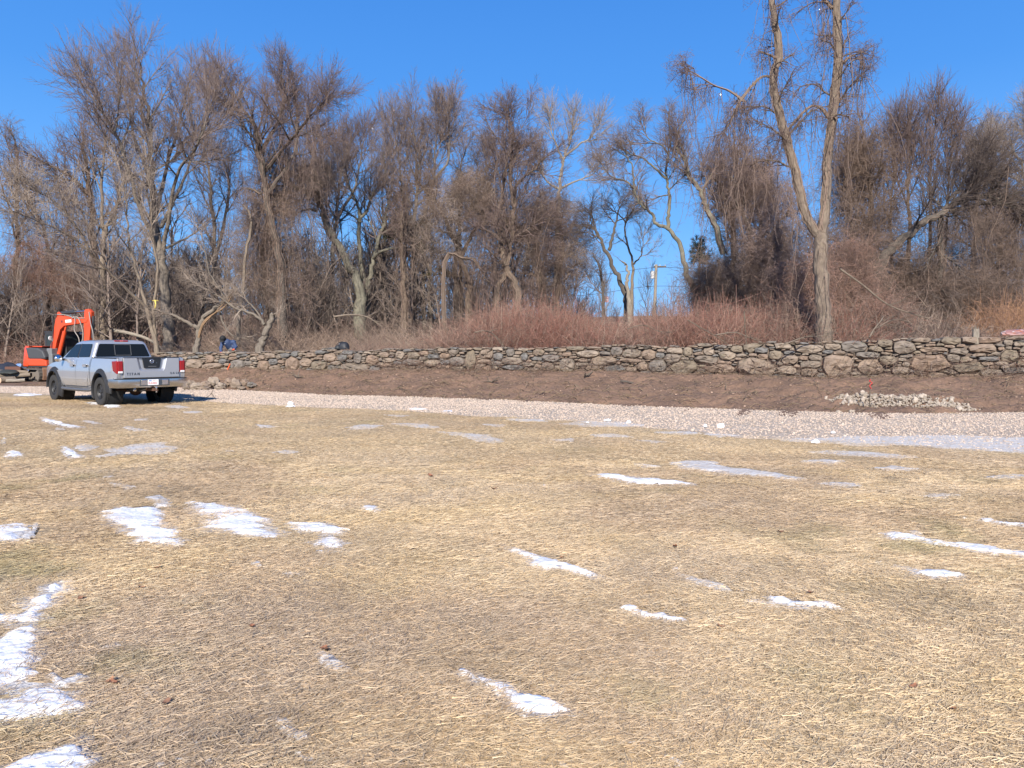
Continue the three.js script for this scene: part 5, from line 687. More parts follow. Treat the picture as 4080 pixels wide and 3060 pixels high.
    part('lens', [box(.03, .1, .95, 1.285, s > 0 ? .815 : -.955, s > 0 ? .955 : -.815, .02)], red, tl); part('reversing_lens', [box(.022, .06, .94, 1.0, s > 0 ? .825 : -.95, s > 0 ? .95 : -.825, .012)], clear, tl);
    part('rear_pillar', [box(.085, .16, .78, 1.36, s > 0 ? .8 : -.952, s > 0 ? .952 : -.8, .02)], paint, t);
  }
  // greenhouse: rounded rings lofted from the belt to the roof
  const rings = [[1.30, 1.93, 4.32, .90, .06], [1.36, 1.94, 4.22, .893, .07], [1.80, 2.03, 3.52, .755, .12], [1.865, 2.07, 3.36, .70, .16], [1.9, 2.2, 3.2, .58, .2], [1.91, 2.5, 2.95, .3, .15]];
  const ringPts = ([y, x0, x1, w, r]) => { const o = []; for (const [cx, cz, a] of [[x0 + r, w - r, Math.PI], [x0 + r, -w + r, Math.PI * 1.5], [x1 - r, -w + r, 0], [x1 - r, w - r, Math.PI * .5]]) for (let k = 0; k <= 6; k++) { const th = (a === Math.PI ? Math.PI * .5 : a === Math.PI * 1.5 ? Math.PI : a === 0 ? Math.PI * 1.5 : 0) + k / 6 * Math.PI / 2; o.push([cx + Math.cos(th) * r, y, cz + Math.sin(th) * r]); } return o; };
  {
    const R = rings.map(ringPts), n = R[0].length, p = R.flat(2), ix = []; for (let j = 0; j < R.length - 1; j++) for (let k = 0; k < n; k++) { const a = j * n + k, b = j * n + (k + 1) % n; ix.push(a, a + n, b, b, a + n, b + n); }
    const top = (R.length - 1) * n; for (let k = 1; k < n - 1; k++) ix.push(top, top + k + 1, top + k);
    const g = new THREE.BufferGeometry(); g.setAttribute('position', new THREE.Float32BufferAttribute(p, 3)); g.setIndex(ix); g.computeVertexNormals();
    if (g.attributes.normal.getY(top) < 0) { const q = g.index.array; for (let i = 0; i < q.length; i += 3) { const z = q[i]; q[i] = q[i + 1]; q[i + 1] = z; } g.computeVertexNormals(); }
    part('cab_roof', g, paint, t);
  }
  // panes a few millimetres proud of the shell; corners given as points
  const pane = (c, off, m, name, parent = t, thick = .006) => { const n = V().crossVectors(c[1].clone().sub(c[0]), c[2].clone().sub(c[0])).normalize(); if (n.dot(off) < 0) n.negate(); const o = new THREE.Vector3(), N = c.length; c.forEach((q) => o.addScaledVector(q, 1 / N)); const u = c[1].clone().sub(c[0]).normalize(), v = V().crossVectors(n, u), pts = c.map((q) => [q.clone().sub(o).dot(u), q.clone().sub(o).dot(v)]); const g = extrude(round(pts, .05), 0, thick, .002); g.applyMatrix4(new THREE.Matrix4().makeBasis(u, v, n).setPosition(o.addScaledVector(n, off.length()))); return part(name, g, m, parent); };
  const wAt = (y) => lerp(.893, .755, (y - 1.36) / .44), xr = (y) => lerp(1.94, 2.03, (y - 1.36) / .44), xf = (y) => lerp(4.22, 3.52, (y - 1.36) / .44);
  const rw = pane([V(xr(1.395), 1.395, -.80), V(xr(1.395), 1.395, .80), V(xr(1.78), 1.78, .66), V(xr(1.78), 1.78, -.66)], V(-.006, 0, 0), glass, 'rear_window');
  const fr2 = mat(.1, .1, .1, .5); part('slider_frame', [[-.245, -.225, 1.43, 1.77], [.225, .245, 1.43, 1.77], [-.245, .245, 1.43, 1.448], [-.245, .245, 1.752, 1.77]].map(([a, b, c, d]) => { const g = box(-.003, .004, c, d, a, b); const p = g.attributes.position; for (let i = 0; i < p.count; i++) p.setX(i, p.getX(i) + xr(p.getY(i)) - .017); return g; }), fr2, rw);
  for (const s of [-1, 1]) {
    const q = (x, y) => V(x, y, s * wAt(y));
    pane([q(3.03, 1.375), q(4.02, 1.365), q(3.62, 1.66), q(3.42, 1.765), q(3.03, 1.78)], V(0, .002, s * .006), glass, 'side_window');
    pane([q(2.13, 1.385), q(2.95, 1.377), q(2.95, 1.78), q(2.2, 1.775)], V(0, .002, s * .006), glass, 'side_window');
    pane([q(2.955, 1.36), q(3.025, 1.36), q(3.025, 1.79), q(2.955, 1.79)], V(0, .001, s * .004), black, 'door_pillar');
  }
  pane([V(4.16, 1.4, -.78), V(4.16, 1.4, .78), V(xf(1.77), 1.77, .66), V(xf(1.77), 1.77, -.66)], V(.012, .006, 0), glass, 'windshield');
  const b3 = part('brake_light', [box(2.05, 2.12, 1.845, 1.892, -.2, .2, .012)], red, t); part('lens', [box(2.043, 2.06, 1.857, 1.88, -.05, .05, .004)], new THREE.MeshPhysicalMaterial({ color: rgb(.7, .18, .16), roughness: .2 }), b3);
  // bed
  part('bed_floor', [box(.14, 1.9, .74, .8, -.86, .86), box(1.86, 1.92, .78, 1.34, -.87, .87, .01)], black, t);
  // tailgate with a recessed bay round the black handle panel
  const tg = thing('x'); scene.remove(tg); tg.name = 'tailgate'; t.add(tg); names.x = undefined; delete tg.userData.label;
  const bay = [[-.43, 1.4], [-.36, 1.05], [-.32, 1.0], [.32, 1.0], [.36, 1.05], [.43, 1.4]];
  const gate = extrude([[-.795, .805], [.795, .805], [.795, 1.37], [.425, 1.37], [.36, 1.06], [.31, 1.0], [-.31, 1.0], [-.36, 1.06], [-.425, 1.37], [-.795, 1.37]], 0, .07, .012, [], 3); const faceRear = new THREE.Matrix4().makeBasis(V(0, 0, 1), V(0, 1, 0), V(-1, 0, 0)).setPosition(.11, 0, 0);
  part('gate_panel', gate.applyMatrix4(faceRear), paint, tg);
  const slope = []; { const a = [[.425, 1.365], [.36, 1.06], [.31, 1.0], [-.31, 1.0], [-.36, 1.06], [-.425, 1.365]], b = [[.36, 1.365], [.295, 1.09], [.25, 1.045], [-.25, 1.045], [-.295, 1.09], [-.36, 1.365]], p = [], ix = []; a.forEach((q, i) => { p.push(.047, q[1], q[0], .085, b[i][1], b[i][0]); if (i) { const k = i * 2; ix.push(k - 2, k - 1, k, k, k - 1, k + 1); } }); const g = new THREE.BufferGeometry(); g.setAttribute('position', new THREE.Float32BufferAttribute(p, 3)); g.setIndex(ix); g.computeVertexNormals(); slope.push(g, box(.082, .115, 1.0, 1.365, -.4, .4)); }
  part('gate_recess', slope, new THREE.MeshPhysicalMaterial({ color: rgb(.475, .472, .475), metalness: .55, roughness: .34, clearcoat: 1, clearcoatRoughness: .06, side: THREE.DoubleSide }), tg);
  part('handle_panel', extrude(round([[-.27, 1.362], [-.22, 1.075], [.22, 1.075], [.27, 1.362]], .03), 0, .035, .008).applyMatrix4(new THREE.Matrix4().makeBasis(V(0, 0, 1), V(0, 1, 0), V(-1, 0, 0)).setPosition(.083, 0, 0)), mat(.016, .017, .019, .35), tg);
  part('gate_cap', [box(.035, .12, 1.366, 1.392, -.79, .79, .01)], black, tg);
  part('handle_slot', [box(.04, .05, 1.115, 1.135, -.11, .12, .003)], mat(.12, .12, .12, .4), tg); part('keyhole', [new THREE.SphereGeometry(.012, 10, 8).translate(.045, 1.225, .13)], chrome, tg);
  part('emblem', [new THREE.TorusGeometry(.052, .011, 8, 28).rotateY(Math.PI / 2).translate(.042, 1.275, -.01), box(.034, .046, 1.262, 1.288, -.075, .055, .004)], chrome, tg);
  const text = (s, size, depth) => { const g = new TextGeometry(s, { font, size, depth, curveSegments: 3, bevelEnabled: false }); g.computeBoundingBox(); return g; };
  const dark = mat(.10, .11, .13, .3, { metalness: .6 }), letters = (s, size, z0, y, gap) => { let z = z0; for (const ch of s) { if (ch === ' ') { z += size * .5; continue; } const g = text(ch, size, .008), w = g.boundingBox.max.x; g.applyMatrix4(new THREE.Matrix4().makeBasis(V(0, 0, 1), V(0, 1, 0), V(-1, 0, 0)).setPosition(.04, y, z)); part('letter', g, dark, tg); z += w + gap; } };
  letters('TITAN', .07, -.72, .885, .022); letters('5.6 LE', .058, .52, .895, .012);
  // chrome bumper swept round the corners
  const sweep = (prof, path) => { const p = [], ix = [], m = prof.length; path.forEach(([x, z], i) => { const a = path[Math.max(0, i - 1)], b = path[Math.min(path.length - 1, i + 1)], dx = b[0] - a[0], dz = b[1] - a[1], l = Math.hypot(dx, dz), nx = -dz / l, nz = dx / l; for (const [o, y] of prof) p.push(x + nx * o, y, z + nz * o); if (i) for (let k = 0; k < m; k++) { const q = (i - 1) * m + k, r = (i - 1) * m + (k + 1) % m; ix.push(q, r, q + m, r, r + m, q + m); } }); const g = new THREE.BufferGeometry(); g.setAttribute('position', new THREE.Float32BufferAttribute(p, 3)); g.setIndex(ix); return toCreasedNormals(g, .5); };
  const bp = [[.42, -1.0], [.25, -1.0], [.13, -.985], [.04, -.93], [-.01, -.84], [-.03, -.6], [-.04, -.3], [-.04, .3], [-.03, .6], [-.01, .84], [.04, .93], [.13, .985], [.25, 1.0], [.42, 1.0]];
  const bumper = part('bumper', [sweep([[.055, .775], [.074, .765], [.078, .70], [.072, .62], [.035, .53], [-.02, .52], [-.05, .775]], bp)], new THREE.MeshPhysicalMaterial({ color: rgb(.62, .61, .60), metalness: 1, roughness: .24, side: THREE.DoubleSide }), t);
  part('step_pad', [sweep([[.07, .772], [.07, .788], [-.06, .79], [-.06, .772]], bp.slice(2, -2))], black, bumper);
  part('plate_recess', [box(-.125, -.1, .57, .755, -.42, .42, .01)], mat(.2, .2, .2, .3, { metalness: .9 }), bumper); for (const z of [.2, -.4]) part('step_end', box(-.132, -.1, .60, .75, z, z + .18, .01), chrome, bumper);
  const c = document.createElement('canvas'); c.width = 256; c.height = 128; const x = c.getContext('2d'); x.fillStyle = '#eeeae6'; x.fillRect(0, 0, 256, 128); x.fillStyle = '#6f8fc0'; x.fillRect(26, 14, 66, 26); x.fillStyle = '#b33a3c'; x.font = 'bold 66px sans-serif'; x.fillText('2LG466', 8, 104, 205); x.font = 'bold 26px sans-serif'; x.fillText('C', 222, 62); x.fillStyle = '#8a3a3a'; x.fillRect(112, 16, 70, 8);
  const pt = new THREE.CanvasTexture(c); pt.colorSpace = THREE.SRGBColorSpace;
  const plate = new THREE.PlaneGeometry(.305, .155); plate.applyMatrix4(new THREE.Matrix4().makeBasis(V(0, 0, 1), V(0, 1, 0), V(-1, 0, 0)).setPosition(-.1362, .675, -.06));
  const lp = part('license_plate', [box(-.135, -.128, .595, .755, -.2125, .0925, .003)], mat(.8, .8, .78, .4), t); part('plate_print', plate, new THREE.MeshStandardMaterial({ map: pt, roughness: .45 }), lp);
  // hitch, exhaust, axle, wells
  const hitch = part('tow_hitch', [box(-.1, .4, .42, .5, -.05, .05, .01), box(-.22, -.08, .43, .465, -.04, .04, .008)], rust, t); part('hitch_ball', [new THREE.SphereGeometry(.03, 14, 10).translate(-.19, .52, 0), rod(V(-.19, .46, 0), V(-.19, .51, 0), .014), rod(V(-.19, .38, 0), V(-.19, .43, 0), .022)], chrome, hitch);
  part('exhaust_tip', [tube([V(.05, .47, -.5), V(.5, .47, -.5)], .05, 14).scale(1, 1, 1)], chrome, t);
  part('spare_wheel', [new THREE.CylinderGeometry(.36, .36, .2, 24).translate(.72, .5, 0)], under, t);
  part('axle', [rod(V(RA, WR, -.7), V(RA, WR, .7), .06, 10), new THREE.SphereGeometry(.17, 16, 12).scale(1, 1, 1.1).translate(RA, WR, .02)], rust, t); part('axle', rod(V(FA, WR, -.7), V(FA, WR, .7), .06, 10), rust, t);
  part('frame_rails', [box(.3, 5.3, .5, .62, -.52, -.42), box(.3, 5.3, .5, .62, .42, .52), box(.25, 5.3, .6, .76, -.84, .84)], under, t);
  const well = mat(.018, .018, .018, .95, { side: THREE.DoubleSide }); [RA, FA].forEach((cx) => [-1, 1].forEach((s) => { const g = new THREE.CylinderGeometry(.52, .52, .36, 24, 1, true, -Math.PI / 2, Math.PI).rotateX(Math.PI / 2); part('wheel_well', g.translate(cx, .43, s * .72), well, t); }));
  // wheels
  const tyreProf = [[.235, .13], [.30, .148], [.36, .15], [.392, .142], [.405, .125], [.405, .098], [.394, .094], [.394, .082], [.408, .078], [.41, .045], [.398, .041], [.398, .03], [.411, .026], [.411, -.026], [.398, -.03], [.398, -.041], [.41, -.045], [.408, -.078], [.394, -.082], [.394, -.094], [.405, -.098], [.405, -.125], [.392, -.142], [.36, -.15], [.30, -.148], [.235, -.13]];
  const tyre = toCreasedNormals(new THREE.LatheGeometry(tyreProf.map(([r, y]) => new THREE.Vector2(r, y)).reverse(), 48), .6).rotateX(Math.PI / 2);
  const lugs = []; for (let k = 0; k < 44; k++) for (const e of [-1, 1]) lugs.push(box(.385, .4085, -.012, .012, -.02, .02).translate(0, 0, e * .118).rotateZ(k / 44 * 6.2832 + e * .035));
  const rim = [new THREE.LatheGeometry([[.235, .13], [.235, .10], [.21, .085], [.2, .02], [.06, .0], [0, .0]].map(([r, y]) => new THREE.Vector2(r, y)), 32).rotateX(Math.PI / 2)];
  const spokes = []; for (let k = 0; k < 6; k++) { const g = extrude([[.05, -.032], [.215, -.045], [.215, .045], [.05, .032]], .02, .085, .01); spokes.push(g.rotateZ(k / 6 * 6.2832)); }
  const rimM = mat(.028, .028, .03, .4);
  const wheel = new THREE.Group(); wheel.name = 'wheel'; part('tyre', [tyre, ...lugs], rubber, wheel); part('rim', rim, new THREE.MeshPhysicalMaterial({ color: rgb(.02, .02, .022), roughness: .5, side: THREE.DoubleSide }), wheel); part('spokes', spokes, rimM, wheel); part('hub_cap', [new THREE.CylinderGeometry(.05, .055, .04, 16).rotateX(Math.PI / 2).translate(0, 0, .085)], rimM, wheel);
  [[RA, -1], [RA, 1], [FA, -1], [FA, 1]].forEach(([cx, s], i) => { const w = i ? wheel.clone() : wheel; w.position.set(cx, WR - .012, s * track); w.rotation.set(0, s < 0 ? Math.PI : 0, i * 1.3); t.add(w); });
}
// ---------- excavator ----------
{
  const D = 40, base = at(197, 1394, D); base.y = 0;
  const t = thing('excavator', 'orange red excavator with dark cab and folded boom, parked behind the truck', 'excavator', null, base);
  const p = V(.853, 0, -.522), v = V(-.522, 0, -.853), head = (deg) => { const a = deg * Math.PI / 180, f = p.clone().multiplyScalar(Math.cos(a)).addScaledVector(v, -Math.sin(a)); return Math.atan2(-f.z, f.x); };
  const red = new THREE.MeshPhysicalMaterial({ color: rgb(.62, .07, .018), roughness: .42, clearcoat: .4, clearcoatRoughness: .3 }), dk = mat(.035, .037, .04, .5), grey = mat(.16, .165, .17, .5), steel = new THREE.MeshPhysicalMaterial({ color: rgb(.6, .6, .6), metalness: 1, roughness: .25 }), mud = mat(.17, .145, .12, .9), hose = mat(.3, .27, .24, .6), gl = new THREE.MeshPhysicalMaterial({ color: rgb(.03, .04, .042), roughness: .08, specularIntensity: .5 }), rustM = mat(.22, .12, .07, .85), white = mat(.75, .75, .73, .5), track = mat(.12, .105, .09, .9);
  // undercarriage: everything turned with the tracks hangs under this mesh
  const und = part('undercarriage', [box(-.75, .75, .38, .62, -.7, .7, .05), new THREE.CylinderGeometry(.5, .5, .14, 28).translate(0, .66, 0)], dk, t); und.rotation.y = head(65);
  for (const s of [-1, 1]) {
    const z0 = s > 0 ? .70 : -1.08, z1 = z0 + .38, L = .86, r = .3, cy = .32;
    const tf = part('track_frame', [extrude([[-.8, .18], [.8, .18], [.86, .3], [.7, .47], [-.7, .47], [-.86, .3]], z0 + .07, z1 - .07, .03), ...[-.6, -.3, 0, .3, .6].map((x) => new THREE.CylinderGeometry(.09, .09, .3, 14).rotateX(Math.PI / 2).translate(x, .14, (z0 + z1) / 2)), ...[-L, L].map((x) => new THREE.CylinderGeometry(.24, .24, .26, 20).rotateX(Math.PI / 2).translate(x, cy, (z0 + z1) / 2))], mud, und);
    // shoes round the loop, each with its grouser bar
    const per = 4 * L + 2 * Math.PI * r, n = 36, shoe = mergeGeometries([box(-.072, .072, -.02, .02, z0, z1).toNonIndexed(), box(-.02, .02, .015, .05, z0 + .01, z1 - .01).toNonIndexed()]);
    for (let k = 0; k < n; k++) { let d = k / n * per, x, y, a; if (d < 2 * L) { x = -L + d; y = cy + r; a = 0; } else if ((d -= 2 * L) < Math.PI * r) { const th = Math.PI / 2 - d / r; x = L + Math.cos(th) * r; y = cy + Math.sin(th) * r; a = th - Math.PI / 2; } else if ((d -= Math.PI * r) < 2 * L) { x = L - d; y = cy - r; a = Math.PI; } else { d -= 2 * L; const th = -Math.PI / 2 - d / r; x = -L + Math.cos(th) * r; y = cy + Math.sin(th) * r; a = th - Math.PI / 2; } const m = part('track_shoe', shoe, track, tf); m.position.set(x, y, 0); m.rotation.z = a; }
  }
  part('dozer_blade', [extrude([[1.52, .12], [1.6, .1], [1.64, .3], [1.62, .62], [1.56, .72], [1.53, .7], [1.57, .5], [1.57, .3]], -1.1, 1.1, .01), box(.7, 1.56, .3, .42, -.5, -.38), box(.7, 1.56, .3, .42, .38, .5)], rustM, und);
  // house
  const h = head(50), place2 = (m) => { m.rotation.y = h; return m; };
  const plan = (x0, x1, w, r) => { const o = []; for (let k = 0; k <= 10; k++) { const a = Math.PI / 2 + k / 10 * Math.PI; o.push([x0 + r + Math.cos(a) * r, Math.sin(a) * w]); } o.push([x1, -w], [x1, w]); return o; };
  const slab = (pl, y0, y1, b) => extrude(pl.map((q) => [q[0], -q[1]]), y0, y1, b).rotateX(-Math.PI / 2);
  place2(part('platform', slab([[-.9, -.9], [1.0, -.9], [1.0, .9], [-.9, .9]], .70, .84, .02), dk, t));
  // rear body leans in towards its top
  const cw = slab(plan(-1.18, -.35, .96, .62), .74, 1.8, .07); { const a = cw.attributes.position; for (let i = 0; i < a.count; i++) { const k = Math.max(0, (a.getY(i) - 1.0) / .8); a.setX(i, a.getX(i) + k * .1 * (a.getX(i) < -.4 ? 1 : 0)); a.setZ(i, a.getZ(i) * (1 - .06 * k)); } cw.computeVertexNormals(); }
  place2(part('counterweight', toCreasedNormals(cw, .6), red, t));
  place2(part('side_cover', extrude([[-.5, .78], [.88, .78], [.86, 1.06], [.5, 1.16], [-.5, 1.16]], .15, .95, .05), red, t));
  place2(part('engine_cover', extrude([[-.5, 1.72], [-.36, 1.22], [-.22, 1.13], [.78, 1.13], [.82, 1.25], [.66, 1.55], [.3, 1.7]], .12, .965, .07), mat(.06, .062, .066, .55), t));
  place2(part('hood_panel', extrude([[-.85, 1.76], [.3, 1.74], [.36, 1.79], [-.8, 1.81]], -.5, .7, .015), red, t));
  place2(part('side_box', [box(.84, 1.1, .84, 1.4, .35, .8, .05), box(.6, .95, 1.3, 1.68, .3, .7, .05)], grey, t));
  // cab
  const cab = place2(part('cab', [extrude([[-.6, .84], [.88, .84], [.93, 1.3], [.78, 2.5], [-.5, 2.5], [-.6, 2.3]], -.95, -.9, .01, [[[-.5, 1.5], [.8, 1.5], [.7, 2.38], [-.45, 2.38]]]), extrude([[-.6, .84], [.88, .84], [.93, 1.3], [.78, 2.5], [-.5, 2.5], [-.6, 2.3]], .04, .09, .01, [[[-.5, 1.3], [.8, 1.3], [.7, 2.38], [-.45, 2.38]]]), box(-.62, .82, 2.47, 2.56, -.98, .1, .03), box(-.6, -.54, .84, 2.5, -.93, .06), box(.86, .93, .84, 1.3, -.93, .06), box(.72, .8, 2.36, 2.5, -.93, .06)], dk, t));
  part('cab_glass', [extrude([[-.5, 1.3], [.8, 1.3], [.7, 2.38], [-.45, 2.38]], .06, .07), extrude([[-.5, 1.5], [.8, 1.5], [.7, 2.38], [-.45, 2.38]], -.93, -.92), (() => { const g = box(-.012, .012, -.55, .55, -.9, .04); g.rotateZ(.115).translate(.84, 1.85, -.43); return g.translate(0, 0, .43); })()], gl, cab);
  part('seat', [box(-.3, .2, 1.1, 1.3, -.7, -.25, .05), box(-.4, -.22, 1.25, 1.95, -.68, -.27, .05)], dk, cab);
  part('work_light', [new THREE.CylinderGeometry(.06, .05, .08, 14).rotateZ(-Math.PI / 2).translate(.86, 2.46, -.8)], white, cab);
  const mir = part('mirror', [new THREE.CylinderGeometry(.11, .11, .04, 18).rotateZ(Math.PI / 2).translate(.2, 2.2, .42)], white, cab); part('mirror_arm', [rod(V(.2, 2.2, .42), V(.35, 2.28, .06), .015)], dk, mir);
  for (const m of [cab]) m.traverse((q) => { if (q.geometry) q.geometry.translate(.38, 0, 0); });
  // boom, arm and rams
  const boomPts = [[.42, 1.28], [.58, 1.2], [.78, 1.32], [.98, 2.0], [1.24, 2.62], [1.5, 2.82], [2.3, 2.9], [3.0, 2.98], [3.06, 3.12], [2.95, 3.22], [2.0, 3.28], [1.18, 3.34], [.98, 3.22], [.78, 2.5], [.55, 1.75]];
  const boom = place2(part('boom', extrude(boomPts, .17, .43, .02), red, t));
  for (const z of [.2, .34]) part('ram_bracket', extrude([[1.0, 3.3], [1.45, 3.28], [1.3, 3.46], [1.15, 3.55], [1.05, 3.5]], z, z + .06, .01), red, boom);
  part('boom_ram', [tube([V(.98, 1.32, .3), V(1.42, 2.55, .3)], .1, 14), tube([V(1.42, 2.55, .3), V(1.55, 2.88, .3)], .05, 10)], red, boom);
  part('decal', [extrude([[1.62, 2.98], [2.02, 3.0], [2.02, 3.14], [1.62, 3.12]], .431, .434)], white, boom); part('decal', [extrude([[1.34, 2.98], [1.44, 2.98], [1.44, 3.1], [1.34, 3.1]], .431, .434)], mat(.12, .03, .03, .5), boom); part('decal', [extrude([[.66, 1.9], [.76, 2.1], [.76, 2.3], [.66, 2.1]], .431, .434)], white, boom);
  const arm = place2(part('arm', [extrude([[2.86, 3.62], [3.1, 3.66], [3.3, 3.5], [3.24, 2.9], [3.12, 2.1], [3.02, 1.2], [2.84, 1.2], [2.78, 2.1], [2.78, 2.9], [2.82, 3.3]], .2, .4, .02)], red, t));
  part('arm_ram', [tube([V(1.2, 3.47, .3), V(2.2, 3.52, .3)], .085, 14)], dk, arm); part('ram_rod', [tube([V(2.2, 3.52, .3), V(2.95, 3.56, .3)], .045, 10)], steel, arm);
  part('bucket_ram', [tube([V(3.33, 3.3, .3), V(3.25, 2.2, .3)], .07, 12), tube([V(3.25, 2.2, .3), V(3.2, 1.5, .3)], .035, 10)], dk, arm);
  part('bucket', [extrude([[2.95, 1.25], [3.1, 1.05], [3.05, .6], [2.75, .3], [2.4, .35], [2.3, .55], [2.45, .5], [2.72, .5], [2.88, .75], [2.85, 1.15]], -.05, .65, .02)], rustM, arm);
  const hs = (pts) => tube(pts.map((q) => V(...q)), .024, 6, 16);
  part('hydraulic_hose', [hs([[2.2, 3.3, .45], [2.35, 3.1, .5], [2.3, 2.6, .52], [2.55, 2.2, .5], [2.6, 1.8, .5]])], hose, t).rotation.y = h; part('hydraulic_hose', [hs([[2.1, 3.2, .47], [2.5, 3.25, .5], [2.75, 2.8, .5], [2.8, 2.3, .46], [2.5, 1.6, .45]])], hose, t).rotation.y = h; part('hydraulic_hose', [hs([[.98, 3.4, .42], [1.6, 3.38, .46], [2.4, 3.2, .46], [2.9, 3.2, .44]])], hose, t).rotation.y = h; part('hydraulic_hose', [hs([[.6, 1.3, .5], [.78, 2.1, .5], [.86, 2.9, .48], [.85, 3.3, .46], [1.1, 3.4, .44]])], dk, t).rotation.y = h;
  part('hydraulic_hose', [hs([[3.2, 3.5, .44], [3.36, 2.9, .5], [3.5, 2.4, .5], [3.42, 1.6, .46]])], hose, t).rotation.y = h;
}
// ---------- junk at the far left ----------
const lumpy = (sx, sy, sz, seed, amp = .25, det = 4) => { const g = new THREE.IcosahedronGeometry(1, det), a = g.attributes.position; for (let i = 0; i < a.count; i++) { const x = a.getX(i), y = a.getY(i), z = a.getZ(i), k = 1 + (fbm(x * 1.7 + seed + 5, y * 1.7 + z * 2.3 + seed + 9, 4, 0, seed) - .5) * 2 * amp; a.setXYZ(i, x * k * sx, Math.max(-.25, y * k) * sy, z * k * sz); } const uv = g.attributes.uv; g.deleteAttribute('normal'); g.computeVertexNormals(); return toCreasedNormals(g, .5); };
{
  const put = (px, D, dy = 0) => { const q = at(px, 1394, D); q.y = dy; return q; };
  const tarp = thing('black_tarp', 'heap of black plastic sheeting at the left edge', 'tarp', null, put(20, 40.5)); part('sheet', lumpy(1.1, .85, .7, 3, .35), new THREE.MeshPhysicalMaterial({ color: rgb(.03, .034, .045), roughness: .3 }), tarp); part('fold', lumpy(.5, .55, .5, 8, .5).translate(.75, 0, .1), mat(.04, .04, .045, .4), tarp);
  const blue = thing('blue_tarp', 'pale blue tarp showing behind the excavator track', 'tarp', null, put(74, 42.5)); part('sheet', lumpy(.75, .8, .5, 12, .3), mat(.22, .38, .72, .45), blue);
  const bx = thing('rusty_box', 'rust brown steel box between the black tarp and excavator', 'steel box', null, put(50, 39)); bx.rotation.y = .5; bx.scale.set(.6, .75, .8); part('shell', [box(-.55, .55, .55, 1.0, -.35, -.31), box(-.55, .55, .55, 1.0, .31, .35), box(-.55, -.51, .55, 1.0, -.31, .31), box(.51, .55, .55, 1.0, -.31, .31), box(-.55, .55, .5, .55, -.35, .35)], mat(.14, .065, .045, .8), bx); part('skid', [box(-.5, .5, 0, .5, -.25, -.15), box(-.5, .5, 0, .5, .15, .25)], M.dark, bx);
  const dark = thing('black_mat', 'dark rubber mat draped on the log pile', 'rubber mat', null, put(26, 38.3, .46)); part('sheet', lumpy(.55, .16, .4, 21, .2), mat(.035, .04, .036, .6), dark);
  const R = rng(31), logM = M.tan, endM = mat(.55, .38, .24, .85), spots = [[14, 37.6, .12, .13, .9, .1], [26, 37.3, .13, .13, .7, 1.1], [4, 37.9, .14, .15, 1.2, .3], [48, 37.2, .12, .09, 1.2, .05], [64, 38.4, .3, .11, 1.3, .2], [58, 38.8, .5, .1, 1.4, .1], [18, 38.2, .34, .12, 1, .6], [36, 38.6, .36, .1, 1.2, .25]];
  const logLabel = ['cut log at the front of the pile, second from left', 'pale cut log end facing the viewer in the pile', 'darkest thick log at the left edge of the pile', 'long whitish log lying foremost on the ground', 'grey log right of the pile beside the excavator track', 'uppermost grey log right of the dark mat', 'short log under the dark rubber mat', 'log in the middle of the pile behind the short one'];
  spots.forEach(([px, D, y, r, L, yaw], i) => { const o = thing('cut_log', logLabel[i], 'log', null, put(px, D, y)); o.rotation.y = yaw; part('bark', tube(wander(V(-L / 2, 0, 0), V(1, 0, 0), L, 5, R, .05, 0), (k) => r * lerp(1, .9, k), 10), i === 3 ? M.pale : logM, o); part('cut_end', [new THREE.CylinderGeometry(r * 1.0, r * 1.0, .012, 14).rotateZ(Math.PI / 2).translate(-L / 2 - .004, 0, 0)], endM, o); });
}
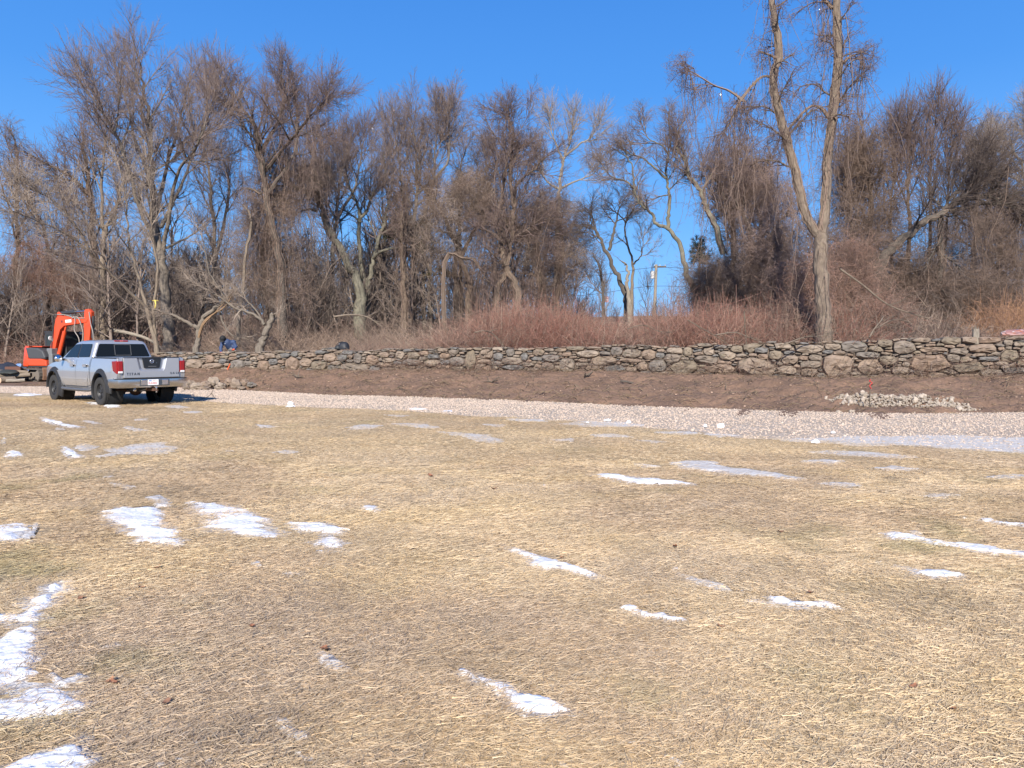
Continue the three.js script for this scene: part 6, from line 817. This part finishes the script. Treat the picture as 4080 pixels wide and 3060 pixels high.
// ---------- things on the bank, drive and wall ----------
{
  const stoneAt = (label, name, cat, px, py, wpx, hpx, D, m, seed, group) => { const c = at(px, py, D), w = wpx / F * D / 2, hh = hpx / F * D / 2, o = part(name, toCreasedNormals((() => { const g = pebble(seed, w, hh, w * .8, .28, 2); g.deleteAttribute('normal'); const a = g.attributes.position, uv = g.attributes.uv; for (let i = 0; i < a.count; i++) uv.setXY(i, a.getX(i) + seed, a.getY(i) + a.getZ(i)); return g; })(), .6), m); o.position.copy(c); return tag(o, label, cat, group); };
  // loose fieldstones where the bank meets the drive, beside the truck
  const rocks = [[757, 1533, 34, 30], [784, 1540, 44, 26], [818, 1536, 44, 30], [850, 1524, 44, 36], [878, 1540, 40, 28], [912, 1524, 34, 28], [940, 1532, 48, 40], [975, 1528, 34, 30], [1002, 1534, 32, 20], [742, 1545, 30, 18], [815, 1548, 36, 14], [960, 1546, 30, 14]];
  const rl = ['grey rock nearest the truck bumper', 'flat pale rock, second from the truck', 'broad low rock in the middle of the left group', 'tallest pale rock of the row', 'sloping pale rock right of the tallest one', 'brown rock behind, right of the sloping one', 'largest brown rock of the row', 'reddish rock right of the largest brown one', 'flat grey rock at the right end of the row', 'small rock half hidden by the truck', 'small flat rock in front of the broad low one', 'small flat rock in front of the largest brown one'];
  rocks.forEach(([x, y, w, h], i) => stoneAt(rl[i] + ' at the foot of the bank', 'loose_rock', 'rock', x, y, w * 1.1, h * 1.15, 31.2 - (y - 1520) * .02, stoneMats[[0, 6, 2, 6, 6, 4, 0, 4, 3, 0, 2, 0][i]], 700 + i, 'loose rocks at the foot of the bank'));
  // rubble heap at the right
  const R = rng(41), heap = thing('rubble_heap', 'low heap of pale broken stones at the right, where bank meets drive', 'rubble heap', null, onGround(3610, 1632)); const hp = heap.position, hm = [0, 1, 2].map((k) => mat(lerp(.27, .42, k / 2), lerp(.225, .35, k / 2), lerp(.175, .28, k / 2), .9)), hg = [0, 1, 2, 3].map((k) => pebble(760 + k, 1, .7, .85, .3, 0));
  for (let i = 0; i < 280; i++) { const u = Math.pow(R(), .8) * (R() < .5 ? -1 : 1), q = R() * 2 - 1, x = u * 1.75, z = q * .75 + u * .25, top = .12 * Math.max(0, 1 - u * u) * Math.max(0, 1 - q * q), r = lerp(.025, .095, Math.pow(R(), 2.5)), wx = hp.x + x, wz = hp.z + z - .35, m = part('stone', hg[i & 3], hm[Math.floor(R() * 3)], heap); m.position.set(x, Math.max(0, H(wx, wz)) + top * R() + r * .3, z - .35); m.scale.setScalar(r); m.rotation.set(R() * 6, R() * 6, R() * 6); }
  { const ms = []; for (let i = 0; i < 1500; i++) { const u = R() * 2 - 1, q = R() * 2 - 1; if (u * u + q * q > 1) continue; const x = u * 1.75 + q * .2, z = q * .85 + u * .25, wx = hp.x + x, wz = hp.z + z - .3, r = lerp(.015, .045, R()); ms.push(place(V(x, Math.max(0, H(wx, wz)) + .1 * (1 - u * u) * (1 - q * q) * R() + r * .2, z - .3), V(R() - .5, 1, R() - .5).normalize(), R() * 6, r)); } instanced('small_stones', hg[1], hm[1], ms, null, heap); }
  for (const [i, px, py] of [[0, 3340, 1643], [1, 3395, 1640]]) stoneAt(['pale stone left of the rubble heap, farthest out', 'pale stone just left of the rubble heap'][i], 'loose_rock', 'rock', px, py, 26, 16, 19.6, hm[1], 790 + i);
  // lumps of snow on the drive
  const lump = [[1158, 1605, 30, 22, 'round snow lump on the drive edge, nearest the truck'], [1158, 1618, 40, 14, 'flat snow lump right under the round one'], [2505, 1681, 26, 20, 'bright snow lump on the drive right of the middle'], [2420, 1676, 34, 12, 'flat snow lump left of the bright one on the drive'], [2810, 1697, 18, 18, 'small snow lump, left of a pair on the drive'], [2872, 1694, 34, 30, 'larger snow lump, right of a pair on the drive'], [3320, 1725, 20, 14, 'small snow lump on the drive above the ice band'], [3250, 1760, 36, 22, 'snow lump lying on the grey ice band'], [2340, 1686, 14, 10, 'smallest snow lump on the drive edge']];
  lump.forEach(([px, py, w, h, l], i) => { const q = onGround(px, py + h * .4), k = -q.z / F; const o = part('snow_lump', lumpy(w * k * .42, h * k * .5, w * k * .36, 50 + i, .4, 3), snowMat); o.position.copy(q).setY(.03); tag(o, l, 'snow lump'); });
  // marker stake with a red ribbon
  const sk = thing('marker_stake', 'thin marker stake with a red ribbon, left of the rubble heap', 'stake', null, onGround(3464, 1640)); sk.position.y = .02; const top = at(3464, 1506, -sk.position.z).y; part('stake', rod(V(0, -.1, 0), V(.01, top - .02, 0), .014, 6), M.tan, sk); part('ribbon', [tube([V(.01, top - .06, .015), V(-.03, top - .1, .03), V(.05, top - .14, .02), V(-.02, top - .22, .03), V(.03, top - .3, .02)], .011, 5, 14)], mat(.5, .03, .03, .6), sk);
  const bankY = (px, py, D) => { const q = at(px, py, D); q.y = H(q.x, q.z); return q; };
  // orange wedge tool, dark stick, forked twig
  const wd = part('orange_handle', [rod(V(-.08, 0, 0), V(.06, .26, .05), .035, 8, .02)], mat(.75, .13, .04, .5)); wd.position.copy(bankY(914, 1478, 33.6)); tag(wd, 'small orange tool handle stuck in the bank below the worker', 'tool handle');
  const stick = part('charred_stick', [tube([V(-.22, .08, 0), V(0, .06, .03), V(.22, 0, 0)], .035, 7, 8)], M.dark); stick.position.copy(bankY(2497, 1545, 25.5)); tag(stick, 'short dark stick lying alone in the middle of the bank', 'stick');
  const fork = part('forked_twig', [tube([V(-.5, 0, .1), V(-.2, .06, 0), V(-.02, .2, 0), V(.02, .3, 0)], .008, 5, 10), tube([V(-.02, .2, 0), V(.08, .09, .04), V(.2, 0, .1)], .007, 5, 8)], M.brown); fork.position.copy(onGround(845, 1592)); tag(fork, 'forked bare twig standing on the drive right of the truck', 'twig');
  [[1960, 1490, 27.6, 'pale twisted root below the wall, left of middle'], [2330, 1492, 26.9, 'pale forked root below the wall, right of middle'], [3720, 1503, 22.6, 'pale root stub under the wall at the right'], [1190, 1470, 31, 'pale root tangle low on the wall foot at left']].forEach(([px, py, D, l], i) => { const R2 = rng(90 + i), tb = new Tubes(); for (let k = 0; k < 5; k++) { const d = rv(R2); d.y = Math.abs(d.y) * .5; tb.add(wander(V(0, .05, 0), d.normalize(), lerp(.2, .5, R2()), 5, R2, .4, -.2), (u) => lerp(.022, .008, u), 5); } const o = part('root', tb.build(), M.tan); o.position.copy(bankY(px, py, D)); tag(o, l, 'root'); });
  // weathered stump, printed plastic sack, flat stones and backpack on the wall
  const wallTop = (px, dn = -.3) => { let q = at(px, 1394, 30); for (let k = 0; k < 6; k++) { const s = sn(q.x, q.z); q = at(px, 1394, -q.z + (s[1] - dn) * .95); } q.y = topY(sn(q.x, q.z)[0]); return q; };
  const st = wallTop(3885, -.12), stump = part('weathered_post', [tube([V(0, -.22, 0), V(.01, 0, 0), V(0, .26, 0)], (k) => lerp(.115, .1, k), 9), ...[0, 1, 2, 3, 4, 5].map((k) => rod(V(Math.cos(k) * .08, .2, Math.sin(k) * .08), V(Math.cos(k) * .085, .28 + .05 * (k % 3), Math.sin(k) * .085), .022, 5, .008))], M.pale); stump.position.copy(st); tag(stump, 'short weathered post stub standing on the wall at the right', 'post');
  const sackTex = texture(256, (u, v) => { const a = fbm(u * 5, v * 3, 3, 0, 91), b = noise(u * 7, v * 9, 0, 92); return a > .6 ? [.42, .36, .34] : a > .48 ? [.3, .16, .14] : b > .62 ? [.15, .11, .14] : b > .45 ? [.3, .12, .08] : [.36, .22, .2]; });
  const sack = part('plastic_sack', lumpy(.46, .15, .22, 61, .35), new THREE.MeshPhysicalMaterial({ map: sackTex, roughness: .35 })); sack.position.copy(wallTop(4050, -.35)).add(V(0, .06, 0)); tag(sack, 'crumpled red and white plastic sack on the wall at the right edge', 'plastic sack');
  const bag = thing('backpack', 'black backpack lying on the wall right of the worker', 'backpack', null, wallTop(1366, -.3)), bk = mat(.016, .018, .024, .6); bag.position.y += .03; bag.rotation.y = -.25;
  part('body', lumpy(.27, .27, .2, 63, .14).translate(.02, .06, 0), bk, bag); part('pocket', lumpy(.13, .13, .1, 66, .12).translate(-.18, .05, .12), mat(.025, .028, .03, .6), bag); part('strap', [tube([V(-.24, .1, .05), V(-.2, .22, .12), V(-.05, .31, .08), V(.08, .31, 0)], .014, 6, 12)], bk, bag); part('buckle', [box(-.1, -.06, .22, .235, .15, .165), box(-.27, -.25, .09, .15, .07, .09)], mat(.5, .52, .56, .3), bag);
  [[1298, 1391, 36, 11, 3, 'flat slab left on top of the wall, farthest from backpack'], [1328, 1387, 44, 13, 5, 'flat grey slab on top of the wall beside the backpack']].forEach(([px, py, w, h, k, l], i) => { const q = wallTop(px, -.3); const o = stoneAt(l, 'flat_slab', 'stone slab', px, py, w, h, -q.z, stoneMats[k], 840 + i); o.position.y = q.y + .05; });
  // fallen pale log behind the truck, yellow ribbon, split wood of the broken tree, utility pole
  const lg = tag(part('fallen_log', [tube([at(398, 1306, 44.6), at(450, 1316, 44), at(520, 1329, 43.4), at(600, 1356, 43), at(680, 1420, 42.6)], (k) => lerp(.12, .07, k), 8, 16)], M.pale), 'pale fallen log leaning behind the excavator arm', 'log'); 
  const rb = tag(part('yellow_ribbon', [tube([at(618, 1196, 36.9), at(620, 1212, 36.85), at(617, 1230, 36.85)], .035, 5, 8), new THREE.TorusGeometry(.13, .02, 6, 16).rotateX(Math.PI / 2).translate(...at(620, 1198, 37.02).toArray())], mat(.8, .62, .12, .6)), 'yellow marking ribbon tied round a pale tree stem behind the truck', 'ribbon');
  const brk = scene.children.find((o) => o.name === 'broken_tree'), sp = []; const P0 = brk.position;
  for (const [a, b, c, r] of [[[795, 1330], [815, 1280], [862, 1243], .075], [[792, 1345], [806, 1300], [845, 1255], .06], [[860, 1245], [895, 1222], [925, 1180], .05], [[862, 1240], [900, 1200], [930, 1160], .03]]) sp.push(tube([a, b, c].map((q, i) => at(q[0], q[1], 36.35 - i * .05).sub(P0)), (k) => r * (1 - .55 * k), 6, 8));
  part('split_wood', sp, M.split, brk);
  const pole = thing('utility_pole', 'weathered utility pole with a crossarm, far behind the sky gap', 'utility pole', null, at(2606, 1394, 74)); pole.position.y = 0; const ph = at(2613, 1054, 74).y; part('pole', tube([V(-.15, 0, 0), V(0, ph * .5, 0), V(.15, ph, 0)], (k) => lerp(.19, .13, k), 8, 6), M.pale, pole); part('crossarm', box(-.1, 1.1, ph - .28, ph - .14, -.06, .06), M.dark, pole); part('transformer', new THREE.CylinderGeometry(.2, .2, .7, 12).translate(-.25, ph - 1.0, .2), mat(.5, .5, .5, .6), pole); part('insulator', [0, .5, 1].map((x) => new THREE.CylinderGeometry(.04, .05, .14, 8).translate(x, ph - .07, 0)), mat(.4, .42, .45, .3), pole);
  const wire = (y0, y1, l) => tag(part('power_line', tube(curve([at(2050, y0, 76), at(2330, (y0 + y1) / 2 + 16, 75.5), at(2610, y1, 74.1), at(2900, y1 + 14, 73), at(3250, y1 + 8, 72)], 30), .018, 5), mat(.02, .02, .02, .6)), l, 'power line');
  wire(1110, 1066, 'upper power line at the pole crossarm in the sky gap'); wire(1180, 1140, 'lower power line across the sky gap');
  const fl = thing('striped_flag', 'small red and white striped flag low in the sky gap', 'flag', null, at(2412, 1394, 66)); fl.position.y = 0; const fy = at(2420, 1194, 66).y; part('flag_pole', rod(V(-.25, 0, 0), V(-.25, fy + .3, 0), .02, 6), M.dark, fl); for (let k = 0; k < 7; k++) part('stripe', box(-.24, .24, fy - .2 + k * .066, fy - .2 + k * .066 + .064, -.006, .006), k % 2 ? mat(.75, .72, .72, .7) : mat(.5, .05, .08, .7), fl);
  // dead leaves on the lawn
  const leafG = (() => { const g = new THREE.PlaneGeometry(.07, .05, 4, 3), a = g.attributes.position; for (let i = 0; i < a.count; i++) { const x = a.getX(i) / .035, y = a.getY(i) / .025; a.setXYZ(i, a.getX(i), .012 * x * x + .008 * y * y + .004 * Math.sin(x * 5 + y * 3), a.getY(i) * (1 - .55 * x * x)); } g.computeVertexNormals(); return g; })(), leafM = [[.27, .12, .065], [.22, .115, .07], [.33, .18, .1]].map((c) => mat(...c, .8, { side: THREE.DoubleSide }));
  [[325, 2400], [320, 2403], [563, 2357], [1005, 2515], [1966, 1958], [2240, 2237], [1290, 2603], [1300, 2608], [440, 2735], [452, 2742], [665, 2822], [2870, 2515], [2690, 2190], [3110, 2132], [3800, 2850], [3640, 2760], [3230, 2378], [630, 2275], [1715, 1905]].forEach(([px, py], i) => { const o = part('dead_leaf', leafG, leafM[i % 3]), q = onGround(px, py); o.position.copy(q).setY(.028); o.rotation.set(0, i * 1.7, .3 * Math.sin(i)); o.scale.setScalar(clamp(-q.z / 8, .6, 1.4)); const lb = besides('curled brown dead leaf', px, py); tag(o, lb || 'curled brown dead leaf lying on the dry lawn', 'dead leaf', lb ? null : 'dead leaves scattered on the lawn'); });
}
// ---------- the worker bent over behind the wall ----------
function field(bones, cell, smooth, pad = .06) {
  const lo = V(1e9, 1e9, 1e9), hi = V(-1e9, -1e9, -1e9); for (const b of bones) for (const q of [b.a, b.b]) { const r = Math.max(b.ra, b.rb) + pad; lo.min(q.clone().subScalar(r)); hi.max(q.clone().addScalar(r)); }
  const size = Math.max(hi.x - lo.x, hi.y - lo.y, hi.z - lo.z), n = Math.min(110, Math.ceil(size / cell) + 2), c = lo.clone().add(hi).multiplyScalar(.5), mc = new MarchingCubes(n, new THREE.MeshStandardMaterial(), false, false, 160000);
  mc.isolation = 0; const half = size / 2 * n / (n - 4), p = V(), pa = V(), ba = V();
  for (let k = 0; k < n; k++) for (let j = 0; j < n; j++) for (let i = 0; i < n; i++) {
    p.set((i - n / 2) / (n / 2) * half + c.x, (j - n / 2) / (n / 2) * half + c.y, (k - n / 2) / (n / 2) * half + c.z); let d = 1e9;
    for (const b of bones) { pa.subVectors(p, b.a); ba.subVectors(b.b, b.a); const t = clamp(pa.dot(ba) / (ba.lengthSq() + 1e-9), 0, 1); pa.addScaledVector(ba, -t); const e = pa.length() - lerp(b.ra, b.rb, t), s = b.s ?? smooth, h = clamp(.5 + .5 * (d - e) / s, 0, 1); d = d > 100 ? e : lerp(d, e, h) - s * h * (1 - h); }
    mc.field[i + j * n + k * n * n] = -d;
  }
  mc.update(); const g = new THREE.BufferGeometry(), m = mc.count; g.setAttribute('position', new THREE.BufferAttribute(mc.positionArray.slice(0, m * 3), 3)); g.setAttribute('normal', new THREE.BufferAttribute(mc.normalArray.slice(0, m * 3), 3)); const a = g.attributes.position; for (let i = 0; i < a.count; i++) a.setXYZ(i, a.getX(i) * half + c.x, a.getY(i) * half + c.y, a.getZ(i) * half + c.z);
  g.computeVertexNormals(); const nn = g.attributes.normal; return smoothNormals(g);
}
function smoothNormals(g) { const a = g.attributes.position, n = g.attributes.normal, m = new Map(); for (let i = 0; i < a.count; i++) { const k = [a.getX(i), a.getY(i), a.getZ(i)].map((v) => Math.round(v * 5e3)).join(); const q = m.get(k) ?? V(); q.x += n.getX(i); q.y += n.getY(i); q.z += n.getZ(i); m.set(k, q); } for (let i = 0; i < a.count; i++) { const q = m.get([a.getX(i), a.getY(i), a.getZ(i)].map((v) => Math.round(v * 5e3)).join()).clone().normalize(); n.setXYZ(i, q.x, q.y, q.z); } return g; }
{
  // joints taken as metres from the point between the feet; x to the right of the photo, z towards the viewer
  const c = at(903, 1394, 36.1), g0 = H(c.x, c.z), o = thing('person', 'worker in dark blue jacket, black cap and orange gloves bending over the wall', 'person', null, V(c.x, g0, c.z));
  const k = 36.1 / F, J = (px, py, z = 0) => V((px - 903) * k, at(px, py, 36.1).y - g0, z), B = (a, b, ra, rb, s) => ({ a, b, ra, rb, s });
  const head = J(899, 1350, .34), neck = J(907, 1362, .22), chest = J(914, 1368, .12), belly = J(921, 1384, .0), hip = J(923, 1397, -.12), shL = J(892, 1366, .14), shR = J(934, 1363, .08), elL = J(887, 1386, .22), elR = J(943, 1381, .1), haL = J(892, 1403, .34), haR = J(941, 1391, .26);
  const hl = hip.clone().add(V(-.11, -.03, 0)), hr = hip.clone().add(V(.11, -.03, 0)), kl = V(hl.x - .03, .48, -.02), kr = V(hr.x + .03, .48, .0), fl = V(hl.x - .05, .08, -.12), fr2 = V(hr.x + .05, .08, -.1);
  part('body', field([B(chest, belly, .17, .165), B(belly, hip, .165, .16), B(hl, kl, .105, .075), B(hr, kr, .105, .075), B(kl, fl, .075, .05), B(kr, fr2, .075, .05), B(fl, fl.clone().add(V(-.02, -.03, .17)), .05, .045), B(fr2, fr2.clone().add(V(.02, -.03, .17)), .05, .045), B(neck, head, .06, .07), B(shL, elL, .06, .048), B(shR, elR, .06, .048), B(elL, haL, .048, .034), B(elR, haR, .048, .034)], .017, .05), mat(.30, .29, .275, .85), o);
  const jacket = mat(.035, .06, .135, .75, { bumpMap: snowBump, bumpScale: .01 });
  part('jacket', field([B(neck.clone().lerp(chest, .4), belly.clone().lerp(hip, .1), .175, .17), B(shL, shR, .1, .1, .06), B(shL, elL, .088, .074), B(elL, haL.clone().lerp(elL, .12), .074, .06), B(shR, elR, .088, .074), B(elR, haR.clone().lerp(elR, .15), .074, .06), B(chest, neck, .17, .095), B(belly.clone().add(V(-.12, .02, .08)), belly.clone().add(V(.12, .03, .06)), .1, .1)], .014, .028), jacket, o);
  part('zip_pull', new THREE.SphereGeometry(.018, 8, 6).translate(...neck.clone().add(V(.01, -.09, .12)).toArray()), mat(.7, .72, .75, .4), o);
  // head bowed: face turned down, black knitted cap over it
  const hd = new THREE.Group(); hd.name = 'head'; const skin = mat(.36, .2, .14, .6);
  const hf = field([B(V(0, .03, 0), V(0, -.03, .02), .095, .085), B(V(0, -.07, .05), V(0, -.09, .06), .05, .045), B(V(0, .0, .1), V(0, -.03, .115), .012, .018, .015), B(V(-.035, .015, .085), V(-.035, .015, .086), .014, .014, .01), B(V(.035, .015, .085), V(.035, .015, .086), .014, .014, .01), B(V(-.02, -.065, .09), V(.02, -.065, .09), .01, .01, .012), B(V(-.095, .01, -.01), V(-.095, -.03, -.005), .014, .012, .012), B(V(.095, .01, -.01), V(.095, -.03, -.005), .014, .012, .012)], .008, .03, .03);
  const mm = new THREE.Matrix4().compose(head, new THREE.Quaternion().setFromEuler(new THREE.Euler(1.0, -.15, -.25)), V(1.12, 1.12, 1.12));
  part('face', hf.applyMatrix4(mm), skin, o); const cap = mergeGeometries([new THREE.SphereGeometry(.118, 24, 14, 0, 6.2832, 0, 1.75).scale(1, 1.12, 1.08).translate(0, .022, -.005), new THREE.TorusGeometry(.112, .018, 8, 28).rotateX(Math.PI / 2).translate(0, .008, -.005), new THREE.SphereGeometry(.12, 20, 10, 0, 6.2832, 0, 1.2).rotateX(1.25).scale(.85, .12, 1).translate(0, .03, .075)]).applyMatrix4(mm);
  part('cap', cap, mat(.012, .013, .015, .8), o);
  // gloved hands, five fingers curled on the stones
  const glove = mat(.72, .13, .045, .7); for (const [h, e, s] of [[haL, elL, -1], [haR, elR, 1]]) { const d = h.clone().sub(e).normalize(), side = V(1, 0, 0).addScaledVector(d, -d.x).normalize(), nrm = V().crossVectors(d, side), palm = h.clone().addScaledVector(d, .06), bs = [B(h.clone().addScaledVector(d, -.02), palm, .04, .044)]; [-.036, -.012, .012, .036].forEach((w, i) => { const L = [.062, .075, .07, .055][i], a = palm.clone().addScaledVector(side, w).addScaledVector(d, .025), b = a.clone().addScaledVector(d, L * .55).addScaledVector(nrm, s * .01), q = b.clone().addScaledVector(d, L * .3).addScaledVector(nrm, .035), r = q.clone().addScaledVector(nrm, .03); bs.push(B(a, b, .013, .012, .008), B(b, q, .012, .011, .006), B(q, r, .011, .01, .006)); }); const th = palm.clone().addScaledVector(side, -s * .042).addScaledVector(d, -.03), tm = th.clone().addScaledVector(side, -s * .03).addScaledVector(d, .035), te = tm.clone().addScaledVector(d, .03).addScaledVector(nrm, .015); bs.push(B(th, tm, .016, .014, .01), B(tm, te, .014, .012, .006)); part('glove', field(bs, .005, .016, .02), glove, o); }
}
renderer.render(scene, camera);
